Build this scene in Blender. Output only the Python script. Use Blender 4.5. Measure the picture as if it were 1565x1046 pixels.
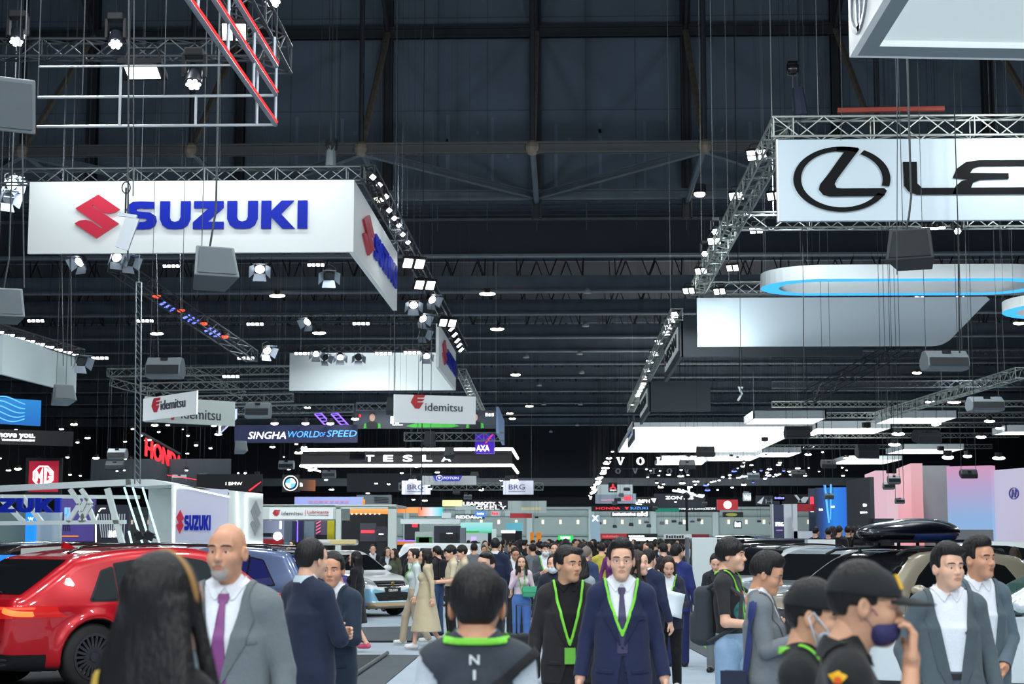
import bpy, math, random
import numpy as np
from mathutils import Vector, Matrix
random.seed(7)
sc = bpy.context.scene
COL = sc.collection
for _o in list(bpy.data.objects): bpy.data.objects.remove(_o)
# ---------------------------------------------------------------- camera, world, exposure
F_PX, CX, CY, CAMZ = 2600., 782.5, 523., 1.75
TH = math.atan(302 / F_PX); PSI = math.atan(82.5 / F_PX)
cam = bpy.data.cameras.new('camera'); cam_o = bpy.data.objects.new('camera', cam); COL.objects.link(cam_o)
cam.sensor_width = 36; cam.lens = 36 * F_PX / 1565; cam.clip_end = 600; cam.clip_start = .1
cam_o.location = (0, 0, CAMZ); cam_o.rotation_euler = (math.pi / 2 + TH, 0, PSI)
cam.dof.use_dof = True; cam.dof.focus_distance = 24; cam.dof.aperture_fstop = 4.5
sc.camera = cam_o
sc.view_settings.view_transform = 'Standard'; sc.view_settings.look = 'None'; sc.view_settings.gamma = 1; sc.view_settings.use_curve_mapping = False
sc.view_settings.exposure = 0.
w = bpy.data.worlds.new('world'); sc.world = w; w.use_nodes = True
w.node_tree.nodes['Background'].inputs[0].default_value = (.78, .9, 1., 1); w.node_tree.nodes['Background'].inputs[1].default_value = .34
sc.cycles.max_bounces = 5; sc.cycles.diffuse_bounces = 2; sc.cycles.glossy_bounces = 3; sc.cycles.transmission_bounces = 2; sc.cycles.transparent_max_bounces = 8
sc.cycles.sample_clamp_indirect = 4; sc.cycles.caustics_reflective = False; sc.cycles.caustics_refractive = False
def area(name, loc, size, power, target=None, col=(1, .99, .97), size_y=None, spread=None):
    l = bpy.data.lights.new(name, 'AREA'); l.energy = power; l.color = col; l.size = size
    if size_y: l.shape = 'RECTANGLE'; l.size_y = size_y
    if spread: l.spread = spread
    o = bpy.data.objects.new(name, l); COL.objects.link(o); o.location = loc
    d = (Vector(target) - Vector(loc)) if target is not None else Vector((0, 0, -1))
    o.rotation_euler = d.to_track_quat('-Z', 'Y').to_euler(); return o
# ---------------------------------------------------------------- pixel <-> world (layout of the hall is measured from the photograph)
def ray(px, py):
    fh = (-math.sin(PSI), math.cos(PSI)); rt = (math.cos(PSI), math.sin(PSI))
    a = (px - CX) / F_PX; b = -(py - CY) / F_PX
    hx = math.cos(TH) - b * math.sin(TH)
    return (hx * fh[0] + a * rt[0], hx * fh[1] + a * rt[1], math.sin(TH) + b * math.cos(TH))
def P(px, py, Y):
    d = ray(px, py); t = Y / d[1]
    return Vector((d[0] * t, Y, CAMZ + d[2] * t))
def G(px, py, z=0.0):
    d = ray(px, py); t = (z - CAMZ) / d[2]
    return Vector((d[0] * t, d[1] * t, z))
def mpp(Y):                                   # metres per pixel at depth Y
    return Y / F_PX

# ---------------------------------------------------------------- materials
MATS = {}
def mat(key, col=(.8, .8, .8), rough=.5, metal=0., emit=0., ecol=None, bump=0., bscale=40., spec=.5, coat=0., vary=0., vscale=6., stretch=None, alpha=1., trans=0., sheen=0.):
    if key in MATS: return MATS[key]
    if col == (.8, .8, .8): print('DEFAULTMAT', key)
    m = bpy.data.materials.new(key); m.use_nodes = True
    nt = m.node_tree; b = nt.nodes['Principled BSDF']; N = nt.nodes.new; K = nt.links.new
    c4 = (*col, 1)
    b.inputs['Base Color'].default_value = c4
    b.inputs['Roughness'].default_value = rough; b.inputs['Metallic'].default_value = metal
    b.inputs['Specular IOR Level'].default_value = spec
    b.inputs['Coat Weight'].default_value = coat; b.inputs['Coat Roughness'].default_value = .03
    b.inputs['Alpha'].default_value = alpha; b.inputs['Transmission Weight'].default_value = trans
    b.inputs['Sheen Weight'].default_value = sheen
    if emit:
        b.inputs['Emission Color'].default_value = (*(ecol or col), 1); b.inputs['Emission Strength'].default_value = emit
    if bump or vary:
        tc = N('ShaderNodeTexCoord'); mp = N('ShaderNodeMapping'); K(tc.outputs['Object'], mp.inputs['Vector'])
        if stretch: mp.inputs['Scale'].default_value = stretch
        if vary:
            n1 = N('ShaderNodeTexNoise'); n1.inputs['Scale'].default_value = vscale; n1.inputs['Detail'].default_value = 4
            K(mp.outputs[0], n1.inputs['Vector'])
            r = N('ShaderNodeValToRGB'); r.color_ramp.elements[0].position = .3; r.color_ramp.elements[1].position = .7
            r.color_ramp.elements[0].color = (*[max(0, c * (1 - vary)) for c in col], 1); r.color_ramp.elements[1].color = (*[min(1, c * (1 + vary)) for c in col], 1)
            K(n1.outputs['Fac'], r.inputs['Fac']); K(r.outputs['Color'], b.inputs['Base Color'])
        if bump:
            n2 = N('ShaderNodeTexNoise'); n2.inputs['Scale'].default_value = bscale; n2.inputs['Detail'].default_value = 3
            K(mp.outputs[0], n2.inputs['Vector'])
            bp = N('ShaderNodeBump'); bp.inputs['Strength'].default_value = bump; bp.inputs['Distance'].default_value = .02
            K(n2.outputs['Fac'], bp.inputs['Height']); K(bp.outputs['Normal'], b.inputs['Normal'])
    MATS[key] = m
    return m
def srgb(r, g, b):
    f = lambda c: (c / 255 / 12.92) if c / 255 <= .04045 else ((c / 255 + .055) / 1.055) ** 2.4
    return (f(r), f(g), f(b))
def cloth(r, g, b, key=None):
    return mat(key or 'cloth_%d_%d_%d' % (r, g, b), srgb(r, g, b), .85, bump=.55, bscale=9., spec=.2, sheen=.1, vary=.12, vscale=300)
def glow(key, col, s):
    return mat(key, col, .5, emit=s, ecol=col)

mat('car_black', (.012, .012, .014), .22); mat('chrome', (.8, .8, .82), .12, 1.); mat('cable_grey', srgb(66, 72, 76), .6); mat('cable_dim', srgb(30, 34, 38), .7); mat('bag_navy', srgb(30, 36, 60), .8); mat('rail_white', srgb(190, 198, 204), .35, .5)
# ---------------------------------------------------------------- mesh building
class MB:
    def __init__(s): s.v = []; s.f = []
    def add(s, V, F):
        o = len(s.v); s.v.extend([tuple(map(float, p)) for p in V]); s.f.extend([tuple(int(i) + o for i in f) for f in F]); return s
    def box(s, c, d, R=None):
        c = Vector(c); h = Vector(d) / 2; V = []
        for sx in (-1, 1):
            for sy in (-1, 1):
                for sz in (-1, 1):
                    p = Vector((sx * h.x, sy * h.y, sz * h.z)); V.append(c + (R @ p if R else p))
        return s.add(V, [(0, 1, 3, 2), (4, 6, 7, 5), (0, 4, 5, 1), (2, 3, 7, 6), (0, 2, 6, 4), (1, 5, 7, 3)])
    def hexa(s, a, b):                         # two quads joined
        return s.add(list(a) + list(b), [(0, 1, 2, 3), (7, 6, 5, 4)] + [(i, i + 4, (i + 1) % 4 + 4, (i + 1) % 4) for i in range(4)])
    def prism(s, poly, dvec):
        n = len(poly); poly = [Vector(p) for p in poly]; d = Vector(dvec)
        return s.add(poly + [p + d for p in poly], [tuple(range(n)), tuple(range(2 * n - 1, n - 1, -1))] + [(i, i + n, (i + 1) % n + n, (i + 1) % n) for i in range(n)])
    def tube(s, a, b, r, n=6, r2=None, cap=True):
        a = Vector(a); b = Vector(b); d = (b - a)
        if d.length < 1e-6: return s
        d.normalize(); u = d.orthogonal().normalized(); w = d.cross(u); r2 = r if r2 is None else r2
        V = []
        for (c, rr) in ((a, r), (b, r2)):
            for i in range(n):
                t = 2 * math.pi * i / n; V.append(c + (u * math.cos(t) + w * math.sin(t)) * rr)
        F = [(i, (i + 1) % n, (i + 1) % n + n, i + n) for i in range(n)]
        if cap: F += [tuple(range(n - 1, -1, -1)), tuple(range(n, 2 * n))]
        return s.add(V, F)
    def path(s, pts, r, n=6, closed=False):
        pts = [Vector(p) for p in pts]; m = len(pts); V = []; prev = None
        for i, p in enumerate(pts):
            if closed: d = pts[(i + 1) % m] - pts[i - 1]
            else: d = pts[min(i + 1, m - 1)] - pts[max(i - 1, 0)]
            d.normalize()
            u = (prev - d * prev.dot(d)) if prev is not None else d.orthogonal()
            if u.length < 1e-5: u = d.orthogonal()
            u.normalize(); prev = u; w = d.cross(u)
            for k in range(n):
                t = 2 * math.pi * k / n; V.append(p + (u * math.cos(t) + w * math.sin(t)) * r)
        F = []
        for i in range(m if closed else m - 1):
            j = (i + 1) % m
            for k in range(n): F.append((i * n + k, i * n + (k + 1) % n, j * n + (k + 1) % n, j * n + k))
        if not closed: F += [tuple(range(n - 1, -1, -1)), tuple(range((m - 1) * n, m * n))]
        return s.add(V, F)
    def lathe(s, c, prof, axis=(0, 0, 1), n=20, cap=True):
        ax = Vector(axis).normalized(); u = ax.orthogonal().normalized(); w = ax.cross(u); c = Vector(c); V = []; m = len(prof)
        for (r, h) in prof:
            for k in range(n):
                t = 2 * math.pi * k / n; V.append(c + ax * h + (u * math.cos(t) + w * math.sin(t)) * r)
        F = [(i * n + k, i * n + (k + 1) % n, (i + 1) * n + (k + 1) % n, (i + 1) * n + k) for i in range(m - 1) for k in range(n)]
        if cap: F += [tuple(range(n - 1, -1, -1)), tuple(range((m - 1) * n, m * n))]
        return s.add(V, F)
    def ball(s, c, r, n=10, m=7):
        rr = r if hasattr(r, '__len__') else (r, r, r); V = []; F = []
        for i in range(m + 1):
            ph = math.pi * i / m
            for k in range(n):
                t = 2 * math.pi * k / n; V.append((c[0] + rr[0] * math.sin(ph) * math.cos(t), c[1] + rr[1] * math.sin(ph) * math.sin(t), c[2] + rr[2] * math.cos(ph)))
        for i in range(m):
            for k in range(n): F.append((i * n + k, (i + 1) * n + k, (i + 1) * n + (k + 1) % n, i * n + (k + 1) % n))
        return s.add(V, F)
    def quad(s, a, b, c, d): return s.add([a, b, c, d], [(0, 1, 2, 3)])
    def build(s, name, m, parent=None, smooth=False, bevel=0., solid=0., loc=None):
        V = s.v
        if loc is not None: V = [(p[0] - loc[0], p[1] - loc[1], p[2] - loc[2]) for p in V]
        me = bpy.data.meshes.new(name); me.from_pydata(V, [], s.f)
        return link(name, me, m, parent, smooth, bevel, solid, loc)
def link(name, me, m, parent=None, smooth=False, bevel=0., solid=0., loc=None):
    for x in (m if isinstance(m, (list, tuple)) else [m]): me.materials.append(x)
    if smooth: me.polygons.foreach_set('use_smooth', [True] * len(me.polygons))
    me.update()
    o = bpy.data.objects.new(name, me); COL.objects.link(o)
    if parent: o.parent = parent
    if loc is not None: o.location = loc
    if bevel:
        b = o.modifiers.new('bevel', 'BEVEL'); b.width = bevel; b.segments = 2; b.limit_method = 'ANGLE'
    if solid:
        b = o.modifiers.new('solid', 'SOLIDIFY'); b.thickness = solid; b.offset = -1
    return o
def npobj(name, V, F, m, parent=None, smooth=True, solid=0.):
    me = bpy.data.meshes.new(name)
    F = F if isinstance(F, list) else F.tolist()
    me.from_pydata(np.asarray(V, dtype=float).tolist(), [], F)
    me.validate()
    return link(name, me, m, parent, smooth, 0., solid)
def tag(o, label, cat, group=None, kind=None):
    o['label'] = label; o['category'] = cat
    if group: o['group'] = group
    if kind: o['kind'] = kind
    return o
def thing(name, label, cat, loc=(0, 0, 0), rz=0., group=None):
    o = bpy.data.objects.new(name, None); COL.objects.link(o); o.empty_display_size = .1
    o.location = loc; o.rotation_euler = (0, 0, rz); return tag(o, label, cat, group)
def struct(o):
    o['kind'] = 'structure'; return o
def copy_tree(o, parent=None):
    c = o.copy(); COL.objects.link(c); c.parent = parent
    for ch in o.children: copy_tree(ch, c)
    return c
def roof_z(y): return 32.79 if y < 72.2 else (P(820, 303, 72.).z - .05 if y < 76.8 else 18.04)
def sling(root, pts=((0, 0, .05),), r=.0025):
    mb = MB(); o = root.location
    for p in pts: mb.tube(p, (p[0], p[1], roof_z(o.y + p[1]) - o.z), r, 4)
    return mb.build('safety_wire', mat('cable_dim'), root)
ORD = ['first', 'second', 'third', 'fourth', 'fifth', 'sixth', 'seventh', 'eighth', 'ninth', 'tenth', 'eleventh', 'twelfth', 'thirteenth', 'fourteenth', 'fifteenth', 'sixteenth', 'seventeenth', 'eighteenth', 'nineteenth', 'twentieth']

# ---------------------------------------------------------------- flat shapes and lettering on a frame
class Fr:                                      # origin, right, up; n points out of the panel
    def __init__(s, o, u, v=(0, 0, 1)):
        s.o = Vector(o); s.u = Vector(u).normalized(); s.v = Vector(v).normalized(); s.n = s.u.cross(s.v)
    def at(s, a, b, c=0.): return s.o + s.u * a + s.v * b + s.n * c
def panel_frame(pl, Yl, pr, Yr, pt, pb, ref='l'):
    L = P(pl, pb, Yl); R = P(pr, pb, Yr); ref_px, ref_Y = (pl, Yl) if ref == 'l' else (pr, Yr)
    zt = P(ref_px, pt, ref_Y).z; zb = P(ref_px, pb, ref_Y).z
    fr = Fr((L.x, L.y, zb), (R.x - L.x, R.y - L.y, 0)); w = math.hypot(R.x - L.x, R.y - L.y)
    return fr, w, zt - zb
def slab(mb, fr, x0, y0, x1, y1, d0=0., d1=-.1):
    return mb.hexa([fr.at(x0, y0, d0), fr.at(x1, y0, d0), fr.at(x1, y1, d0), fr.at(x0, y1, d0)], [fr.at(x0, y0, d1), fr.at(x1, y0, d1), fr.at(x1, y1, d1), fr.at(x0, y1, d1)])
def curve_mesh(cu):
    ob = bpy.data.objects.new('tmp', cu); me = bpy.data.meshes.new_from_object(ob)
    V = np.array([v.co[:] for v in me.vertices]) if len(me.vertices) else np.zeros((0, 3)); F = [tuple(p.vertices) for p in me.polygons]
    bpy.data.objects.remove(ob); bpy.data.meshes.remove(me); bpy.data.curves.remove(cu)
    return V, F
def shape(mb, fr, polys, x=0., y=0., sx=1., sy=None, depth=.03, base=0., shear=0.):
    sy = sx if sy is None else sy
    cu = bpy.data.curves.new('tmp', 'CURVE'); cu.dimensions = '2D'; cu.fill_mode = 'BOTH'; cu.extrude = depth / 2
    for pl in polys:
        sp = cu.splines.new('POLY'); sp.points.add(len(pl) - 1); sp.use_cyclic_u = True
        for i, q in enumerate(pl): sp.points[i].co = (q[0], q[1], 0, 1)
    V, F = curve_mesh(cu)
    return mb.add([fr.at(x + p[0] * sx + shear * p[1] * sy, y + p[1] * sy, base + depth / 2 + p[2]) for p in V], F)
def words(mb, fr, txt, x, y, h, w=None, depth=.02, base=0., bold=0., shear=0., align='l', mirror=False, space=1.):
    """letters of cap height h with their left foot at (x, y); w stretches them to that width"""
    cu = bpy.data.curves.new('tmp', 'FONT'); cu.body = txt; cu.size = 1.; cu.offset = bold; cu.extrude = depth / 2; cu.shear = 0; cu.resolution_u = 3; cu.space_character = space
    V, F = curve_mesh(cu)
    if not len(V): return mb
    lo = V.min(0); hi = V.max(0); caps = .727 + 2 * bold
    k = h / caps; kx = k if w is None else w / (hi[0] - lo[0])
    W = (hi[0] - lo[0]) * kx
    x -= {'l': 0, 'c': W / 2, 'r': W}[align]
    out = []
    for p in V:
        a = (p[0] - lo[0]) * kx
        if mirror: a = W - a
        out.append(fr.at(x + a + shear * (p[1] + bold) * k, y + (p[1] + bold) * k, base + depth / 2 + p[2]))
    return mb.add(out, F)
def ellipse(cx, cy, rx, ry, n=40, a0=0., a1=360.):
    full = abs(a1 - a0) >= 360; m = n if full else n + 1
    return [(cx + rx * math.cos(math.radians(a0 + (a1 - a0) * i / n)), cy + ry * math.sin(math.radians(a0 + (a1 - a0) * i / n))) for i in range(m)]
def arcband(cx, cy, rx, ry, t, a0, a1, n=40, ty=None):
    ty = t if ty is None else ty
    return ellipse(cx, cy, rx, ry, n, a0, a1) + ellipse(cx, cy, rx - t, ry - ty, n, a1, a0)

# ---------------------------------------------------------------- implicit surfaces (people, cars): primitives, blending, surface nets
def smin(a, b, k):
    if k <= 0: return np.minimum(a, b)
    h = np.maximum(k - np.abs(a - b), 0) / k
    return np.minimum(a, b) - h * h * k * .25
class Prim:
    def __init__(s, fn, lo, hi, k=.02, op='u', tag=''):
        s.fn = fn; s.lo = np.array(lo, float); s.hi = np.array(hi, float); s.k = k; s.op = op; s.tag = tag
def Cone(a, b, ra, rb, k=.02, op='u', tag='', sy=1.):
    a = np.array(a, float); b = np.array(b, float); d = b - a; L = max(d @ d, 1e-9)
    def fn(p):
        q = p - a; t = np.clip(q @ d / L, 0, 1); q = q - t[:, None] * d
        return np.sqrt((q * q).sum(1)) - (ra + t * (rb - ra))
    r = max(ra, rb)
    return Prim(fn, np.minimum(a, b) - r, np.maximum(a, b) + r, k, op, tag)
def Ell(c, r, k=.02, op='u', tag='', R=None):
    c = np.array(c, float); r = np.array(r, float); Rm = None if R is None else np.array(R)
    def fn(p):
        q = p - c
        if Rm is not None: q = q @ Rm
        k0 = np.sqrt(((q / r) ** 2).sum(1)); k1 = np.sqrt(((q / (r * r)) ** 2).sum(1)) + 1e-9
        return k0 * (k0 - 1) / k1
    m = r if Rm is None else np.array([r.max()] * 3)
    return Prim(fn, c - m, c + m, k, op, tag)
def Box(c, h, rad=.01, k=.02, op='u', tag='', R=None):
    c = np.array(c, float); h = np.array(h, float); Rm = None if R is None else np.array(R)
    def fn(p):
        q = p - c
        if Rm is not None: q = q @ Rm
        q = np.abs(q) - (h - rad)
        return np.sqrt((np.maximum(q, 0) ** 2).sum(1)) + np.minimum(q.max(1), 0) - rad
    m = h if Rm is None else np.array([np.linalg.norm(h)] * 3)
    return Prim(fn, c - m, c + m, k, op, tag)
def Skirt(z0, z1, r0, r1, c=(0, 0), k=.02, tag=''):            # elliptical tapering skirt / coat body, r = (rx, ry) at z0 (low) and z1 (high)
    c = np.array(c, float)
    def fn(p):
        t = np.clip((p[:, 2] - z0) / (z1 - z0), 0, 1); rx = r0[0] + t * (r1[0] - r0[0]); ry = r0[1] + t * (r1[1] - r0[1])
        x = p[:, 0] - c[0]; y = p[:, 1] - c[1]; q = np.sqrt((x / rx) ** 2 + (y / ry) ** 2); d = (q - 1) * np.minimum(rx, ry)
        return np.maximum(d, np.maximum(z0 - p[:, 2], p[:, 2] - z1))
    m = np.array([max(r0[0], r1[0]), max(r0[1], r1[1])])
    return Prim(fn, (*(c - m), z0), (*(c + m), z1), k, 'u', tag)
def sd_eval(prims, p):
    d = np.full(len(p), 1., float)
    for q in prims:
        e = q.fn(p)
        d = smin(d, e, q.k) if q.op == 'u' else -smin(-d, e, q.k)
    return d
def surface(prims, h, clip=None, proj=1, bounds=None):
    if bounds: lo, hi = np.array(bounds[0], float), np.array(bounds[1], float)
    else:
        lo = np.min([q.lo for q in prims if q.op == 'u'], 0) - 3 * h; hi = np.max([q.hi for q in prims if q.op == 'u'], 0) + 3 * h
    n = np.ceil((hi - lo) / h).astype(int) + 1
    F = np.full(n, .3, dtype=np.float32)
    for q in prims:
        m = q.k + 2.5 * h
        a = np.clip(np.floor((q.lo - m - lo) / h).astype(int), 0, n); b = np.clip(np.ceil((q.hi + m - lo) / h).astype(int) + 1, 0, n)
        if (b <= a).any(): continue
        gx, gy, gz = [lo[i] + h * np.arange(a[i], b[i]) for i in range(3)]
        pts = np.stack(np.meshgrid(gx, gy, gz, indexing='ij'), -1).reshape(-1, 3)
        e = q.fn(pts).reshape(b - a).astype(np.float32); sl = tuple(slice(a[i], b[i]) for i in range(3))
        F[sl] = smin(F[sl], e, q.k) if q.op == 'u' else -smin(-F[sl], e, q.k)
    V, Q = surfnet(F, lo, h)
    for _ in range(proj):
        if not len(V): break
        eps = h * .25; d = sd_eval(prims, V); g = np.stack([(sd_eval(prims, V + np.eye(3)[i] * eps) - d) / eps for i in range(3)], 1)
        g2 = (g * g).sum(1) + 1e-6; st = np.clip(d / g2, -h * .5, h * .5)
        V = V - g * st[:, None]
    return V, Q
def surfnet(F, lo, h):
    ins = F < 0; n = F.shape
    cs = np.zeros([k - 1 for k in n], np.int8)
    for dx in (0, 1):
        for dy in (0, 1):
            for dz in (0, 1): cs += ins[dx:n[0] - 1 + dx, dy:n[1] - 1 + dy, dz:n[2] - 1 + dz]
    act = np.argwhere((cs > 0) & (cs < 8)); idx = np.full(cs.shape, -1, np.int64); idx[tuple(act.T)] = np.arange(len(act))
    acc = np.zeros((len(act), 3)); cnt = np.zeros(len(act))
    for ax in range(3):
        o1, o2 = [i for i in range(3) if i != ax]
        for a in (0, 1):
            for b in (0, 1):
                c0 = act.copy(); c0[:, o1] += a; c0[:, o2] += b; c1 = c0.copy(); c1[:, ax] += 1
                f0 = F[tuple(c0.T)]; f1 = F[tuple(c1.T)]; x = (f0 < 0) != (f1 < 0)
                t = np.where(x, f0 / np.where(x, f0 - f1, 1), 0); pos = c0.astype(float); pos[:, ax] += t
                acc += pos * x[:, None]; cnt += x
    V = acc / np.maximum(cnt, 1)[:, None] * h + lo
    Q = []
    for ax in range(3):
        o1, o2 = (ax + 1) % 3, (ax + 2) % 3
        s0 = [slice(None)] * 3; s1 = [slice(None)] * 3; s0[ax] = slice(0, n[ax] - 1); s1[ax] = slice(1, n[ax])
        A = ins[tuple(s0)]; B = ins[tuple(s1)]; e = np.argwhere(A != B)
        e = e[(e[:, o1] > 0) & (e[:, o2] > 0) & (e[:, o1] < n[o1] - 1) & (e[:, o2] < n[o2] - 1)]
        if not len(e): continue
        def cell(d1, d2):
            c = e.copy(); c[:, o1] -= d1; c[:, o2] -= d2; return idx[tuple(c.T)]
        q = np.stack([cell(1, 1), cell(0, 1), cell(0, 0), cell(1, 0)], 1)
        fl = ~A[tuple(e.T)]; q[fl] = q[fl][:, ::-1]; Q.append(q[(q >= 0).all(1)])
    return V, (np.concatenate(Q) if Q else np.zeros((0, 4), int))
def normals(V, Q):
    a, b, c, d = V[Q[:, 0]], V[Q[:, 1]], V[Q[:, 2]], V[Q[:, 3]]; nf = np.cross(c - a, d - b); N = np.zeros_like(V)
    for i in range(4): np.add.at(N, Q[:, i], nf)
    return N / (np.linalg.norm(N, axis=1)[:, None] + 1e-12)
def patch(V, Q, N, f, off):
    """part of the surface where f < 0, cut cleanly along f = 0 and lifted by off"""
    s = f < 0; k = s[Q].sum(1); full = Q[k == 4]; W = V + N * off; verts = []; faces = []; mp = {}; cut = {}
    def vi(i):
        if i not in mp: mp[i] = len(verts); verts.append(W[i])
        return mp[i]
    def ci(i, j):
        e = (i, j) if i < j else (j, i)
        if e not in cut:
            t = f[i] / (f[i] - f[j]); cut[e] = len(verts); verts.append(W[i] + (W[j] - W[i]) * t)
        return cut[e]
    for q in full.tolist(): faces.append(tuple(vi(i) for i in q))
    for q in Q[(k > 0) & (k < 4)].tolist():
        out = []
        for a in range(4):
            i, j = q[a], q[(a + 1) % 4]
            if s[i]: out.append(vi(i))
            if s[i] != s[j]: out.append(ci(i, j))
        if len(out) >= 3: faces.append(tuple(out))
    return np.array(verts).reshape(-1, 3), faces
def poly_sd(pl, x, z):
    """signed distance to a polygon in two dimensions"""
    pl = np.array(pl, float); d = np.full(x.shape, 1e9); s = np.ones(x.shape); n = len(pl)
    for i in range(n):
        a = pl[i]; b = pl[i - 1]; ex, ez = b - a; wx = x - a[0]; wz = z - a[1]
        t = np.clip((wx * ex + wz * ez) / (ex * ex + ez * ez + 1e-12), 0, 1); bx = wx - ex * t; bz = wz - ez * t
        d = np.minimum(d, bx * bx + bz * bz)
        c1 = z >= a[1]; c2 = z < b[1]; c3 = ex * wz > ez * wx
        s = np.where((c1 & c2 & c3) | (~c1 & ~c2 & ~c3), -s, s)
    return s * np.sqrt(d)
# ---------------------------------------------------------------- people
SKIN = {'fair': (226, 178, 152), 'mid': (206, 152, 122), 'tan': (208, 158, 128), 'dark': (142, 92, 66)}
def skin(k):
    c = SKIN[k]; return mat('skin_' + k, srgb(*c), .5, spec=.35, bump=.05, bscale=60, vary=.06, vscale=20)
def hairmat(k='black'):
    c = {'black': (20, 19, 21), 'brown': (48, 34, 28), 'grey': (120, 112, 104), 'white': (190, 186, 180)}[k]
    return mat('hair_' + k, srgb(*c), .5, bump=.6, bscale=90, stretch=(1, 1, .1), spec=.35)
def rotz(a): c, s = math.cos(a), math.sin(a); return np.array([[c, -s, 0], [s, c, 0], [0, 0, 1.]])
def rotx(a): c, s = math.cos(a), math.sin(a); return np.array([[1., 0, 0], [0, c, -s], [0, s, c]])
def roty(a): c, s = math.cos(a), math.sin(a); return np.array([[c, 0, s], [0, 1., 0], [-s, 0, c]])

def head_prims(fine=True, fem=False, jaw=1., nose=1.):
    j = .93 if fem else 1.
    L = [Ell((0, .018, .032), (.077, .097, .098), 0, tag='head'), Ell((0, -.03, -.052), (.055 * j * jaw, .066, .068), .045, tag='head'),
         Ell((0, -.068, -.098), (.03 * j * jaw, .026, .022), .03, tag='head'), Ell((0, -.072, .045), (.05, .022, .04), .04, tag='head'),
         Cone((0, .028, -.06), (0, .045, -.19), .053 * j, .057 * j, .03, tag='neck')]
    if fine:
        for s in (-1, 1):
            L += [Ell((s * .041, -.058, -.026), (.024, .028, .024), .03, tag='head'), Cone((s * .015, -.091, .024), (s * .047, -.074, .026), .008, .008, .018, tag='head'),
                  Ell((s * .032, -.106, .004), (.018, .019, .013), .014, 's', 'head')]
        L += [Cone((0, -.087, .012), (0, -.108 * nose, -.028), .008, .0125, .014, tag='head'), Cone((-.011, -.098, -.031), (.011, -.098, -.031), .0085, .0085, .008, tag='head'),
              Cone((-.017, -.088, -.06), (.017, -.088, -.06), .0075, .0075, .009, tag='head'), Cone((-.014, -.0865, -.0725), (.014, -.0865, -.0725), .0085, .0085, .009, tag='head'),
              Cone((-.022, -.101, -.0655), (.022, -.101, -.0655), .004, .004, .004, 's', 'head')]
        for s in (-1, 1):                       # eyelids over the balls
            L += [Cone((s * .018, -.0865, .0100), (s * .046, -.0795, .0092), .0048, .005, .004, tag='head'), Cone((s * .0195, -.0855, -.0085), (s * .0445, -.080, -.0065), .0035, .0035, .005, tag='head')]
    for s in (-1, 1):
        L.append(Ell((s * .0815, .012, -.004), (.010, .021, .033), .008, tag='ear', R=rotz(s * -.35)))
        if fine: L.append(Ell((s * .0925, .006, 0.), (.008, .011, .018), .006, 's', 'ear'))
    return L
def hair_prims(style):
    st = style.get('style', 'short'); vol = style.get('vol', .0); hl = style.get('line', .072); up = style.get('up', 0.)
    low = style.get('low', -.045)
    L = [Ell((0, .022, .036 + up / 2), (.087 + vol, .106 + vol, .111 + vol + up / 2), 0)]
    if st in ('short', 'mop', 'side'):
        if up: L.append(Ell((style.get('upx', 0.), -.03, .105 + up * .6), (.06 + vol, .06 + vol, .035 + up * .5), .04))
        L += [Box((0, -.13, hl - .13), (.2, .1 if st != 'mop' else .075, .13), .012, .014, 's'),
              Box((0, -.06, -.11), (.2, .075, .112), .012, .014, 's'),
              Box((0, .0, -.2 + (low + .045)), (.2, .3, .155), .03, .03, 's')]
        if st == 'short': L.append(Box((0, .0, -.07), (.2, .06, .07), .01, .012, 's'))
        if st == 'mop':
            for i in range(9):
                a = -1.2 + 2.4 * i / 8; L.append(Ell((.074 * math.sin(a), .01 - .093 * math.cos(a), .058 + .012 * math.sin(i * 2.3)), (.024, .022, .034), .012))
        if st == 'side': L.append(Ell((.03, -.055, .1), (.06, .045, .03), .03))
    if st == 'recede':
        L += [Box((0, -.13, -.03), (.2, .1, .13), .02, .03, 's'), Box((0, -.06, -.11), (.2, .075, .112), .012, .014, 's'), Box((0, 0, -.2), (.2, .3, .155), .03, .03, 's')]
    if st in ('long', 'bob', 'pony'):
        ln = {'long': style.get('len', .42), 'bob': .16, 'pony': .0}[st]; w = style.get('wide', .0)
        L += [Box((0, -.135, -.08), (.052 if st != 'pony' else .2, .1, .16), .03, .02, 's'), Box((0, -.09, -.2), (.06, .09, .16), .03, .02, 's')]
        if ln:
            for x in (-.075, -.05, -.025, 0, .025, .05, .075):
                y = .085 - abs(x) * .55
                L.append(Cone((x * 1.05, y, .0), (x * (1.25 + w), y + .035, -ln + abs(x) * .4), .034, .04 if ln < .3 else .03, .03))
            if st != 'pony' and style.get('front', True):
                for s in (-1, 1): L.append(Cone((s * .077, -.022, .03), (s * (.088 + w * .08), -.035, -min(ln, .24)), .018, .024, .03))
        else: L += [Box((0, 0, -.19), (.2, .3, .14), .03, .03, 's'), Ell((0, .125, .05), (.035, .04, .04), .03), Cone((0, .13, .05), (0, .15, -.2), .03, .015, .02)]
    return L
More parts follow.
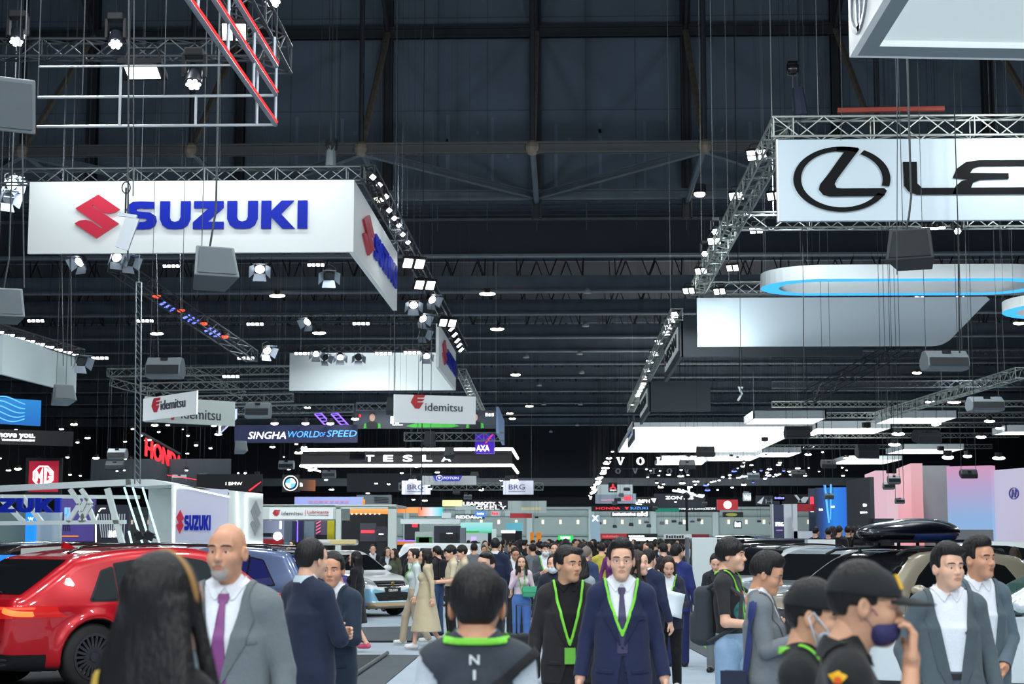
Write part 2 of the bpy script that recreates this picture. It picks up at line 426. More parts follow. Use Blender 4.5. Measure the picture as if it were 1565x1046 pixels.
def hand_prims(w, d, pn, curl, s=1., fist=False):
    """w wrist, d direction of the hand, pn palm normal (towards which the fingers curl)"""
    w = np.array(w, float); d = np.array(d, float); d /= np.linalg.norm(d); pn = np.array(pn, float); pn -= d * (pn @ d); pn /= np.linalg.norm(pn); side = np.cross(d, pn)
    R = np.stack([side, pn, d], 1)
    L = [Cone(w - d * .03, w + d * .03, .026 * s, .027 * s, .01, tag='hand'), Box(w + d * .068 * s, (.04 * s, .014 * s, .048 * s), .012 * s, .02, tag='hand', R=R)]
    for i, (off, ln) in enumerate(((-.031, .068), (-.0105, .078), (.0105, .074), (.031, .056))):
        a = w + d * .108 * s + side * off * s; ang = curl * (.75 + .12 * i); dd = d; r = .0095 * s
        for (f, r2) in ((.45, .009), (.32, .0082), (.23, .0072)):
            dd2 = dd * math.cos(ang) + pn * math.sin(ang); pn = pn
            # rotate about the side axis
            b = a + dd2 * ln * f * s; L.append(Cone(a, b, r, r2 * s, .004, tag='hand')); a = b; r = r2 * s
            ax = side; c, sn = math.cos(ang), math.sin(ang); pnr = pn * c - dd * sn; dd, pn = dd2, pnr
        pn = R[:, 1]
    t = w + d * .03 * s - side * .032 * s; b = t + (d * .035 - side * .03 + pn * .012) * s; e = b + (d * .032 - side * .006 + pn * .012) * s
    L += [Cone(t, b, .0135 * s, .0105 * s, .012, tag='hand'), Cone(b, e, .0105 * s, .0085 * s, .004, tag='hand')]
    return L
ARMS = {'down': ((.255, .035, 1.135), (.268, -.035, .885)), 'walkf': ((.255, -.02, 1.14), (.25, -.13, .92)), 'walkb': ((.25, .11, 1.15), (.262, .12, .9)),
        'phone': ((.235, -.03, 1.13), (.10, -.26, 1.20)), 'phonehi': ((.235, -.05, 1.16), (.08, -.25, 1.36)), 'pocket': ((.285, .06, 1.14), (.215, -.05, .93)),
        'hold': ((.25, -.03, 1.12), (.12, -.27, 1.10)), 'cross': ((.25, -.07, 1.13), (-.02, -.19, 1.15)), 'face': ((.22, -.16, 1.17), (.05, -.19, 1.43)), 'front': ((.24, -.01, 1.13), (.05, -.19, .96)),
        'back': ((.25, .1, 1.13), (.1, .17, .95)), 'reach': ((.24, -.08, 1.14), (.2, -.33, 1.12)), 'camera': ((.25, -.05, 1.12), (.1, -.24, 1.07))}
LEGS = {'stand': (((.095, -.01, .5), (.1, .02, .085)), ((.095, -.01, .5), (.1, .02, .085))),
        'walk': (((.08, -.15, .52), (.07, -.2, .11)), ((.08, .02, .5), (.08, .24, .15))),
        'step': (((.085, -.08, .5), (.085, -.1, .085)), ((.085, .02, .5), (.085, .12, .1)))}
def person(label, loc, yaw=0., H=1.7, skin_='fair', res=.012, hres=.006, arms=('down', 'down'), legs='stand', wide=1., head=(0, 0), hair=None, haircol='black', top=None, under=None,
           bottom=(30, 30, 34), shoe=(25, 25, 27), dress=None, tie=None, lanyard=None, collar=None, mask=None, cap=None, glasses=None, fem=False, beard=None, curl=.6, lean=0., tone=None, group=None,
           fingers=True, face=True, lapel=None, sleeve=None, stripe=None, extra=None, swap=False, jaw=1., nose=1., armraw=None, badge=None, belly=0., hs=None, name='person'):
    s = H / 1.75; hs = hs or .97 * (H / 1.75) ** .5
    root = thing(name, label, 'person', loc, yaw, group)
    near = res <= .016
    # ---- joints
    Hc = np.array([0, -.022 - lean * .25, H - .132 * hs]); Rh = rotz(head[0]) @ rotx(head[1]) if len(head) == 2 else rotz(head[0]) @ rotx(head[1]) @ roty(head[2])
    ar = {}
    for side, nm in ((1, arms[0]), (-1, arms[1])):
        e, w = ARMS[nm] if isinstance(nm, str) else nm
        wide_ = wide * .86; sh = np.array([side * .19 * wide_, .012 - lean * .15, 1.395]); e = np.array([side * e[0] * (1 + (wide_ - 1) * .85), e[1] - lean * .1, e[2]]); w = np.array([side * w[0], w[1] - lean * .1, w[2]])
        ar[side] = (sh * s, e * s, w * s)
    lg = {}; lp = LEGS[legs]
    for side, q in ((1, lp[1 if swap else 0]), (-1, lp[0 if swap else 1])):
        k, a = q; lg[side] = (np.array([side * .088, 0, .9]) * s, np.array([side * k[0], k[1], k[2]]) * s, np.array([side * a[0], a[1], a[2]]) * s)
    bare = dress is not None
    f = .9 if fem else 1.
    th = (.07, .05, .036) if bare else ((.092, .07, .06) if not fem else (.092, .066, .055))
    up = lambda y: y - lean * .15
    T = [Ell((0, 0, .93 * s), (.146 * wide * s * (1.03 if fem else 1), .112 * s, .12 * s), 0, tag='torso'), Ell((0, up(.0) - belly * .3, 1.09 * s), (.142 * f * wide * s, (.098 + belly) * s, .14 * s), .08, tag='torso'),
         Ell((0, up(.008), 1.27 * s), (.150 * f * wide * s, .113 * s, .165 * s), .08, tag='torso'), Cone((-.12 * wide * f * s, up(.015), 1.408 * s), (.12 * wide * f * s, up(.015), 1.408 * s), .058 * s, .058 * s, .06, tag='torso'),
         Cone((0, up(.035), 1.36 * s), (0, Hc[1] + .05, Hc[2] - .07 * hs), .062 * f * hs, .05 * f * hs, .035, tag='neck')]
    for sd in (-1, 1): T.append(Cone((sd * .03 * s, up(.03), 1.47 * s), (sd * .145 * wide * f * s, up(.016), 1.415 * s), .05 * s, .047 * s, .05, tag='torso'))
    if fem:
        for sd in (-1, 1): T.append(Ell((sd * .068 * s, up(-.085), 1.255 * s), (.058 * s, .05 * s, .058 * s), .05, tag='torso'))
    if top and top.get('hem', 1) < .9: T.append(Skirt(top['hem'] * s - .01, 1.25 * s, (.170 * wide * s, .134 * s), (.128 * wide * s, .095 * s), (0, 0), .09, 'torso'))
    if dress:
        w0 = dress.get('w', .25); sp = dress.get('sway', 0.)
        T.append(Skirt(dress['hem'] * s, 1.14 * s, (w0 * s, w0 * .8 * s), (.135 * s, .1 * s), (0, sp), .06, 'torso'))
    aw = (.048, .042, .034) if not fem else (.047, .038, .03)
    bulk = 1. if (top and top.get('sleeve', 'long') == 'long') else .9
    for sd in (-1, 1):
        sh, e, w = ar[sd]; sk = .04 if near else .03
        sh2 = sh * np.array([f, 1, 1])
        T += [Cone(sh2, e, aw[0] * s * bulk * 1.05, aw[1] * s * bulk, sk, tag='ua%d' % sd), Cone(e, w, aw[1] * s * bulk, aw[2] * s * bulk * (1. if bulk == 1 else .85), .015, tag='fa%d' % sd)]
    for sd in (-1, 1):
        h, k, a = lg[sd]
        T += [Cone(h, k, th[0] * s, th[1] * s, .04 if sd < 0 else .02, tag='leg'), Cone(k, a, th[1] * s, th[2] * s, .02, tag='leg')]
        d = np.array([0, -1., 0]); ft = a + np.array([0, -.14, -.05]) * s; ft[2] = max(ft[2], .035 * s); hl = a + np.array([0, .035, -.045]) * s; hl[2] = max(hl[2], .036)
        T += [Cone(hl, ft, .036 * s, .034 * s, .02, tag='foot%d' % sd), Cone(a, hl * .5 + ft * .5, .036 * s, .03 * s, .02, tag='foot%d' % sd)]
    zlow = 0
    V, Q = surface(T, res, proj=1 if near else 0)
    N = normals(V, Q)
    tags = {}
    for q in T:
        d = q.fn(V); tags[q.tag] = np.minimum(tags[q.tag], d) if q.tag in tags else d
    x, y, z = V[:, 0] / s, V[:, 1] / s, V[:, 2] / s; ax = np.abs(x)
    dtor = np.minimum(tags['torso'], tags['neck'] + .0); dleg = tags['leg']; dfoot = np.minimum(tags['foot1'], tags['foot-1'])
    darm = np.min([tags[t] for t in ('ua1', 'ua-1', 'fa1', 'fa-1')], 0)
    isarm = darm < np.minimum(dtor, dleg) - 1e-6
    def sleeves(kind):
        out = np.full(len(V), -.05)
        for sd in (-1, 1):
            sh, e, w = ar[sd]
            mine = tags['ua%d' % sd] + 0; fa = tags['fa%d' % sd]; L1 = e - sh; L2 = w - e
            t1 = ((V - sh) @ L1) / (L1 @ L1); t2 = ((V - e) @ L2) / (L2 @ L2)
            here = isarm & (np.minimum(mine, fa) <= darm + 1e-6)
            isf = fa < mine
            if kind == 'long': v = np.where(isf, (t2 - .97) * np.linalg.norm(L2), -.05)
            elif kind == 'short': v = np.where(isf, np.where(t1 > .5, .05, .02), (t1 - .8) * np.linalg.norm(L1))
            else: v = np.full(len(V), .05)
            out = np.where(here, v, out)
        return out
    parts = []
    front = y < .02 - lean * .15
    nk = np.sqrt(x ** 2 + (y - .035 + lean * .15) ** 2)
    neckcut = np.where(z > 1.41, .072 - nk - np.clip(1.5 - z, 0, .1) * .0, -.05)
    def topfield(g):
        hem = g.get('hem', .8); vz = g.get('v'); fld = np.maximum(hem - z, np.where(z > 1.40 + np.clip(y - .03, 0, .07) * 1.2, (.067 + g.get('scoop', 0.) * front) - nk, -.05)); fld = np.maximum(fld, z - 1.53)
        if vz:
            vt = g.get('vw', .085); hw = vt * (z - vz) / (1.46 - vz)
            hw = np.where(z < vz, (vz - z) * g.get('cut', .16), hw)
            fld = np.maximum(fld, np.where(front, (hw - ax) , -.05))
        legcut = np.where(dleg < dtor - .02, .0, -.05) * 0 - .05
        fld = np.where(isarm, sleeves(g.get('sleeve', 'long')), np.maximum(fld, legcut))
        return fld
    pairs = []
    bodyV = [V]; bodyQ = [Q]
    if bottom is not None and not bare:
        ff = np.maximum(np.maximum(z - 1.03, dleg - dfoot - .012), -.06)
        ff = np.where(isarm & (darm < np.minimum(dtor, dleg) - .002), .05, ff)
        pairs.append(('trousers', ff, .0065, cloth(*bottom)))
    if dress:
        fd = topfield({'hem': dress['hem'] + .004, 'sleeve': dress.get('sleeve', 'long'), 'scoop': dress.get('scoop', 0.)}); fd = np.where(isarm, fd, np.maximum(fd, dtor - dleg - .004))
        pairs.append((dress.get('name', 'dress'), fd, .008, cloth(*dress['col'])))
    if under:
        if top and not under.get('full'): fu = np.maximum(np.maximum(.97 - z, (.058 if under.get('sleeve') is None else .064) - nk), np.maximum(ax - .135, y - .02)); fu = np.where(isarm & (darm < dtor - .004), .05, fu)
        else: fu = topfield(under)
        pairs.append((under.get('name', 'shirt'), fu, .005, cloth(*under['col'])))
    if top: pairs.append((top.get('name', 'jacket'), topfield(top), .012, cloth(*top['col'])))
    if lapel is not None and top.get('v'):
        vz = top['v']; vt = top.get('vw', .085); hw = vt * (z - vz) / (1.46 - vz); lw = .062 * np.clip((z - vz) / .2, 0, 1) * np.where(z > 1.36, np.clip((1.50 - z) / .14, .45, 1), 1)
        fl = np.maximum(np.maximum(hw - ax, ax - hw - lw), np.maximum(vz - z, z - 1.5)); fl = np.where(front & ~isarm, fl, .05)
        pairs.append(('lapel', fl, .019, cloth(*lapel)))
    if lapel is not None and near and top.get('v'):
        for sd in (-1, 1): pairs.append(('pocket_flap', np.where(front & ~isarm, np.maximum(np.abs(x * sd - .105) - .052, np.abs(z - .93 - (x * sd - .1) * .06) - .014), .05), .016, cloth(*lapel)))
        pairs.append(('breast_pocket', np.where(front & ~isarm, np.maximum(np.abs(x - .1) - .042, np.abs(z - 1.255 - (x - .1) * .12) - .009), .05), .0155, cloth(*lapel)))
        for dz in (.03, .13): pairs.append(('button', np.where(front & ~isarm, np.sqrt((x - .012) ** 2 + (z - top['v'] + dz) ** 2) - .008, .05), .017, M_BLACK))
    if collar:
        zc = 1.462 + np.clip(y + .03, -.06, .06) * .5
        fc = np.maximum(np.abs(z - zc) - .03, nk - .098); fc = np.maximum(fc, np.where(y < -.02, .012 - ax * 1. + (z - 1.46) * -.55, -.05)); fc = np.where(isarm, .05, fc)
        pairs.append(('collar', fc, .014 if not top else .011, cloth(*collar)))
    if tie:
        fw = np.where(z > 1.41, .02 + (z - 1.41) * .12, .012 + .026 * np.clip((1.41 - z) / .33, 0, 1)); ft = np.maximum(np.maximum(ax - fw, (top['v'] - .02 if top and top.get('v') else 1.0) - z), z - 1.452); ft = np.where(front & ~isarm, ft, .05)
        pairs.append(('necktie', ft, .014, mat('silk_%d_%d_%d' % tie, srgb(*tie), .45, spec=.5, bump=.2, bscale=220)))
    if lanyard:
        lz, lcol = lanyard.get('z', 1.1), lanyard.get('col', (92, 164, 54)); xc = .098 * np.clip((z - lz) / (1.46 - lz), 0, 1) ** .9
        fl = np.maximum(np.abs(ax - xc) - .0085, np.maximum(lz - .012 - z, z - 1.50)); fl = np.where(front & ~isarm, fl, .05)
        fb = np.maximum(np.abs(z - 1.478 - .15 * np.clip(y - .05, -.1, .1)) - .011, -.05); fb = np.where((y > .0) & ~isarm & (nk < .115), fb, .05)
        pairs.append(('lanyard', np.minimum(fl, fb), .022, mat('lanyard_green', srgb(*lcol), .6)))
    for t in ('foot1', 'foot-1'):
        if shoe is not None:
            pairs.append(('shoe', np.maximum(tags[t] - dleg + (.0 if not bare else .0), tags[t] - np.minimum(tags['foot-1' if t == 'foot1' else 'foot1'], .5)), .006, mat('shoe_%d_%d_%d' % shoe, srgb(*shoe), .45)))
    made = {}
    for nm, ff, off, mt in pairs:
        pv, pf = patch(V, Q, N, ff, off)
        if len(pf): made[nm] = npobj(nm, pv, pf, mt, root, True, .004 if near else 0.)
    # ---- head, hands joined into the one body mesh
    hp = head_prims(face and near, fem, jaw, nose)
    hV, hQ = surface(hp, hres, proj=1 if near else 0); hN = normals(hV, hQ)
    toW = lambda A: (A * hs) @ Rh.T + Hc
    bodyV.append(toW(hV)); bodyQ.append(hQ + len(V)); off = len(V) + len(hV)
    for sd in (-1, 1):
        sh, e, w = ar[sd]; d = w - e; d /= np.linalg.norm(d); inward = np.array([-sd, 0., 0.]) if abs(d[2]) > .5 else np.array([-sd * .3, -.2, -1.])
        nm = arms[0] if sd == 1 else arms[1]
        if nm == 'pocket': continue
        if nm in ('phone', 'phonehi', 'hold', 'camera'): inward = np.array([-sd * .6, .0, .8])
        if nm == 'face': d = np.array([-sd * .15, -.1, 1.]); inward = np.array([0, .9, .1])
        if nm == 'cross': inward = np.array([0, .9, -.2])
        if fingers and near: hpv = hand_prims(w, d, inward, curl, s * (.88 if fem else .98))
        else: hpv = [Cone(w - d * .02, w + d * .09 * s, .025 * s, .03 * s, .01), Cone(w + d * .09 * s, w + d * .16 * s, .026 * s, .018 * s, .01)]
        v2, q2 = surface(hpv, min(hres * 1., .0055) if near else res * .8, proj=1 if near else 0)
        bodyV.append(v2); bodyQ.append(q2 + off); off += len(v2)
    BV = np.concatenate(bodyV); BQ = np.concatenate(bodyQ)
    npobj('body', BV, BQ, skin(skin_), root, True)
    hx, hy, hz = hV[:, 0], hV[:, 1], hV[:, 2]; hax = np.abs(hx)
    def hpatch(nm, ff, off, mt, sol=.0):
        pv, pf = patch(hV, hQ, hN, ff, off)
        if len(pf): return npobj(nm, toW(pv), pf, mt, root, True, sol)
    fr_ = hy < -.03
    if face and near:
        for sd in (-1, 1):
            eb = MB(); eb.ball((sd * .0315, -.0752, .0022), .0138, 12, 8); npobj('eye', toW(np.array(eb.v)), eb.f, mat('eye_white', (.62, .58, .55), .2), root)
            ib = MB(); ib.ball((sd * .0315 + head_gaze(head) * .003, -.0848, .0018), (.0068, .0052, .0068), 10, 6); npobj('iris', toW(np.array(ib.v)), ib.f, mat('iris_dark', (.012, .008, .006), .15), root)
        for sd in (-1, 1):
            bx = np.abs(hx * sd - .033) / .0215; bz = np.abs(hz - (.0275 - .0035 * bx ** 2 + .002)) / (.0038 if not fem else .003)
            hpatch('eyebrow', np.where(fr_, np.maximum(bx, bz) - 1, 1.) * .005, .0012, hairmat('black' if haircol != 'white' else 'grey'))
        if not mask:
            lw = 1 - (hx / .024) ** 2; lf = np.maximum(np.abs(hz + .0665) - (.0035 + .0095 * np.clip(lw, 0, 1)) * .9, hax - .0235); hpatch('lips', np.where(fr_ & (hy < -.075), lf, 1.), .0006, mat('lips_' + ('fem' if fem else skin_), srgb(176, 88, 84) if fem else tuple(c * .62 * k for c, k in zip(srgb(*SKIN[skin_]), (1, .8, .8))), .45))
    if beard:
        bf = (np.sqrt((hx / .038) ** 2 + ((hz + .084) / .037) ** 2) - 1) * .03; bf2 = bf3 = bf
        m_ = -np.maximum(np.abs(hz + .0665) - .0125, hax - .026)
        hpatch('goatee', np.where(fr_, np.maximum(np.minimum(np.minimum(bf, bf2), bf3), m_), 1.), .0022, mat('beard_white', srgb(196, 190, 184), .8, bump=.8, bscale=300))
    if mask:
        mf = np.maximum(np.maximum(hz + .022 - (hax * .1), -.118 - hz + .0), hax - .062); mf = np.where(hy < -.005, mf, 1.)
        mV = MB(); mp = [Ell((0, -.05, -.066), (.066, .062, .056), 0), Box((0, .1, -.066), (.2, .115, .2), .01, .005, 's')]
        v2, q2 = surface(mp, hres * .9, proj=1); npobj('face_mask', toW(v2), q2, mat('mask_%d_%d_%d' % mask, srgb(*mask), .8, bump=.3, bscale=90), root)
        if near:
            for sd in (-1, 1):
                mb = MB(); mb.path([(sd * .058, -.045, -.04), (sd * .076, -.02, -.01), (sd * .087, .022, .012)], .0016, 5); mb.path([(sd * .058, -.035, -.09), (sd * .074, -.01, -.05), (sd * .086, .028, -.02)], .0016, 5)
                npobj('mask_strap', toW(np.array(mb.v)), mb.f, mat('mask_%d_%d_%d' % mask, srgb(*mask)), root)
    if hair:
        v2, q2 = surface(hair_prims(hair), hres * (1.2 if near else 1.), proj=1 if near else 0)
        npobj('hair', toW(v2), q2, hairmat(haircol), root)
    if cap:
        cp = [Ell((0, .012, .036), (.096, .121, .099), 0), Box((0, 0, -.122), (.3, .3, .155), .0, .008, 's')]
        v2, q2 = surface(cp, hres, proj=1); cm = cloth(*cap); npobj('cap_crown', toW(v2), q2, cm, root)
        bp = [Ell((0, -.125, .026), (.074, .094, .2), 0)]
        mb = MB(); n = 14; top_, bot = [], []
        for j in range(5):
            rr = .35 + .65 * j / 4
            for i in range(n + 1):
                a = math.pi * i / n; xx = math.cos(a) * .082; yy = -.068 - .042 * math.sin(a) - (.105 * math.sin(a)) * j / 4; zz = .043 - .012 * (xx / .08) ** 2 - .014 * j / 4
                top_.append((xx, yy, zz))
        Fs = [(j * (n + 1) + i, j * (n + 1) + i + 1, (j + 1) * (n + 1) + i + 1, (j + 1) * (n + 1) + i) for j in range(4) for i in range(n)]
        o = npobj('cap_brim', toW(np.array(top_)), Fs, cm, root, True, .004)
        bt = MB(); bt.ball((0, .02, .139), (.009, .009, .005), 8, 5); npobj('cap_button', toW(np.array(bt.v)), bt.f, cm, root)
    if glasses:
        mb = MB()
        for sd in (-1, 1):
            mb.path([(sd * (.033 + .023 * math.cos(t)), -.099 + .004 * abs(math.cos(t)), .003 + .016 * math.sin(t)) for t in [2 * math.pi * i / 16 for i in range(16)]], .0012, 5, True)
            mb.path([(sd * .056, -.094, .006), (sd * .078, -.05, .008), (sd * .084, .02, .006)], .0014, 5)
        mb.path([(-.01, -.1, .006), (0, -.104, .009), (.01, -.1, .006)], .0012, 5)
        npobj('glasses', toW(np.array(mb.v)), mb.f, mat('glasses_metal', (.25, .25, .26), .3, .8), root)
    info = dict(root=root, V=V, Q=Q, N=N, x=x, y=y, z=z, s=s, toW=toW, ar=ar, isarm=isarm, Hc=Hc, hs=hs, hV=hV, hQ=hQ, hN=hN, made=made, Rh=Rh, front=front, nk=nk)
    if badge:
        bz = lanyard['z']; yy = float(V[(np.abs(x) < .03) & (np.abs(z - bz + .05) < .05) & (y < 0)][:, 1].min()) if ((np.abs(x) < .03) & (np.abs(z - bz + .05) < .05) & (y < 0)).any() else -.14
        mb = MB(); mb.box((0, yy - .025, (bz - .075) * s), (.075, .004, .11)); mb.build('badge', mat('badge_%d_%d_%d' % badge, srgb(*badge), .4), root)
    if extra: extra(info)
    return root
def head_gaze(h): return 0.
def crowd_copy(proto, label, loc, yaw, scale, group):
    r = copy_tree(proto); r.location = loc; r.rotation_euler = (0, 0, yaw); r.scale = (scale,) * 3
    tag(r, label, 'person', group); return r
# ---------------------------------------------------------------- cars
def smooth_poly(pts, n=3):
    pts = [np.array(p[:2], float) for p in pts]; out = []; m = len(pts)
    for i in range(m):
        a, b, c, d = pts[i - 1], pts[i], pts[(i + 1) % m], pts[(i + 2) % m]
        for k in range(n):
            t = k / n; q = .5 * ((2 * b) + (c - a) * t + (2 * a - 5 * b + 4 * c - d) * t * t + (3 * b - a - 3 * c + d) * t ** 3); out.append(tuple(q))
    return out
SUV = [(-1., .30), (-1.01, .6), (-.985, .98), (-.93, 1.1), (-.80, 1.50), (-.72, 1.585), (-.45, 1.65), (-.1, 1.67), (.13, 1.62), (.28, 1.45), (.46, 1.13), (.52, 1.08), (.80, 1.02), (.95, .9), (1., .72), (1.0, .45), (.97, .26), (0, .22), (-.93, .24)]
COUPE_SUV = [(-1., .36), (-1.012, .62), (-1.0, .93), (-.965, 1.07), (-.93, 1.10), (-.80, 1.30), (-.70, 1.45), (-.62, 1.54), (-.35, 1.625), (-.05, 1.65), (.14, 1.60), (.28, 1.45), (.46, 1.13), (.52, 1.07), (.80, 1.0), (.95, .9), (1., .72), (1.0, .45), (.97, .26), (0, .22), (-.9, .26)]
HATCH = [(-1., .28), (-1.01, .55), (-.985, .95), (-.93, 1.25), (-.86, 1.44), (-.7, 1.50), (-.3, 1.53), (.02, 1.51), (.2, 1.38), (.44, 1.08), (.53, 1.0), (.78, .93), (.93, .8), (.995, .62), (1.0, .38), (.97, .2), (0, .17), (-.95, .2)]
SEDAN = [(-1., .3), (-1.0, .6), (-.99, .95), (-.93, 1.02), (-.72, 1.05), (-.62, 1.12), (-.40, 1.36), (-.25, 1.43), (-.05, 1.45), (.1, 1.40), (.22, 1.28), (.40, 1.02), (.46, .97), (.80, .88), (.95, .75), (1., .58), (1.0, .38), (.97, .2), (0, .17), (-.95, .2)]
BOXY = [(-1., .32), (-1.0, .7), (-.99, 1.2), (-.96, 1.62), (-.9, 1.70), (-.3, 1.72), (.10, 1.71), (.2, 1.62), (.33, 1.12), (.40, 1.07), (.85, 1.03), (.97, .97), (1., .72), (1.0, .45), (.97, .28), (0, .25), (-.95, .28)]
def car(name, label, prof, L, W, H, loc, yaw, paint, res=.03, belt=.98, wheel=.36, wx=(-.58, .62), tum=.26, wins=None, spokes=10, roof=None, rimcol=(.09, .09, .1), lower=None, grille=None, head=None, tail=None, plate=None, rails=None, clad=False, group=None, flare=0., k=.12, tint=None, mirror=True, extra=None, lowz=.42):
    root = thing(name, label, 'car', loc, yaw, group)
    h0 = max(p[1] for p in prof); pl = smooth_poly([(x * L / 2, z * H / h0) for x, z in prof], 3)
    # signed distance of the silhouette, sampled once on a fine 2-D grid
    gx = np.arange(-L / 2 - .4, L / 2 + .4, .02); gz = np.arange(-.2, H + .4, .02); X, Z = np.meshgrid(gx, gz, indexing='ij'); S2 = poly_sd(pl, X, Z)
    def sil(x, z):
        a = np.clip((x - gx[0]) / .02, 0, len(gx) - 1.001); b = np.clip((z - gz[0]) / .02, 0, len(gz) - 1.001); i = a.astype(int); j = b.astype(int); a = a - i; b = b - j
        return S2[i, j] * (1 - a) * (1 - b) + S2[i + 1, j] * a * (1 - b) + S2[i, j + 1] * (1 - a) * b + S2[i + 1, j + 1] * a * b
    def hw(x, z):
        u = np.clip((np.abs(x) - (L / 2 - 1.25)) / 1.25, 0, 1); pf = 1 - np.where(x > 0, .22, .15) * u ** 2.2
        lo = 1 - .10 * np.clip((belt - .12 - z) / belt, 0, 1) ** 1.6; up = np.clip((z - belt) / (H - belt), 0, 1.2)
        sh = .018 * np.exp(-((z - belt + .06) / .05) ** 2)
        w_ = W / 2 * pf * lo * (1 - tum * up ** 1.15) + sh * .5
        if flare:
            for c in wx:
                r = np.sqrt((x - c * L / 2) ** 2 + (z - wheel) ** 2); w_ = w_ + flare * np.exp(-((r - wheel - .07) / .07) ** 2) + flare * .6 * np.exp(-((r - wheel + .06) / .16) ** 2)
        return w_
    fnb = lambda p: -smin(-sil(p[:, 0], p[:, 2]), -(np.abs(p[:, 1]) - hw(p[:, 0], p[:, 2])), k)
    prims = [Prim(fnb, (-L / 2 - .05, -W / 2 - .06, .1), (L / 2 + .05, W / 2 + .06, H + .03), 0)]
    for c in wx:
        def well(p, c=c): return np.maximum(np.sqrt((p[:, 0] - c * L / 2) ** 2 + (p[:, 2] - wheel) ** 2) - wheel - .045, W / 2 - .36 - np.abs(p[:, 1]))
        prims.append(Prim(well, (c * L / 2 - wheel - .1, -W, -.1), (c * L / 2 + wheel + .1, W, 2 * wheel + .1), .015, 's'))
    V, Q = surface(prims, res, proj=2); N = normals(V, Q)
    npobj('body', V, Q, paint, root)
    x, y, z = V[:, 0], V[:, 1], V[:, 2]; ay = np.abs(y); w_ = hw(x, z)
    def pt(nm, f, off, m):
        pv, pf = patch(V, Q, N, f, off)
        if len(pf): return npobj(nm, pv, pf, m, root)
    glass = tint or mat('car_glass', (.008, .010, .012), .03, spec=.5, coat=.15)
    black = mat('car_black', (.012, .012, .014), .22, spec=.5); dull = mat('car_plastic', (.03, .032, .035), .6)
    sidem = np.maximum(w_ - .075 - ay, -.1)
    # wells and underside in dark lining
    well = np.min([np.sqrt((x - c * L / 2) ** 2 + (z - wheel) ** 2) - wheel - .055 for c in wx], 0); pt('wheel_arch_liner', np.maximum(np.minimum(well, z - .2), np.where(N[:, 2] < -.2, -1, np.maximum(ay - w_ + .035, -1))), .004, dull)
    if clad: pt('sill_cladding', np.maximum(np.minimum(z - lowz, well - .035), -.3), .008, dull)
    else: pt('sill', z - .29, .005, dull)
    xs = lambda u: u * L / 2
    wb = belt + .03; pr = {q: z_ for q, z_ in []}
    # side glazing: dark surround, then each pane
    if wins is None: wins = [[(-.70, .99), (-.44, .99), (-.44, 1.47), (-.56, 1.42)], [(-.42, .99), (-.08, .99), (-.08, 1.56), (-.25, 1.55), (-.42, 1.50)], [(-.05, .99), (.36, .99), (.22, 1.30), (.08, 1.50), (-.05, 1.55)]]
    kk = H / h0
    for sd in (1, -1):
        for wi in wins:
            f = np.maximum(poly_sd([(xs(a), b * kk) for a, b in wi], x, z), np.where(y * sd > 0, sidem, .1))
            pt('window_trim', f - .022, .003, black); pt('side_window', f, .006, glass)
    top = H - .11
    fw = np.maximum(np.maximum(ay - (w_ - .10), belt + .06 - z), np.maximum(z - top, .02 * L - x)); pt('windscreen', np.where(x > 0, fw, .1), .005, glass)
    rw = np.maximum(np.maximum(ay - (w_ - .11), belt + .14 - z), np.maximum(z - (H - .15), x + .25 * L)); pt('rear_window', np.where((x < 0) & (N[:, 0] < -.25), rw, .1), .005, glass)
    if roof: pt('roof_panel', np.maximum(H - .13 - z, ay - w_ + .13 if rails else ay - w_), .004, roof)
    chrome = mat('chrome', (.8, .8, .82), .12, 1.)
    if grille:
        gp, gm = grille; f = poly_sd(gp, ay, z); pt('grille_frame', np.where(x > L / 2 - .6, f - .015, .1), .004, chrome if gm == 'chrome' else black); pt('grille', np.where(x > L / 2 - .6, f, .1), .008, mat('grille_mesh', (.015, .015, .017), .4, bump=1., bscale=120))
        if gm == 'chrome':
            zz = [q[1] for q in gp]; zc = (min(zz) + max(zz)) / 2; pt('grille_bar', np.where(x > L / 2 - .6, np.maximum(np.abs(z - zc) - .022, f), .1), .014, chrome)
    if head:
        f = np.where(x > L / 2 - 1., poly_sd(head, ay, z), .1)
        for sd in (1, -1): pt('headlight', np.where(y * sd > 0, f, .1), .006, mat('headlight_glass', (.45, .48, .5), .08, .3, spec=.8))
    if tail:
        f = np.where(x < -L / 2 + .75, poly_sd(tail, ay, z), .1)
        for sd in (1, -1): pt('tail_light', np.where(y * sd > 0, f, .1), .006, mat('tail_light_red', (.35, .01, .012), .12, emit=.35, ecol=(1, .03, .02)))
    if lower: pt('bumper_trim', np.where(np.abs(x) > L / 2 - .5, np.maximum(z - lower, -.2), .1), .01, dull)
    # shut lines, handles, mirrors
    for sd in (1, -1):
        mb = MB()
        for u in (-.43, -.065, .385):
            a = [(xs(u) + (.05 if u == -.43 else 0) * (1 if zz > .6 else -1) * 0, sd * (float(hw(np.array([xs(u)]), np.array([zz]))[0]) - .001), zz) for zz in np.linspace(.34, belt - .02, 9)]
            mb.path(a, .004, 4)
        mb.build('door_gap', black, root)
        for u in (-.36, .02):
            zz = belt - .11; yy = float(hw(np.array([xs(u)]), np.array([zz]))[0]); hb = MB(); hb.box((xs(u), sd * (yy + .012), zz), (.2, .03, .03)); hb.build('door_handle', paint, root, bevel=.01)
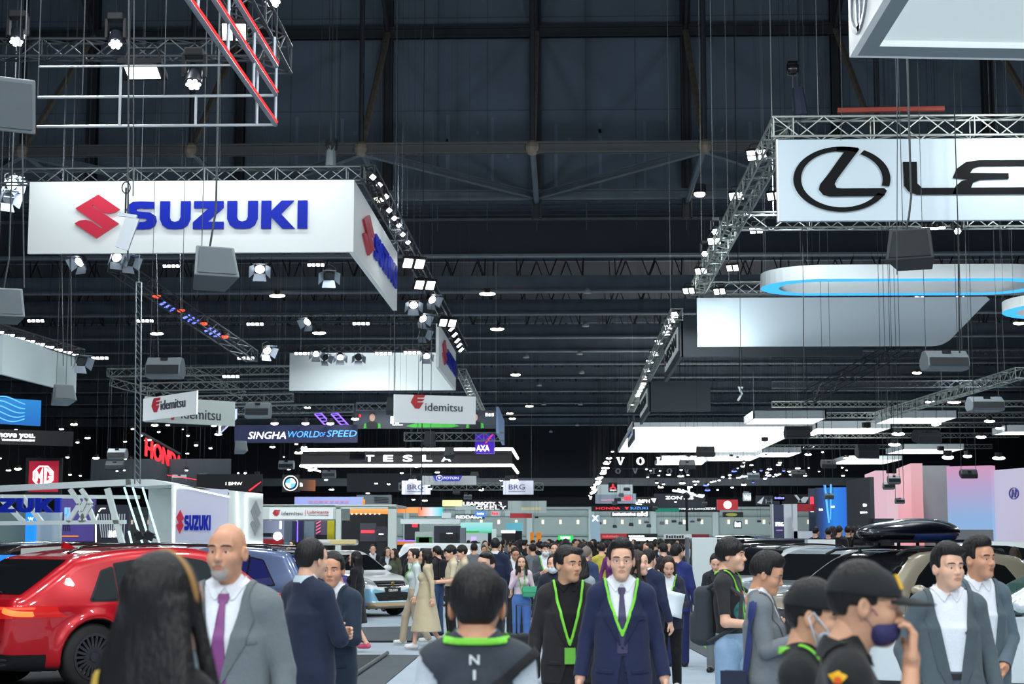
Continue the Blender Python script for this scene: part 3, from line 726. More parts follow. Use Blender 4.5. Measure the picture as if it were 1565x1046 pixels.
        if mirror:
            u = .33; zz = belt + .1; yy = float(hw(np.array([xs(u)]), np.array([belt]))[0]); mb = MB(); mb.ball((xs(u), sd * (yy + .12), zz), (.085, .12, .075), 12, 8); mo = mb.build('wing_mirror', paint, root, True)
            mb = MB(); mb.tube((xs(u), sd * (yy - .02), zz - .06), (xs(u), sd * (yy + .08), zz - .02), .025); mb.build('mirror_arm', black, mo)
    if rails:
        for sd in (1, -1):
            zz = H - .04; pts = [(xs(u), sd * (W / 2 * (1 - tum) - .06), H * (1. - .05 * abs(u + .15) ** 1.5 * 1.6) + (.035 if abs(u + .17) < .45 else -.02)) for u in np.linspace(-.66, .3, 13)]
            MB().path(pts, .02, 6).build('roof_rail', rails, root, True)
    # wheels
    tyre = mat('tyre_rubber', (.015, .015, .016), .75); rimm = mat('rim_%d' % int(rimcol[0] * 1000), rimcol, .28, .8)
    for c in wx:
        for sd in (1, -1):
            ctr = Vector((xs(c), sd * (W / 2 - .125), wheel)); r = wheel
            mb = MB(); mb.lathe((ctr.x, ctr.y - .11, ctr.z), [(r * .66, 0), (r * .9, 0), (r * .985, .03), (r, .06), (r, .16), (r * .985, .19), (r * .9, .22), (r * .66, .22), (r * .62, .2), (r * .62, .02), (r * .66, 0)], (0, 1, 0), 32, False); wo = mb.build('wheel', tyre, root, True)
            yo = ctr.y + sd * .098; mb = MB(); mb.lathe((ctr.x, yo - .02, ctr.z), [(r * .70, 0), (r * .72, .04), (r * .64, .04), (r * .62, 0), (r * .7, 0)], (0, 1, 0), 32, False)
            for i in range(spokes):
                t = 2 * math.pi * i / spokes; R = Matrix.Rotation(-t, 3, 'Y'); cc = R @ Vector((r * .37, 0, 0)); mb.box((ctr.x + cc.x, yo, ctr.z + cc.z), (r * .58, .03, r * .075), R)
            mb.lathe((ctr.x, yo - .02, ctr.z), [(r * .14, 0), (r * .14, .045), (r * .05, .05)], (0, 1, 0), 14); mb.build('rim', rimm, wo)
            mb = MB(); mb.lathe((ctr.x, yo - sd * .08 - .01, ctr.z), [(r * .45, 0), (r * .45, .02)], (0, 1, 0), 24); mb.build('brake_disc', mat('brake_disc', (.12, .12, .13), .35, .8), wo)
    if plate:
        txt, ph, front = plate; sg = 1 if front else -1
        near = np.abs(z - ph) < .06; sel = near & (ay < .2) & (x * sg > 0); xp = float((V[sel][:, 0] * sg).max()) * sg + sg * .012
        fr = Fr((xp, -sg * .24, ph - .06), (0, sg, 0)); mb = MB(); slab(mb, fr, 0, 0, .48, .12, .0, -.03); po = mb.build('number_plate', mat('plate_black', (.02, .02, .02), .4), root)
        mb = MB(); words(mb, fr, txt, .24, .035, .055, depth=.004, bold=.02, align='c'); mb.build('plate_lettering', mat('white_paint', (.85, .85, .85), .5), po)
    if extra: extra(dict(root=root, V=V, N=N, Q=Q, x=x, y=y, z=z, hw=hw, pt=pt, xs=xs, w=w_, L=L, W=W, H=H))
    return root
# ---------------------------------------------------------------- the hall itself
M_WALL = mat('bulkhead_blue', srgb(84, 97, 110), .85, vary=.10, vscale=.35, bump=.1, bscale=3)
M_STEEL = mat('dark_steel', srgb(32, 36, 42), .6, .2, vary=.2, vscale=2)
M_STEEL2 = mat('brown_lit_steel', srgb(112, 104, 92), .75, .0, vary=.25, vscale=3)  # brownish light on the braces is put into this colour
M_BEAM = mat('ceiling_beam_grey', srgb(84, 94, 104), .7, .1, vary=.15, vscale=1.)
M_DECK = mat('ceiling_deck', srgb(26, 30, 36), .9)
M_FLOOR = mat('carpet_light', srgb(160, 174, 186), .9, bump=.3, bscale=80, vary=.05, vscale=1.2)
M_DARKCARPET = mat('carpet_dark', srgb(74, 82, 88), .95, bump=.3, bscale=80, vary=.08, vscale=2)
M_BLACKCARPET = mat('carpet_black', srgb(48, 54, 58), .95, bump=.3, bscale=80, vary=.08, vscale=2)
M_WHITE = mat('white_panel', srgb(214, 222, 222), .5)
M_WHITE2 = mat('white_laminate', srgb(226, 232, 234), .35)
M_FARWALL = mat('far_wall', srgb(150, 165, 162), .8, vary=.06, vscale=.3)
M_ALU = mat('truss_aluminium', srgb(168, 176, 170), .45, .55)
M_ALUD = mat('truss_dark', srgb(52, 58, 63), .5, .4)
M_BLACK = mat('matt_black', srgb(22, 24, 27), .7)
M_GREY = mat('speaker_grey', srgb(112, 122, 128), .55, bump=.05, bscale=200)
M_GRILLE = mat('speaker_grille', srgb(52, 58, 62), .6, bump=.8, bscale=300)
def sbox(name, c, d, m): return struct(MB().box((0, 0, 0), d).build(name, m, loc=c) if False else MB().box(c, d).build(name, m))
YB = 72.
sbox('floor', (0, 100, -.1), (130, 230, .2), M_FLOOR)
zb1 = P(820, 303, YB).z
# upper bulkhead: panelled wall above the far bays, with its seams
wall = MB(); wall.box((0, YB + .6, (zb1 + 34) / 2), (130, .4, 34 - zb1)); struct(wall.build('wall_upper', M_WALL))
seam = MB()
for i in range(-22, 23): seam.box((P(820, 200, YB).x + i * 2.15, YB + .385, 25), (.03, .03, 20))
for zz in (P(820, 165, YB).z, P(820, 22, YB).z): seam.box((0, YB + .385, zz), (130, .03, .03))
struct(seam.build('trim_1', mat('seam_dark', srgb(66, 78, 92), .8)))
patchm = mat('wall_patches', srgb(100, 114, 130), .8)
pm = MB(); random.seed(3)
for px in (450, 520, 615, 683, 752, 850, 918, 987, 1150, 205, 310, 1250):
    a = P(px, 305, YB); b = P(px, 180 + random.uniform(-8, 8), YB); pm.box((a.x, YB + .388, (a.z + b.z) / 2), (.1 + random.random() * .08, .02, b.z - a.z))
for k in range(16):
    a = P(400 + k * 47, 190 + (k * 37) % 50, YB); pm.box((a.x, YB + .388, a.z), (.12, .02, .16))
struct(pm.build('trim_2', patchm))
# deck strip behind the bulkhead foot and the deep fascia beam
zb2 = P(820, 393, 76.4).z; ztop2 = P(820, 335, 76.4).z
dk = MB()
for i in range(8): dk.box((0, YB + .6 + i * .55, zb1 + .06 * (i % 2)), (130, .55, .12))
struct(dk.build('ceiling', mat('deck_blue', srgb(40, 48, 58), .6, .2)))
struct(MB().box((0, 76.6, (zb2 + ztop2) / 2), (130, .4, ztop2 - zb2)).build('beam', mat('fascia_blue', srgb(34, 42, 52), .8, vary=.1, vscale=.5)))
struct(MB().box((0, 76.35, zb2 + .05), (130, .5, .1)).build('beam', mat('flange_grey', srgb(92, 100, 106), .5, .2)))
struct(MB().box((0, 76.3, ztop2 - .05), (130, .3, .12)).build('beam', mat('flange_dim', srgb(70, 76, 80), .6)))
# columns in front of the bulkhead: back row on the wall, slim row ahead, braces between
def bar(name, a, b, r, m, n=6): return struct(MB().tube(a, b, r, n).build(name, m))
def hbeam(name, a, b, w, h, m):
    a = Vector(a); b = Vector(b); d = b - a; L = d.length; q = d.to_track_quat('X', 'Z').to_matrix(); mb = MB(); c = (a + b) / 2
    for s in (-1, 1): mb.box(c + q @ Vector((0, 0, s * (h / 2 - h * .09))), (L, w, h * .18), q)
    mb.box(c, (L, w * .3, h), q); return struct(mb.build(name, m))
YF = 62.6; step = 6.45; x0 = P(820, 200, YB).x
zn = P(820, 226, YF).z; zu = P(820, 52, YB).z; zbm = P(820, 300, YB).z
for i in range(-4, 6):
    xb = x0 + i * step
    hbeam('column', (xb, YB - .1, zbm - 1.), (xb, YB - .1, 31), .5, .42, M_STEEL)
    bar('column', (xb, YF, zn), (xb, YF, 31), .1, M_STEEL, 8)
    bar('brace', (xb, YB - .3, zu), (xb, YF, zn), .14, M_STEEL2)
    bar('brace', (xb, YB - .3, zu), (xb, YF, zu + 6.), .12, M_STEEL)
    bar('brace', (xb, YF, zn), (xb, YB - .3, zbm - .3), .12, M_BEAM)
    MB().ball((xb, YF, zn), .3, 10, 6).build('beam', M_STEEL2)['kind'] = 'structure'
    if i % 2 == 0:
        for s in (-1, 1): hbeam('brace', (xb + 0., YB - .5, zbm - .1), (xb + s * step, YF, zn - .1), .22, .28, M_BEAM)
hbeam('beam', (-60, YF, zn), (60, YF, zn), .3, .42, mat('steel_dust', srgb(66, 68, 68), .7))
hbeam('beam', (-60, YB - .3, zu), (60, YB - .3, zu), .3, .5, M_STEEL)
hbeam('beam', (-60, YB - .3, zbm), (60, YB - .3, zbm), .4, .4, M_BEAM)
# far bays: deck, trusses hung below it, far end wall
ZB = 14.4
struct(MB().box((0, 142, 18.2), (130, 131, .3)).build('ceiling', M_DECK))
BEAMS = [87.3, 96.2, 107.5, 115.5, 124, 134.5, 147, 160, 175, 191]
for n_, Yb in enumerate(BEAMS):
    mb = MB(); mb.box((0, Yb, ZB + .55), (124, .5, .75)); mb.box((0, Yb - .1, ZB + .12), (124, .75, .1)); mb.box((0, Yb, 17.7), (124, .3, .3)); struct(mb.build('beam', M_BEAM))
    mb = MB(); k = 0
    for xx in np.arange(-45, 45, 1.7):
        mb.tube((xx, Yb, ZB + .9), (xx + (.85 if k % 3 else .1), Yb, 17.6), .05, 4); mb.tube((xx + 1.7, Yb, ZB + .9), (xx + (.85 if k % 3 else 1.6), Yb, 17.6), .04, 4); k += 1
    struct(mb.build('brace', M_STEEL))
YFAR = 205.
zf = P(850, 779, YFAR).z
struct(MB().box((0, YFAR + .5, zf / 2), (130, .6, zf)).build('wall_back', M_FARWALL))
struct(MB().box((0, YFAR + 4, zf + 9), (130, .6, 18)).build('wall_back_upper', mat('curtain_black', srgb(20, 24, 30), .95)))
struct(MB().box((0, YFAR - 2, P(850, 738, YFAR).z), (130, .8, .9)).build('beam', mat('flange_dim')))
struct(MB().box((0, YFAR + 1.6, zf + .15), (130, 3.5, .3)).build('trim_3', M_FARWALL))
for i in range(-12, 13):
    xx = i * 7.4 + 3; struct(MB().box((xx, YFAR + .1, zf / 2), (.7, .4, zf)).build('column', mat('far_column', srgb(172, 188, 186), .7)))
    nb = MB()
    for q in range(3): nb.box((xx + 1.6 + q * 2.1, YFAR + .15, zf * .72), (.3, .2, .5))
    MB_ = nb.build('trim_4', mat('wall_lamp_warm', (.9, .8, .65), emit=.5, ecol=(1, .85, .65))); MB_['kind'] = 'structure'
for zz in (zf * .42, zf * .86): struct(MB().box((0, YFAR + .1, zz), (130, .3, .18)).build('trim_5', mat('far_rail', srgb(126, 142, 142), .7)))
struct(MB().box((-58, 100, 15), (.5, 230, 34)).build('wall_left', M_BLACK)); struct(MB().box((58, 100, 15), (.5, 230, 34)).build('wall_right', M_BLACK))
struct(MB().box((0, 30, 33), (130, 90, .4)).build('ceiling', M_DECK))
# carpets and floor edges
def carpet(name, pts, m, z=.012, label=None):
    q = [G(*p) for p in pts]; mb = MB(); mb.prism([(p.x, p.y, .002) for p in q], (0, 0, z)); return struct(mb.build(name, m))
carpet('floor_mat', [(380, 1003), (592, 1002.5), (470, 1085), (300, 1090)], M_BLACKCARPET)
carpet('floor_mat', [(594, 1002.5), (641, 1003), (540, 1088), (474, 1086)], M_DARKCARPET)
carpet('floor_mat', [(470, 982), (631, 982), (659, 966), (668, 958), (556, 960), (470, 960)], M_DARKCARPET)
carpet('floor_mat', [(-400, 1200), (220, 1200), (420, 985), (380, 950), (-300, 950)], M_BLACKCARPET, .008)
carpet('floor_mat', [(1028, 978), (1050, 966), (1098, 966), (1088, 1010)], M_DARKCARPET)
carpet('floor_mat', [(1063, 978), (1098, 974), (1130, 990), (1088, 1002)], mat('carpet_green', srgb(110, 190, 50), .9, bump=.3, bscale=80), .02)
for n_, (a, b) in enumerate((((592, 1002.5), (470, 1086)), ((659, 966), (631, 982)))):
    p, q = G(*a), G(*b); tag(MB().tube((p.x, p.y, .04), (q.x, q.y, .04), .03, 8).build('edge_rod', mat('rod_grey', srgb(96, 104, 108), .4, .3)), ['thin grey edging bar lying beside the black floor mat', 'short grey edging bar on the carpet corner by the white shoes'][n_], 'edging bar')
p, q = G(470, 982.5), G(632, 982); tag(MB().box(((p.x + q.x) / 2, p.y, .02), (q.x - p.x, .06, .03)).build('edge_strip', M_BLACK), 'black floor strip along the front of the dark carpet', 'edging bar')

# ---------------------------------------------------------------- light of the hall: rows of ceiling lamps over the aisle and stands, then added fill
for j, Yl in enumerate((3, 10, 17, 24, 31)):
    for i, xl in enumerate((-9, -3, 3, 9)):
        area('hall_light', (xl + (j % 2) * 1.2, Yl, 11.5), .9, 300, (xl * .8, Yl + 1.5, 0), (.93, .98, 1.))
for Yl in (44, 58, 74, 92, 112, 135, 160, 188):
    for xl in (-22, -9, 8 if Yl != 58 else 26, 22): area('hall_light', (xl, Yl, 9.5 if Yl < 80 else 11), 1.6, 560 + 3 * Yl + (1400 if Yl > 150 else 0), (xl, Yl + 1, 0), (.93, .98, 1.))

for xl, Yl in ((-14, 42), (-5, 46), (6, 46), (14, 42)): area('bulkhead_fill', (xl, Yl, 11.2), .8, 420, (xl * .9, 72, 24), (.85, .93, 1))  # unseen area lights added to brighten the dark bulkhead
for xl in (-7, -1, 5): area('hall_light', (xl, -5, 8.5), 1.2, 420, (xl * .5, 11, 1.2), (.95, .98, 1.))  # added fill behind the camera, brightens the faces
# ---------------------------------------------------------------- trusses, lamps, loudspeakers
def truss(label, a, b, w=.35, h=.35, m=None, seg=None, r=.026, cat='truss', group=None, up=(0, 0, 1)):
    a = Vector(a); b = Vector(b); d = (b - a); L = d.length; d.normalize(); s = d.cross(Vector(up)).normalized(); u = s.cross(d); m = m or M_ALU
    mb = MB(); n = max(2, round(L / (seg or w * 1.25))); o = a.copy()
    cor = [(-w / 2, -h / 2), (w / 2, -h / 2), (w / 2, h / 2), (-w / 2, h / 2)]
    V = lambda c, t: (s * c[0] + u * c[1] + d * t)
    for c in cor: mb.tube(V(c, 0), V(c, L), r, 6)
    for i in range(n):
        t0, t1 = L * i / n, L * (i + 1) / n
        for k in range(4):
            p, q = cor[k], cor[(k + 1) % 4]
            if (i + k) % 2: p, q = q, p
            mb.tube(V(p, t0), V(q, t1), r * .55, 4, cap=False)
        if i % 4 == 0:
            for k in range(4): mb.tube(V(cor[k], t0), V(cor[(k + 1) % 4], t0), r * .55, 4, cap=False)
    for k in range(4): mb.tube(V(cor[k], L), V(cor[(k + 1) % 4], L), r * .55, 4, cap=False)
    for t in (.08, .92): q = d * L * t; mb.tube(q + Vector((0, 0, h * .4)), (q.x, q.y, roof_z(a.y + q.y) - a.z), .006, 4)
    o = mb.build('lighting_truss', m); o.location = a; return tag(o, label, cat, group)
LENS = glow('lamp_white', (1, 1, 1), 4.5); LENSW = glow('lamp_warm', (1, .93, .72), 8.); LENSB = glow('lamp_blue', (.12, .16, 1), 2.6); LENSR = glow('lamp_red', (1, .06, .02), 2.6); LENSC = glow('lamp_cool', (.72, .85, 1), 8.)
def rot_to(d, up=(0, 0, 1)):
    return Vector(d).normalized().to_track_quat('-Z', 'Y').to_matrix()
def flood(label, c, d, w=.5, h=.3, cells=2, lens=None, group=None, rows=1, arm=None):
    """flat flood lamp: housing, glowing cells, bracket"""
    R = rot_to(d); root = thing('flood_lamp', label, 'lamp', c, 0, group); mb = MB(); mb.box((0, 0, 0), (w, h, .08), R)
    for i in range(6): mb.box(R @ Vector((-w * .42 + w * .84 * i / 5, 0, .055)), (w * .04, h * .9, .05), R)
    mb.build('housing', M_BLACK, root)
    for i in range(cells):
        for j in range(rows):
            MB().box(R @ Vector(((i + .5) / cells * w - w / 2, (j + .5) / rows * h - h / 2, -.045)), (w / cells * .72, h / rows * .74, .012), R).build('light_cell', lens or LENS, root)
    mb = MB(); z = arm or .3
    for s in (-1, 1): mb.tube(R @ Vector((s * w * .52, 0, 0)), (R @ Vector((s * w * .3, 0, 0))) + Vector((0, 0, z)), .012, 5)
    mb.tube((R @ Vector((-w * .3, 0, 0))) + Vector((0, 0, z)), (R @ Vector((w * .3, 0, 0))) + Vector((0, 0, z)), .015, 5); mb.build('bracket', M_BLACK, root); sling(root, [(0, 0, z)])
    return root
def barn(label, c, d, r=.13, lens=None, group=None, flap=1.6, lit=True):
    """spotlight with four barn-door flaps"""
    R = rot_to(d); root = thing('barn_door_spotlight', label, 'spotlight', c, 0, group)
    A = lambda x, y, z: R @ Vector((x, y, z))
    mb = MB(); mb.lathe((0, 0, 0), [(r * .5, .22), (r * .95, .15), (r, 0), (r, -.02)], R @ Vector((0, 0, 1)), 14); mb.build('lamp_can', M_BLACK, root, True)
    MB().tube(A(0, 0, -.022), A(0, 0, -.03), r * .9, 14).build('lens', (lens or LENS) if lit else M_GRILLE, root)
    fm = mat('barn_flap', srgb(150, 160, 172), .4, .5)
    for k in range(4):
        t = math.pi / 2 * k; Z = Matrix.Rotation(t, 3, 'Z'); q = [Z @ Vector(p) for p in ((-r, r, -.02), (r, r, -.02), (r * 1.25, r * flap, -.2), (-r * 1.25, r * flap, -.2))]
        mb = MB(); mb.prism([R @ p for p in q], R @ (Z @ Vector((0, .008, .004)))); mb.build('barn_flap', fm, root)
    mb = MB()
    for s in (-1, 1): mb.path([A(s * r * 1.1, 0, .05), A(s * r * 1.1, 0, .05) + Vector((0, 0, .2)), Vector((0, 0, .32))], .01, 5)
    mb.build('yoke', M_BLACK, root); sling(root, [(0, 0, .3)]); return root
def moving(label, c, d, s=1., group=None, lens=None):
    """moving head: base box, two-armed yoke, tilting head with a ring of cells"""
    root = thing('moving_head_lamp', label, 'lamp', c, 0, group); R = rot_to(d)
    MB().box((0, 0, .42 * s), (.3 * s, .26 * s, .14 * s)).build('base', M_BLACK, root, bevel=.02)
    mb = MB(); mb.box((.17 * s, 0, .2 * s), (.05 * s, .12 * s, .36 * s)); mb.box((-.17 * s, 0, .2 * s), (.05 * s, .12 * s, .36 * s)); mb.build('yoke', M_BLACK, root)
    mb = MB(); mb.lathe((0, 0, 0), [(.06 * s, .2 * s), (.12 * s, .14 * s), (.14 * s, -.1 * s), (.145 * s, -.13 * s)], R @ Vector((0, 0, 1)), 14); mb.build('head', mat('lamp_body', srgb(40, 44, 52), .4), root, True)
    mb = MB()
    for k in range(7):
        t = 2 * math.pi * k / 6; q = Vector((0, 0, 0)) if k == 6 else Vector((math.cos(t), math.sin(t), 0)) * .085 * s
        mb.tube(R @ (q + Vector((0, 0, -.13 * s))), R @ (q + Vector((0, 0, -.145 * s))), .04 * s, 8)
    mb.build('lens', lens or LENS, root); sling(root, [(0, 0, .48 * s)]); return root
def dot(name, label, c, r, m, group, elong=1., cat='spotlight'):
    mb = MB(); mb.tube((0, 0, r), (0, 0, roof_z(c[1]) - c[2]), .005, 3); mb.lathe((0, 0, 0), [(r * 1.15, r * 1.6), (r * 1.15, 0)], (0, 0, 1), 8); n0 = len(mb.f)
    mb.ball((0, -r * .3, -r * .15), (r * elong, r * .9, r * .55), 8, 5)
    o = mb.build(name, [M_BLACK, m]); o.data.polygons.foreach_set('material_index', [0 if i < n0 else 1 for i in range(len(mb.f))]); o.location = c
    return tag(o, label, cat, group)
def hang(mb, p, ztop, r=.008): mb.tube(p, (p[0], p[1], ztop), r, 5)
def speaker(label, px, py, wpx, hpx, yaw=0., tilt=.5, real=.62, col=None, ztop=None, kind='trap', group=None, cables=2, Y=None):
    """flown loudspeaker: tapered cabinet, grille, handle cup and its hanging cables"""
    Y = min(Y or real * F_PX / wpx, 120.); c = P(px, py, Y); W = wpx * Y / F_PX; Hh = hpx * Y / F_PX
    root = thing('loudspeaker', label, 'loudspeaker', c, 0, group); R = Matrix.Rotation(yaw, 3, 'Z') @ Matrix.Rotation(tilt, 3, 'X'); m = col or M_GREY
    A = lambda x, y, z: R @ Vector((x * W, y * W, z * Hh))
    if kind == 'trap':
        f = [A(-.5, -.35, -.42), A(.5, -.35, -.42), A(.42, -.3, .5), A(-.42, -.3, .5)]; b = [A(-.36, .38, -.5), A(.36, .38, -.5), A(.26, .34, .42), A(-.26, .34, .42)]
        MB().hexa(f, b).build('cabinet', m, root, bevel=.02)
        n = (f[1] - f[0]).cross(f[3] - f[0]).normalized() * .012
        g = [f[0] * .92 + f[2] * .08, f[1] * .92 + f[3] * .08, f[2] * .92 + f[0] * .08, f[3] * .92 + f[1] * .08]
        mb = MB(); mb.prism([p + n * 1. for p in g], n * .8); mb.build('grille', mat('grille_pale', srgb(92, 102, 108), .6, bump=.5, bscale=300) if col is None else M_GRILLE, root)
        mb = MB()
        for s in (-1, 1):
            q = (f[1] + b[1] + f[2] + b[2]) / 4 if s > 0 else (f[0] + b[0] + f[3] + b[3]) / 4; mb.box(q, (W * .05, W * .16, Hh * .22), R)
        mb.build('handle_cup', M_BLACK, root)
        tops = [A(-.2, .1, .46), A(.2, .1, .46)]
    else:
        prof = [(-.34, -.5), (.2, -.5), (.36, -.25), (.36, .1), (.14, .5), (-.1, .5), (-.36, .12), (-.4, -.3)]
        mb = MB(); mb.prism([A(-.5, y, z) for y, z in prof][::-1], A(1, 0, 0)); mb.build('cabinet', m, root, bevel=.02)
        mb = MB(); mb.prism([A(-.46, -.415, -.32), A(.46, -.415, -.32), A(.46, -.385, .1), A(-.46, -.385, .1)], A(0, -.02, 0)); mb.build('grille', M_GRILLE if col is None else M_BLACK, root)
        mb = MB(); mb.box(A(0, -.2, .4), (W * .2, W * .06, Hh * .16), R); mb.build('handle_cup', M_BLACK, root)
        tops = [A(-.44, 0, .45), A(.44, 0, .45)]
    mb = MB(); zt = roof_z(c.y) - c.z
    for q in tops[:cables]: mb.tube(q, (q.x, q.y, zt), .007, 5)
    if cables == 1: mb.path([(0, .05, zt), (.02, .06, .9), (-.03, .05, .55), (-.12 * W, .1, Hh * .45)], .018, 6)
    mb.build('suspension_cable', mat('cable_grey', srgb(84, 90, 94), .6) if Y < 45 else mat('cable_dim', srgb(48, 53, 57), .6), root); return root

# ---- first blue-lettered box (sign hung over the stand), its trusses and lamps
BLUE = mat('sign_blue', srgb(14, 40, 176), .5, spec=.2); REDS = mat('sign_red', srgb(214, 40, 70), .4); SIGNW = mat('sign_white', srgb(232, 238, 238), .5, emit=.10, ecol=(.9, .97, 1))
S_LOGO = [[(.517, 1), (1, .662), (.897, .588), (.749, .558), (.601, .604), (.402, .765), (.387, .742), (.989, .335), (.498, 0), (0, .335), (.103, .404), (.251, .423), (.38, .385), (.616, .223), (.631, .242), (.011, .685)]]
def sz_letters():
    S = [(1., .98), (1, .74), (.62, .74), (.5, .76), (.36, .73), (.34, .69), (.38, .65), (.5, .63), (.86, .60), (1.06, .48), (1.1, .30), (1.04, .12), (.86, .015), (.6, 0), (.0, .02), (.0, .27), (.5, .26), (.66, .27), (.74, .31), (.74, .36), (.66, .39), (.5, .40), (.2, .43), (.04, .53), (-.02, .70), (.05, .88), (.22, .985), (.5, 1.)]
    U = [(0, 1), (.36, 1), (.36, .42), (.42, .30), (.56, .26), (.70, .30), (.76, .42), (.76, 1), (1.12, 1), (1.12, .36), (1.02, .14), (.84, .02), (.56, 0), (.28, .02), (.1, .14), (0, .36)]
    Z = [(0, 1), (1.08, 1), (1.08, .76), (.5, .26), (1.1, .26), (1.1, 0), (-.03, 0), (-.03, .24), (.54, .74), (0, .74)]
    K = [(0, 0), (0, 1), (.36, 1), (.36, .62), (.74, 1), (1.2, 1), (.72, .53), (1.24, 0), (.77, 0), (.36, .42), (.36, 0)]
    I = [(0, 0), (.36, 0), (.36, 1), (0, 1)]
    return [S, U, Z, U, K, I]
def blue_word(mb, fr, x, y, h, w, depth):
    adv = [1.22, 1.25, 1.22, 1.25, 1.33, .36]; tot = sum(adv); kx = w / tot; cx = 0
    for L, a in zip(sz_letters(), adv): shape(mb, fr, [L], x + cx * kx, y, kx, h, depth, .02); cx += a
def blue_sign(label, fr, w, h, parts, group='white signs with blue lettering'):
    root = thing('hanging_sign', label, 'sign', fr.o, 0, group); lf = Fr((0, 0, 0), fr.u, fr.v)
    mb = MB(); slab(mb, lf, 0, 0, w, h, 0, -.12); mb.build('panel', SIGNW, root)
    if parts:
        (lx0, lx1, ly0, ly1), (tx0, tx1, ty0, ty1) = parts
        mb = MB(); shape(mb, lf, S_LOGO, lx0 * w, ly0 * h, (lx1 - lx0) * w, (ly1 - ly0) * h, .06, .02); mb.build('emblem', REDS, root)
        mb = MB(); blue_word(mb, lf, tx0 * w, ty0 * h, (ty1 - ty0) * h, (tx1 - tx0) * w, .06); mb.build('lettering', BLUE, root)
    sling(root, [tuple(lf.at(w * f, h, -.06)) for f in (.05, .95)]); return root
XS = P(540, 385, 40).x
ZS0, ZS1 = P(540, 385, 40).z, P(540, 275, 40).z; HS = ZS1 - ZS0
frA, wA, _ = panel_frame(42, 40, 540, 40, 280, 386); frA.o.z = ZS0
blue_sign('long white hanging sign with big red emblem and blue capitals', frA, wA, HS, (((114 - 42) / 498, (183 - 42) / 498, .2, .81), ((194 - 42) / 498, (470 - 42) / 498, .32, .71)))
frB = Fr((XS + .002, 40.02, ZS0), (0, 1, 0)); wB = 10.5
blue_sign('foreshortened aisle face of the nearer blue-lettered box', frB, wB, HS, ((.14, .36, .2, .8), (.38, .93, .31, .69)))
frC = Fr((XS, 67.4, ZS0), (0, 1, 0)); blue_sign('small far aisle face with red emblem above the blank white band', frC, 10.6, HS, ((.14, .36, .2, .8), (.38, .93, .31, .69)))
frD = Fr((P(442, 600, 78).x, 78, ZS0), (1, 0, 0)); wD = XS - frD.o.x; MBd = MB(); [MBd.tube((q, .06, HS), (q, .06, 18.05 - ZS0), .006, 4) for q in (.5, 6)]; slab(MBd, Fr((0, 0, 0), (1, 0, 0)), 0, 0, wD, HS, 0, -.12); od = MBd.build('hanging_banner', mat('panel_grey', srgb(196, 206, 208), .6)); od.location = frD.o; tag(od, 'blank white hanging band with lamps along its top edge', 'panel')
XL = P(45, 280, 40).x; ZT = P(540, 266, 40.4).z
truss('silver truss running along the top of the long blue-lettered sign', (XL - 1, 40.5, ZT), (XS + .2, 40.5, ZT), .34, .34, mat('truss_mid', srgb(110, 118, 120), .45, .5))
truss('dark truss receding along the aisle side of the blue-lettered boxes', (XS + .3, 40.2, ZT), (XS + .3, 79, ZT), .34, .34, M_ALUD)
for n_, (Yt, lab) in enumerate(((50.8, 'dark truss crossing just below the long blue-lettered sign'), (67.2, 'dark truss crossing behind the wedge loudspeaker below the sign'), (78.3, 'dark truss above the blank white band'))):
    truss(lab, (XL - 2.5 - n_ * 2, Yt, ZT), (XS, Yt, ZT), .34, .34, M_ALUD)
for n_, (px, py) in enumerate(((568, 269), (578, 281), (588, 299), (593, 320), (601, 332), (608, 343), (614, 357), (622, 369))):
    Yl = 40 * 297 / (865 - px); flood('%s flood lamp from the near corner on the truss beside the blue-lettered box' % ORD[n_], P(px, py, Yl), (.75, -.1, -.8), .46, .15, 1, group='flood lamps beside the blue-lettered box', arm=.15)
for n_, (px, py) in enumerate(((632, 402), (649, 435), (684, 493))):
    Yl = 40 * 297 / (865 - px); flood('%s pair-cell flood lamp beyond the near blue-lettered box' % ORD[n_], P(px, py, Yl), (.3, -.7, -.7), .75, .42, 2, group='flood lamps beyond the blue-lettered box', arm=.2)
for n_, (px, py) in enumerate(((689, 502), (694, 511), (698, 520), (701, 527), (704, 534))):
    Yl = 40 * 297 / (865 - px); flood('%s small flood lamp above the far red-emblem face' % ORD[n_], P(px, py, Yl), (.75, -.1, -.8), .55, .3, 1, group='flood lamps over the far box', arm=.15)
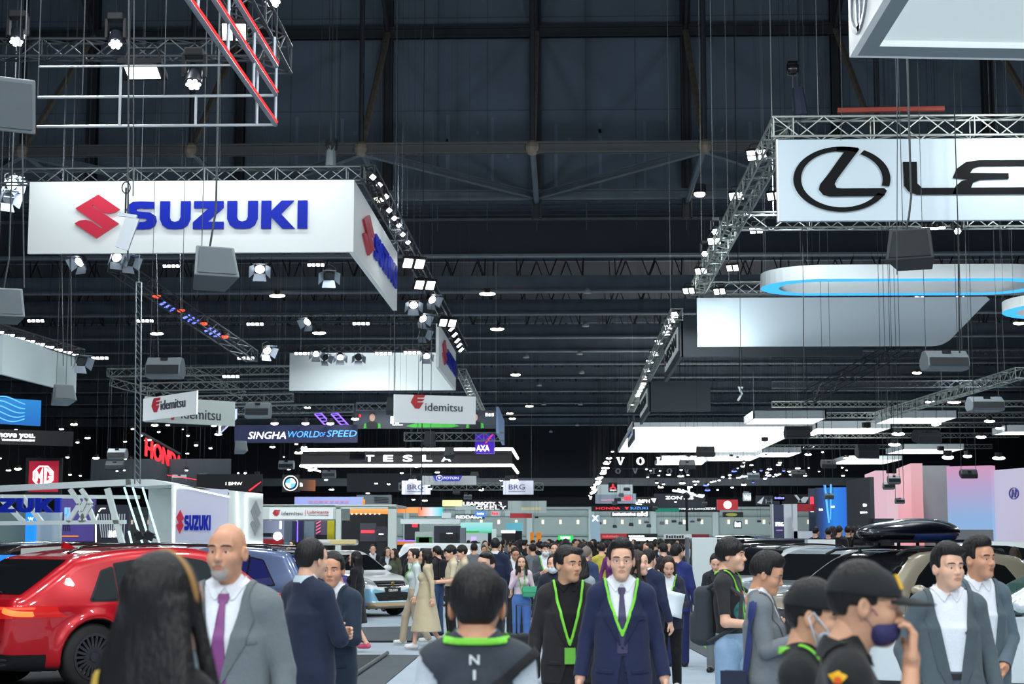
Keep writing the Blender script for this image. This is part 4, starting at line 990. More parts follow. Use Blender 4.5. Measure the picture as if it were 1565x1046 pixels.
for n_, (px, py, sgn, lit, Yl, lab) in enumerate(((660, 458, 1, True, 60, 'bright barn-door spotlight on the receding truss past the sign corner'), (632, 466, 0, True, 58, 'small lit spotlight hanging inside the receding truss'), (646, 487, 1, True, 61, 'lower lit spotlight hanging on the receding truss'), (646, 509, 1, False, 62, 'barn-door spotlight hanging lowest under the receding truss'),
        (122, 400, -1, True, 49, 'barn-door spotlight hanging first under the long sign'), (178, 393, 1, True, 49, 'lit barn-door spotlight of the pair under the red emblem'), (197, 399, 1, False, 49.3, 'darker barn-door spotlight of the pair under the red emblem'), (397, 411, 0, True, 49, 'bright barn-door spotlight beside the wedge loudspeaker under the sign'), (503, 421, 0, False, 49, 'unlit barn-door spotlight under the blue capitals'),
        (470, 492, -1, True, 65, 'barn-door spotlight lit on the second crossing truss'), (483, 541, 0, True, 76, 'brightest spotlight on top of the blank white band'), (497, 547, 1, False, 76, 'turned barn-door spotlight on top of the blank white band'), (520, 546, 0, True, 76, 'second bright spotlight on top of the blank white band'), (548, 547, 0, False, 76, 'unlit black spotlight on top of the blank white band'), (652, 544, 0, True, 76, 'spotlight at the aisle end of the blank white band'),
        (18, 281, 1, True, 43, 'upper barn-door spotlight at the end of the long sign'), (12, 302, 1, False, 43, 'lower barn-door spotlight at the end of the long sign'), (408, 536, 1, True, 60, 'barn-door spotlight at the foot of the coloured lamp truss'), (124, 552, 1, False, 50, 'barn-door spotlight at the corner of the plain white sign'))):
    barn(lab, P(px, py, Yl), (sgn * .6 + .15, -.8, -.75), .16, lit=lit, flap=1.9)
for n_, (px, py, Yl) in enumerate(sorted(((262, 406, 50), (483, 404, 50), (390, 495, 66), (552, 494, 66), (463, 540, 77), (586, 540, 77), (55, 490, 66), (222, 490, 66), (153, 547, 76), (353, 575, 80), (376, 547, 77), (630, 539, 77)))):
    flood('%s from the left of the four-cell lamp bars on trusses behind the blue-lettered sign' % ORD[n_], P(px, py, Yl), (0, -.8, -.6), .0105 * Yl, .0022 * Yl, 4, group='four-cell lamp bars behind the sign', arm=.12)
# diagonal truss with red and blue lamps
ta, tb = P(175, 405, 50), P(385, 545, 60)
truss('diagonal truss carrying red and blue lamps under the long sign', ta, tb, .4, .4, M_ALUD)
for n_, (x0_, y0_, x1_, y1_) in enumerate(((165, 570, 445, 566), (215, 592, 445, 588), (285, 612, 448, 608), (330, 628, 540, 624), (170, 584, 300, 618), (290, 566, 372, 604), (706, 570, 736, 632))): truss('pale truss in the tangle behind the twin sign panels, %s from the top' % ORD[n_] if n_ < 6 else 'pale truss receding beside the far red-emblem face', P(x0_, y0_, 86), P(x1_, y1_, 86 if n_ < 6 else 100), .4, .4)
RB = [(240, 452, 1), (277, 474, 1), (312, 494, 1), (344, 514, 1)] + [(248 + i * 7.5, 464 + i * 4.5, 0) for i in range(3)] + [(285 + i * 7, 484 + i * 4, 0) for i in range(3)] + [(318 + i * 7, 504 + i * 4, 0) for i in range(3)]
nr = nb_ = 0
for px, py, red in RB:
    Yl = 50 + 10 * (px - 175) / 210
    if red: dot('colour_lamp', '%s red lamp down the diagonal coloured truss' % ORD[nr].capitalize(), P(px, py, Yl), .13, LENSR, 'red lamps on the diagonal truss', 1., 'lamp'); nr += 1
    else:
        a, b = P(px - 5, py + 3, Yl), P(px + 5, py - 2, Yl); mb = MB(); mb.tube((0, 0, 0), b - a, .035, 6); o = mb.build('tube_lamp', LENSB); o.location = a; tag(o, '%s blue tube lamp down the diagonal coloured truss' % ORD[nb_].capitalize(), 'lamp', 'blue tubes on the diagonal truss'); nb_ += 1

# ---- black oval-emblem sign on the other side of the aisle
DARKL = mat('sign_black', srgb(10, 12, 14), .7, spec=.15); LEXW = mat('sign_pale', srgb(176, 193, 202), .5, emit=.05, ecol=(.85, .95, 1))
YX = 35.; XX = P(1190, 300, YX).x; ZX0, ZX1 = P(1190, 338, YX).z, P(1190, 214, YX).z; HX = ZX1 - ZX0; WX = 11.
t = thing('hanging_sign', 'white hanging sign with black oval emblem and wide black letters', 'sign', (XX, YX, ZX0)); lf = Fr((0, 0, 0), (1, 0, 0))
mb = MB(); slab(mb, lf, 0, 0, WX, HX, 0, -.15); mb.build('panel', LEXW, t); sling(t, [(.5, .07, HX), (10, .07, HX)]); slab(mb2 := MB(), lf, -.03, -.01, 0, HX + .01, .01, -.16); mb2.build('edge_trim', M_WHITE2, t)
k = YX / F_PX
ex, ey, ea, eb = (1287.5 - 1190) * k, (338 - 273) * k, 74.5 * k, 51 * k
mb = MB(); shape(mb, lf, [arcband(ex, ey, ea, eb, .155, 68, 330, 60, .085) ], depth=.05, base=.0); shape(mb, lf, [arcband(ex, ey, ea, eb, .155, -13, 62, 24, .085)], depth=.05, base=.0)
Lp = [(1280, 223), (1300, 222.5), (1313, 224), (1315, 227), (1280, 273), (1276, 281), (1279, 287), (1286, 288), (1352, 288), (1356, 292), (1352, 299.5), (1268, 300), (1258, 297), (1252, 289), (1254, 281), (1266, 266), (1292, 230), (1280, 229)]
shape(mb, lf, [[((x - 1190) * k, (338 - y) * k) for x, y in Lp]], depth=.05); mb.build('emblem', DARKL, t)
mb = MB()
Lw = [(1382, 247), (1403, 247), (1403, 281), (1410, 288), (1462, 288), (1462, 298), (1402, 298), (1390, 293), (1383, 284)]
Ew = [(1456, 298), (1462, 285), (1470, 278), (1483, 275), (1458, 272), (1464, 258), (1478, 248), (1498, 245), (1570, 245), (1570, 254), (1500, 254), (1490, 257), (1484, 265), (1543, 266), (1543, 274), (1500, 275), (1489, 279), (1485, 288), (1570, 288), (1570, 298)]
for q in (Lw, Ew): shape(mb, lf, [[((x - 1190) * k, (338 - y) * k) for x, y in q]], depth=.05)
for dx in (128,):
    shape(mb, lf, [[((x + dx - 1190) * k, (338 - y) * k) for x, y in q] for q in ([(1455, 247), (1478, 247), (1503, 265), (1530, 247), (1553, 247), (1515, 272), (1556, 298), (1532, 298), (1503, 279), (1476, 298), (1452, 298), (1492, 272)],)], depth=.05)
mb.build('lettering', DARKL, t)
ZXT = P(1190, 190, YX).z
truss('pale truss along the top of the black oval-emblem sign', (XX - .05, YX + .4, ZXT), (XX + 12, YX + .4, ZXT), .42, .42)
truss('pale truss receding from the oval-emblem sign towards the hall', (XX + .15, YX + .2, ZXT), (XX + .15, 58.6, ZXT), .42, .42)
truss('pale truss crossing behind the lower edge of the oval-emblem sign', (XX + .2, 46.5, ZXT + .1), (XX + 14, 46.5, ZXT + .1), .42, .42)
truss('pale truss above the plain white hanging band', (XX + .2, 58.6, ZXT), (XX + 13, 58.6, ZXT), .42, .42)
# blank band behind with one curved corner
a = P(1066, 530, 58); kk = 58 / F_PX; q = [(0, 0), ((1425 - 1066) * kk, 0)] + [((1425 - 1066) * kk + .9 * math.sin(t_), .9 * (1 - math.cos(t_))) for t_ in np.linspace(.1, .8, 7)] + [((1506 - 1066) * kk, 1.45), ((1513 - 1066) * kk, 1.58), ((1508 - 1066) * kk, 1.68), (0, 1.68)]
mb = MB(); shape(mb, Fr((0, 0, 0), (1, 0, 0)), [q], depth=.12, base=-.12); [mb.tube((q_, .06, 1.68), (q_, .06, roof_z(58) - a.z), .006, 4) for q_ in (.6, 7)]; o = mb.build('hanging_banner', LEXW); o.location = a; tag(o, 'plain white hanging band with a swept corner under the pale truss', 'panel')
# lit ring with blue underside
def ringpts(x0, x1, y0, y1, r, n=10):
    out = []
    for cx, cy, a0 in ((x1 - r, y1 - r, 0), (x0 + r, y1 - r, 90), (x0 + r, y0 + r, 180), (x1 - r, y0 + r, 270)):
        for i in range(n + 1):
            t_ = math.radians(a0 + 90 * i / n); out.append((cx + r * math.cos(t_), cy + r * math.sin(t_)))
    return out
def ring(label, x0, x1, y0, y1, z0, z1, wd):
    r = min(x1 - x0, y1 - y0) * .5 - .01; O = ringpts(x0, x1, y0, y1, r); I = ringpts(x0 + wd, x1 - wd, y0 + wd, y1 - wd, r - wd); n = len(O); root = thing('hanging_light_ring', label, 'light ring', ((x0 + x1) / 2, (y0 + y1) / 2, z0)); c = root.location
    f = lambda p, z: (p[0] - c[0], p[1] - c[1], z - c[2])
    mb = MB(); mb.add([f(p, z) for z in (z0, z1) for p in O], [(i, (i + 1) % n, n + (i + 1) % n, n + i) for i in range(n)]); mb.add([f(p, z) for z in (z0, z1) for p in I], [(i, n + i, n + (i + 1) % n, (i + 1) % n) for i in range(n)]); mb.add([f(p, z1) for p in O] + [f(p, z1) for p in I], [(i, n + i, n + (i + 1) % n, (i + 1) % n) for i in range(n)]); mb.build('ring_band', mat('ring_grey', srgb(205, 214, 214), .5, emit=.05), root, solid=0)
    mb = MB(); mb.add([f(p, z0) for p in O] + [f(p, z0) for p in I], [(i, (i + 1) % n, n + (i + 1) % n, n + i) for i in range(n)]); mb.build('glowing_underside', glow('ring_blue', (.03, .40, 1.), 1.2), root)
    mb = MB()
    for i in range(0, n, 6): mb.tube(f(O[i], z1), f(O[i], roof_z(O[i][1])), .006, 4)
    mb.build('suspension_cable', mat('cable_grey'), root); return root
z0 = P(1300, 430, 50).z; Yn = (z0 - CAMZ) * F_PX / (825 - 453); Yf_ = (z0 - CAMZ) * F_PX / (825 - 427)
ya, yb = sorted((Yn, Yf_)); xa = P(1163, 440, (ya + yb) / 2).x; xb = P(1600, 440, (ya + yb) / 2).x
ring('white hanging ring light with bright blue glowing underside', xa, xb, ya, yb, z0, z0 + .42, .55)
ring('second blue-bottomed ring light cut by the picture edge', P(1549, 460, 46).x, P(1549, 460, 46).x + 6, 45, 49, P(1549, 468, 46).z, P(1549, 452, 46).z, .38)
# lamps on the receding pale truss
for n_, (px, py, Yl, kd, lab) in enumerate(((1157, 236, 38.5, 4, 'four-cell flood lamp on the pale receding truss, nearest its corner'), (1126, 299, 44, 2, 'pair-cell flood lamp next along the pale receding truss'), (1092, 368, 50, 2, 'pair-cell flood lamp under the round spot on the pale truss'), (1072, 414, 54, 2, 'pair-cell flood lamp far along the pale receding truss'), (1184, 299, 44, 2, 'pair-cell flood lamp on the inner side of the pale truss'), (1156, 351, 50, 2, 'pair-cell flood lamp inside the pale truss by the sign corner'), (1120, 409, 54, 2, 'pair-cell flood lamp inside the pale truss, lower down'), (1100, 445, 57, 2, 'pair-cell flood lamp above the plain white hanging band'), (1053, 444, 57, 3, 'three-cell flood lamp at the far end of the pale truss'))):
    flood(lab, P(px, py, Yl), (-.3, -.75, -.6), .42 if kd < 4 else .5, .26, 2, rows=2 if kd == 4 else 1, arm=.25)
for px, py, Yl, lab in ((1093, 352, 49, 'round bright spotlight on the pale receding truss'), (1077, 386, 52, 'moving spotlight pointing down beside the pale truss'), (1463, 351, 46, 'round bright spotlight under the black wide letters')): moving(lab, P(px, py, Yl), (-.1, -.8, -.6), .75)
for n_, (px, py) in enumerate(((1413, 349), (1422, 349), (1430, 349), (1439, 348))): dot('spot_lamp', '%s of the four small lamps above the dark rounded loudspeaker' % ORD[n_].capitalize(), P(px, py, 46), .07, LENS, 'lamps in a row under the black letters', 1.5)
# hoist on the near corner
h = thing('chain_hoist', 'black chain hoist above the pale truss corner', 'hoist', P(1211, 106, 35.3)); mb = MB(); mb.lathe((-.12, 0, 0), [(.11, 0), (.14, .05), (.14, .19), (.11, .24)], (1, 0, 0), 14); mb.box((0, 0, .1), (.2, .2, .12)); mb.build('motor', mat('car_black'), h, True)
mb = MB(); mb.tube((-.05, 0, .1), (-.05, 0, 32.8 - h.location.z), .012, 5); mb.tube((0, 0, -.1), (0, 0, -.9), .014, 5); mb.build('chain', mat('cable_grey'), h); mb = MB(); mb.tube((.1, 0, -.4), (.16, 0, -1.), .12, 8, .16); mb.build('chain_bag', mat('bag_navy', srgb(30, 36, 60), .8), h)
h = thing('chain_hoist', 'hoist with bundled cables on the silver truss of the blue-lettered sign', 'hoist', P(506, 245, 40.5)); mb = MB(); mb.tube((0, 0, -.15), (0, 0, .35), .14, 10, .11); mb.build('chain_bag', M_GREY, h)
mb = MB(); random.seed(5)
for i in range(14):
    a_ = random.random() * 6.3; mb.path([(.1 * math.cos(a_), .1 * math.sin(a_), .2), (.16 * math.cos(a_ + .5), .16 * math.sin(a_ + .5), .45 + random.random() * .1), (.14 * math.cos(a_ + 1), .14 * math.sin(a_ + 1), .3), (.05, 0, .1)], .012, 4)
mb.build('cable_bundle', M_BLACK, h); mb = MB(); mb.tube((0, 0, .3), (0, 0, 32.8 - h.location.z), .014, 5); mb.tube((-.3, 0, .0), (-.2, 0, 9), .008, 5); mb.build('chain', mat('cable_grey'), h)
o = MB().tube(P(1280, 169, 35.4), P(1443, 166, 35.4), .06, 8).build('rolled_strap', mat('strap_red', srgb(150, 66, 54), .7)); tag(o, 'rust-red rolled strap lying on top of the pale truss', 'strap')

# ---- corner of the oval-emblem box cut by the top of the picture
c0 = P(1300, 85, 24); U1 = Vector((1, -.13, 0)).normalized()
t = thing('hanging_sign', 'corner of a white lightbox with grey oval emblem, cut by the picture top', 'sign', c0)
fL = Fr((0, -6., 0), (0, 1, 0)); mb = MB(); mb.hexa([(0, 0, 0), (0, -6, 0), (0, -6, 2.2), (0, 0, 2.2)][::-1], [(.1, 0, 0), (.1, -6, 0), (.1, -6, 2.2), (.1, 0, 2.2)][::-1]); mb.hexa([(0, 0, 0), (6, .55, 0), (6, .55, 2.2), (0, 0, 2.2)], [(0, .1, 0), (6, .65, 0), (6, .65, 2.2), (0, .1, 2.2)]); mb.build('panel', SIGNW, t)
mb = MB(); mb.add([(0, 0, 0), (6, .55, 0), (6, -6, 0), (0, -6, 0), (.35, -.35, .03), (6, .15, .03), (6, -5.6, .03), (.35, -5.6, .03)], [(0, 1, 5, 4), (1, 2, 6, 5), (2, 3, 7, 6), (3, 0, 4, 7)]); mb.build('bottom_rim', mat('rim_grey', srgb(150, 165, 170), .5), t)
mb = MB(); mb.add([(.35, -.35, .12), (6, .15, .12), (6, -5.6, .12), (.35, -5.6, .12)], [(0, 1, 2, 3)]); mb.build('lit_underside', mat('underside_lit', srgb(196, 212, 214), .5, emit=.45, ecol=(.8, .92, .94)), t)
em = MB(); lf = Fr((-.005, -.0, 0), (0, -1, 0)); lf.n = Vector((-1, 0, 0))
[shape(em, lf, [arcband(.85, cz, rx_, rz_, .09, a_, a_ + 180)], depth=.03) for cz, rx_, rz_ in ((.56, .66, .46), (.56, .22, .46), (.8, .42, .2)) for a_ in (0, 180)]; em.build('emblem', mat('emblem_grey', srgb(120, 130, 140), .4), t)

# ---- red-lined frame and tubes, top of the picture
def far_px(px, py, Y): return P(px, py, Y)
e0 = P(421, 191, 22); t = thing('red_lit_frame', 'hanging metal frame edged with glowing red lines', 'lighting frame', e0)
tubes = MB(); red_ = MB()
for zo, back in ((0, 10), (.41, 10), (.8, 10)):
    tubes.tube((0, 0, zo), (0, -back, zo), .03, 6); red_.tube((.02, 0, zo + .04), (.02, -back, zo + .04), .015, 5)
red_.build('red_line', glow('red_line', (1, .02, .02), 1.6), t)
for yo in (0, -1.6, -3.2, -4.8): tubes.tube((0, yo, 0), (0, yo, .8), .022, 5)
tubes.tube((-.25, 0, 0), (-.25, 0, .8), .022, 5); tubes.tube((-.03, 0, .8), (-.03, 0, 1.2), .022, 5)
tubes.build('side_rail', mat('rail_pale', srgb(150, 158, 168), .35, .6), t)
tb_ = MB(); tb_.tube((0, 0, 0), (-3.2, 0, 0), .02, 6); tb_.tube((0, 0, .4), (-3.2, 0, .4), .02, 6); tb_.tube((-.6, 0, .82), (-3.2, 0, .82), .015, 6)
for xo in (-1.07, -2.09): tb_.tube((xo, 0, 0), (xo, 0, .4 if xo > -2 else .82), .02, 6)
tb_.build('end_rail', mat('rail_white', srgb(190, 198, 204), .35, .5), t)
mb = MB()
for xo, yo in ((0, 0), (0, -5), (-1.5, 0), (-2.6, 0), (-3.2, 0)): mb.tube((xo, yo, .8 if xo == 0 else .4), (xo, yo, 6), .008, 4)
mb.build('suspension_cable', mat('cable_grey'), t)
truss('dark truss across the top corner with moving lamps on it', P(-60, 76, 28), P(424, 76, 28), .3, .3, M_ALUD)
truss('dark cable-laden truss above the red-lined frame', P(424, 92, 24), P(424, 92, 24) + Vector((-.05, -6, .3)), .4, .4, M_ALUD)
moving('moving lamp lit white on the top corner truss', P(177, 60, 27.6), (0.1, -.5, -.9), .9); moving('dim moving lamp at the end of the top corner truss', P(27, 56, 27.6), (0, -.5, -.9), .9, lens=LENSC); moving('moving lamp hanging beside the trapezoid work light', P(297, 120, 24), (0, -.5, -.9), .9); moving('moving lamp peeping above the red frame at the picture top', P(418, -6, 24), (0, -.5, -.9), .9)
flood('wide work light with a white trapezoid face', P(218, 106, 23), (0, -.35, -.95), .62, .42, 1, arm=.3)
flood('very bright two-panel flood lamp inside the red-lined frame', P(358, 47, 21), (.1, -.8, -.7), .34, .3, 2, arm=.3)
# round lamps and small ceiling lamps
for n_, (px, py, warm, el) in enumerate(sorted(((424, 452, 1, 2.6), (240, 510, 1, 2.6), (488, 509, 1, 2.6), (745, 449, 1, 2.6), (760, 503, 1, 2.6), (788, 573, 1, 2.4), (809, 621, 1, 2.4), (779, 632, 1, 2.2), (783, 640, 1, 2.2), (965, 619, 1, 2.4), (1401, 570, 1, 2.2), (1405, 455, 0, 2), (1467, 455, 0, 2), (1557, 494, 1, 2.2), (540, 560, 0, 2.), (470, 623, 1, 2.)), key=lambda q: q[1])):
    p = G(px, py, ZB - .15); o = dot('high_bay_lamp', '%s small paired ceiling lamp under the far hall roof, counted from the nearest beam' % ORD[n_].capitalize(), p, .16, LENSW if warm else LENS, 'lit ceiling lamps of the far hall', el, 'ceiling lamp')
for n_, (px, py) in enumerate(((898, 448), (895, 499), (886, 542), (889, 571), (824, 590), (804, 547), (887, 619), (831, 619), (882, 651), (842, 661))):
    p = G(px, py, ZB - .2); o = MB(); o.lathe((0, 0, 0), [(.06, .3), (.2, .12), (.22, 0), (.2, -.02)], (0, 0, 1), 12); o = o.build('ceiling_fitting', mat('fitting_white', srgb(150, 158, 160), .5), None, True); o.location = p; tag(o, 'unlit pale ceiling fitting under the far roof beams', 'ceiling lamp', 'unlit ceiling fittings over the aisle')
for px, py, Y_, lab in ((1069, 296, 71, 'round glowing ceiling lamp under the bulkhead beam'), (580, 304, 71, 'round warm ceiling lamp behind the sign corner')):
    o = dot('high_bay_lamp', lab, P(px, py, Y_), .24, LENSW, None, 1., 'ceiling lamp')

# ---- dark framed sign, its twin, and more on the right of the aisle
DARKP = mat('sign_charcoal', srgb(58, 68, 74), .6)
def side_sign(label, px0, px1, x, z0, z1, txt, front=None, mp=None, tm=None, inner=None):
    Y0 = x * F_PX / (px1 - 865); Y1 = x * F_PX / (px0 - 865); t = thing('hanging_sign', label, 'sign', (x, Y0, z0)); h = z1 - z0; L = Y1 - Y0
    mb = MB(); mb.box((.06, L / 2, h / 2), (.12, L, h)); mb.build('panel', mp or DARKP, t)
    lf = Fr((0, L, 0), (0, -1, 0)); mb = MB(); slab(mb, lf, L * .08, h * .22, L * .92, h * .8, .03, 0); mb.build('inset_panel', inner or mat('inset_lit', srgb(186, 198, 196), .5, emit=.35), t)
    mb = MB(); words(mb, lf, txt, L * .14, h * .33, h * .36, L * .72, .03, .03, .02); mb.build('lettering', tm or M_BLACK, t)
    sling(t, [(.06, .5, h), (.06, L - .5, h)])
    if front: mb = MB(); mb.box((front / 2 + .06, .06, h / 2), (front, .12, h)); mb.build('front_panel', mp or DARKP, t)
    return t
side_sign('charcoal framed sign receding beside the plain white band', 1016, 1040, 4.06, P(1040, 546, 60.4).z, P(1040, 484, 60.4).z, 'NISSAN', 6.4)
side_sign('smaller charcoal framed sign farther along the aisle', 978, 991, 4.06, P(991, 630, 84).z, P(991, 583, 84).z, 'NISSAN', 3)
side_sign('pale sign with blue lettering at the edge of the luminous ceiling', 959, 967.5, 4.06, P(967, 672, 103).z, P(967, 636, 103).z, 'VOLVO', None, M_ALUD, BLUE)
for n_, (px, py) in enumerate(((1031, 481), (1026, 490), (1022, 500), (1019, 508), (1008, 523), (1001, 540), (994, 553), (989, 566), (985, 577))):
    Yl = 62.7 * 166 / (px - 865); flood('%s flood lamp on the truss over the charcoal sign' % ORD[n_], P(px, py, Yl), (-.6, -.6, -.6), .5, .3, 1, group='flood lamps over the charcoal sign', arm=.12)
for n_ in range(6):
    px = 984 - n_ * 1.8; py = 586 + n_ * 3.6; dot('spot_lamp', '%s small lamp over the farther charcoal sign' % ORD[n_].capitalize(), P(px, py, 4.06 * F_PX / (px - 865)), .17, LENS, 'lamps over the farther charcoal sign', 1.2)
xt = 3.95
truss('pale truss receding over the charcoal signs', (xt, 60, P(1034, 483, 60.4).z), (xt, 104, P(1034, 483, 60.4).z), .4, .4)
# luminous ceiling, smaller light boxes
BOXL = glow('lightbox_white', (1, 1, 1), 1.6); FASC = mat('fascia_white', srgb(205, 214, 216), .5)
def lightbox(label, px0, px1, pt, pm, pb, zt=8.2, group='luminous ceiling boxes', Y=None):
    Y = Y or (zt - CAMZ) * F_PX / (825 - pm); a = P(px0, pm, Y); b = P(px1, pm, Y); Y2 = Y * (825 - pm) / (825 - pb); h = P(px0, pt, Y).z - a.z; w = b.x - a.x
    t = thing('hanging_light_box', label, 'light box', a, 0, group); mb = MB(); mb.box((w / 2, .04, h / 2), (w, .08, h)); mb.box((w / 2, Y2 - Y, h / 2), (w, .08, h)); mb.box((.04, (Y2 - Y) / 2, h / 2), (.08, Y2 - Y, h)); mb.box((w - .04, (Y2 - Y) / 2, h / 2), (.08, Y2 - Y, h)); mb.build('fascia', FASC, t)
    mb = MB(); mb.box((w / 2, (Y2 - Y) / 2, .02), (w - .16, Y2 - Y - .1, .03)); mb.build('lit_underside', BOXL, t)
    mb = MB()
    for xx in (.3, w - .3): mb.tube((xx, (Y2 - Y) / 2, .04), (xx, (Y2 - Y) / 2, 18.05 - a.z), .012, 4)
    mb.build('suspension_cable', mat('cable_grey'), t); return t
lightbox('very large white luminous ceiling over the far stand', 967, 1240, 646, 653, 692, 8.45)
for a in (('light box hanging above the end of the luminous ceiling', 1151, 1263, 628, 640, 649), ('tan-backed light box in the middle of the row', 1247, 1363, 644, 655, 664), ('light box with a lamp glow, third along the row', 1361, 1464, 628, 639, 648), ('light box below the third, towards the pink walls', 1380, 1475, 679, 687, 694), ('small light box hanging over the blue screen', 1291, 1380, 697, 703, 710), ('narrow light box below the end of the luminous ceiling', 1165, 1226, 684, 692, 699), ('small light box low beside the serif letters', 1010, 1085, 697, 703, 711), ('small light box between the dark loudspeakers', 1092, 1166, 690, 697, 705), ('light box cut by the picture edge', 1537, 1610, 650, 660, 665)): lightbox(*a)
for n_, py in enumerate((543, 590, 620, 637, 652, 668, 685)):
    Yt = (10.2 - CAMZ) * F_PX / (825 - py); truss('pale truss crossing above the light boxes, %s from the front' % ORD[n_], (P(1180, py, Yt).x, Yt, 10.2), (P(1180, py, Yt).x + 20, Yt, 10.2), .36, .36, M_ALU if n_ > 1 else M_ALUD)
truss('dark diagonal truss under the plain white band', P(1235, 607, 66), P(1380, 530, 62), .45, .45, M_ALUD); truss('pale diagonal truss receding over the light boxes', P(1330, 640, 92), P(1560, 570, 66), .4, .4)
# ---- flown loudspeakers
DK = mat('speaker_dark', srgb(44, 50, 54), .6)
speaker('big pale loudspeaker cut by the picture edge above the sign', 8, 160, 92, 92, .5, .35, .75); speaker('wedge loudspeaker hanging in front of the long blue-lettered sign', 325, 410, 72, 56, .45, -.25, .7, cables=1); speaker('grey loudspeaker at the picture edge below the sign', 8, 468, 58, 50, .4, -.1, .7, cables=1)
speaker('loudspeaker hanging before the plain white sign', 95, 604, 38, 28, .6, -.2); speaker('grey handled loudspeaker on two cables above the twin red-emblem signs', 253, 563, 54, 32, 0, 0, .8, kind='bar'); speaker('loudspeaker beside the second twin sign panel', 395, 628, 38, 24, 0, 0, .8, kind='bar')
speaker('dark round-backed loudspeaker before the long video screen', 600, 621, 24, 24, .3, -.2, .6, DK); speaker('dark loudspeaker before the video screen bottom edge', 658, 672, 19, 24, -.3, -.2, .6, DK); speaker('dark loudspeaker on the upper white light line', 687, 693, 17, 16, 0, -.2, .6, DK); speaker('dark loudspeaker between the two white light lines', 547, 697, 24, 14, 0, 0, .8, DK, kind='bar')
speaker('small dark loudspeaker under the navy banner', 367, 684, 21, 18, .4, -.2, .6); speaker('upper loudspeaker of the pair near the red letters', 180, 694, 28, 16, 0, 0, .8, kind='bar'); speaker('lower loudspeaker of the pair near the red letters', 176, 712, 27, 14, .1, .1, .8, DK, kind='bar'); speaker('loudspeaker over the round blue emblem', 438, 711, 23, 13, 0, 0, .8, kind='bar'); speaker('loudspeaker over the white counter sign canopy', 503, 725, 20, 12, 0, 0, .8, kind='bar')
speaker('first loudspeaker over the white stand roof', 274, 732, 22, 12, .2, 0, .8, kind='bar'); speaker('second loudspeaker over the white stand roof', 309, 733, 17, 15, .5, -.2); speaker('third loudspeaker over the white stand roof', 334, 738, 16, 13, .5, -.2)
speaker('dark rounded loudspeaker hanging before the oval-emblem sign', 1394, 381, 74, 54, -.35, -.1, .8, DK, cables=1); speaker('handled loudspeaker hanging under the plain white band', 1443, 552, 64, 30, .08, 0, .85, kind='bar'); speaker('handled loudspeaker near the picture edge, below another', 1505, 618, 50, 22, .08, 0, .85, kind='bar'); speaker('handled loudspeaker in front of the light box row', 1218, 661, 37, 18, .05, 0, .85, DK, kind='bar'); speaker('dark loudspeaker over the lower light box', 1416, 667, 38, 19, .2, .2, .85, DK, kind='bar'); speaker('dark loudspeaker over the small light box', 1325, 690, 32, 20, .1, .2, .85, DK, kind='bar')
speaker('dark loudspeaker in front of the luminous ceiling', 1078, 690, 27, 14, 0, .3, .85, DK, kind='bar'); speaker('dark loudspeaker beside the serif letters', 1050, 710, 23, 12, 0, .3, .85, DK, kind='bar'); speaker('pale-topped loudspeaker over the far stands', 1151, 728, 18, 10, 0, -.1, .85, kind='bar'); speaker('dark loudspeaker near the blue lamps', 1266, 709, 22, 11, 0, .3, .85, DK, kind='bar'); speaker('dark loudspeaker left of another near the blue lamps', 1220, 724, 21, 10, 0, .3, .85, DK, kind='bar'); speaker('dark loudspeaker before the lilac wall', 1480, 724, 25, 12, 0, .3, .85, DK, kind='bar', Y=42); speaker('upper pale loudspeaker before the pink wall', 1366, 734, 19, 13, 0, -.1, .85, kind='bar', Y=42); speaker('lower pale loudspeaker before the pink wall', 1358, 743, 17, 11, 0, -.1, .85, kind='bar', Y=42); speaker('small pale loudspeaker low before the coral wall', 1375, 766, 14, 9, 0, -.1, .85, kind='bar', Y=42); speaker('loudspeaker before the blue screen', 1267, 759, 14, 9, 0, -.1, .85, kind='bar', Y=50); speaker('dark wedge loudspeaker beside the letter sign', 776, 736, 12, 17, .3, -.1, .6, DK)
for n_, (px, py, s_) in enumerate(sorted(((958, 748, 9), (950, 757, 9), (944, 764, 9), (939, 769, 8), (1001, 777, 8), (1140, 755, 10), (1214, 762, 11), (1260, 774, 9), (1030, 797, 7), (1012, 800, 8), (992, 804, 8), (988, 798, 7), (1040, 800, 7), (1058, 797, 7), (1068, 795, 7), (965, 802, 8), (917, 800, 6), (940, 805, 7), (820, 791, 5), (1077, 770, 8), (678, 795, 6), (650, 790, 5), (760, 770, 7), (1160, 797, 6), (1178, 800, 6), (715, 760, 12), (698, 752, 12), (726, 726, 14), (766, 700, 10)))):
    speaker('%s from the left of the small loudspeakers flown over the far stands' % ORD[n_].capitalize() if n_ < 20 else 'tiny flown loudspeaker over the far stands', px, py, s_, s_ * .6, .3 * math.sin(n_ * 3), -.1, .75, DK if n_ % 3 else None, kind='bar' if n_ % 2 else 'trap', group='small flown loudspeakers of the far hall')
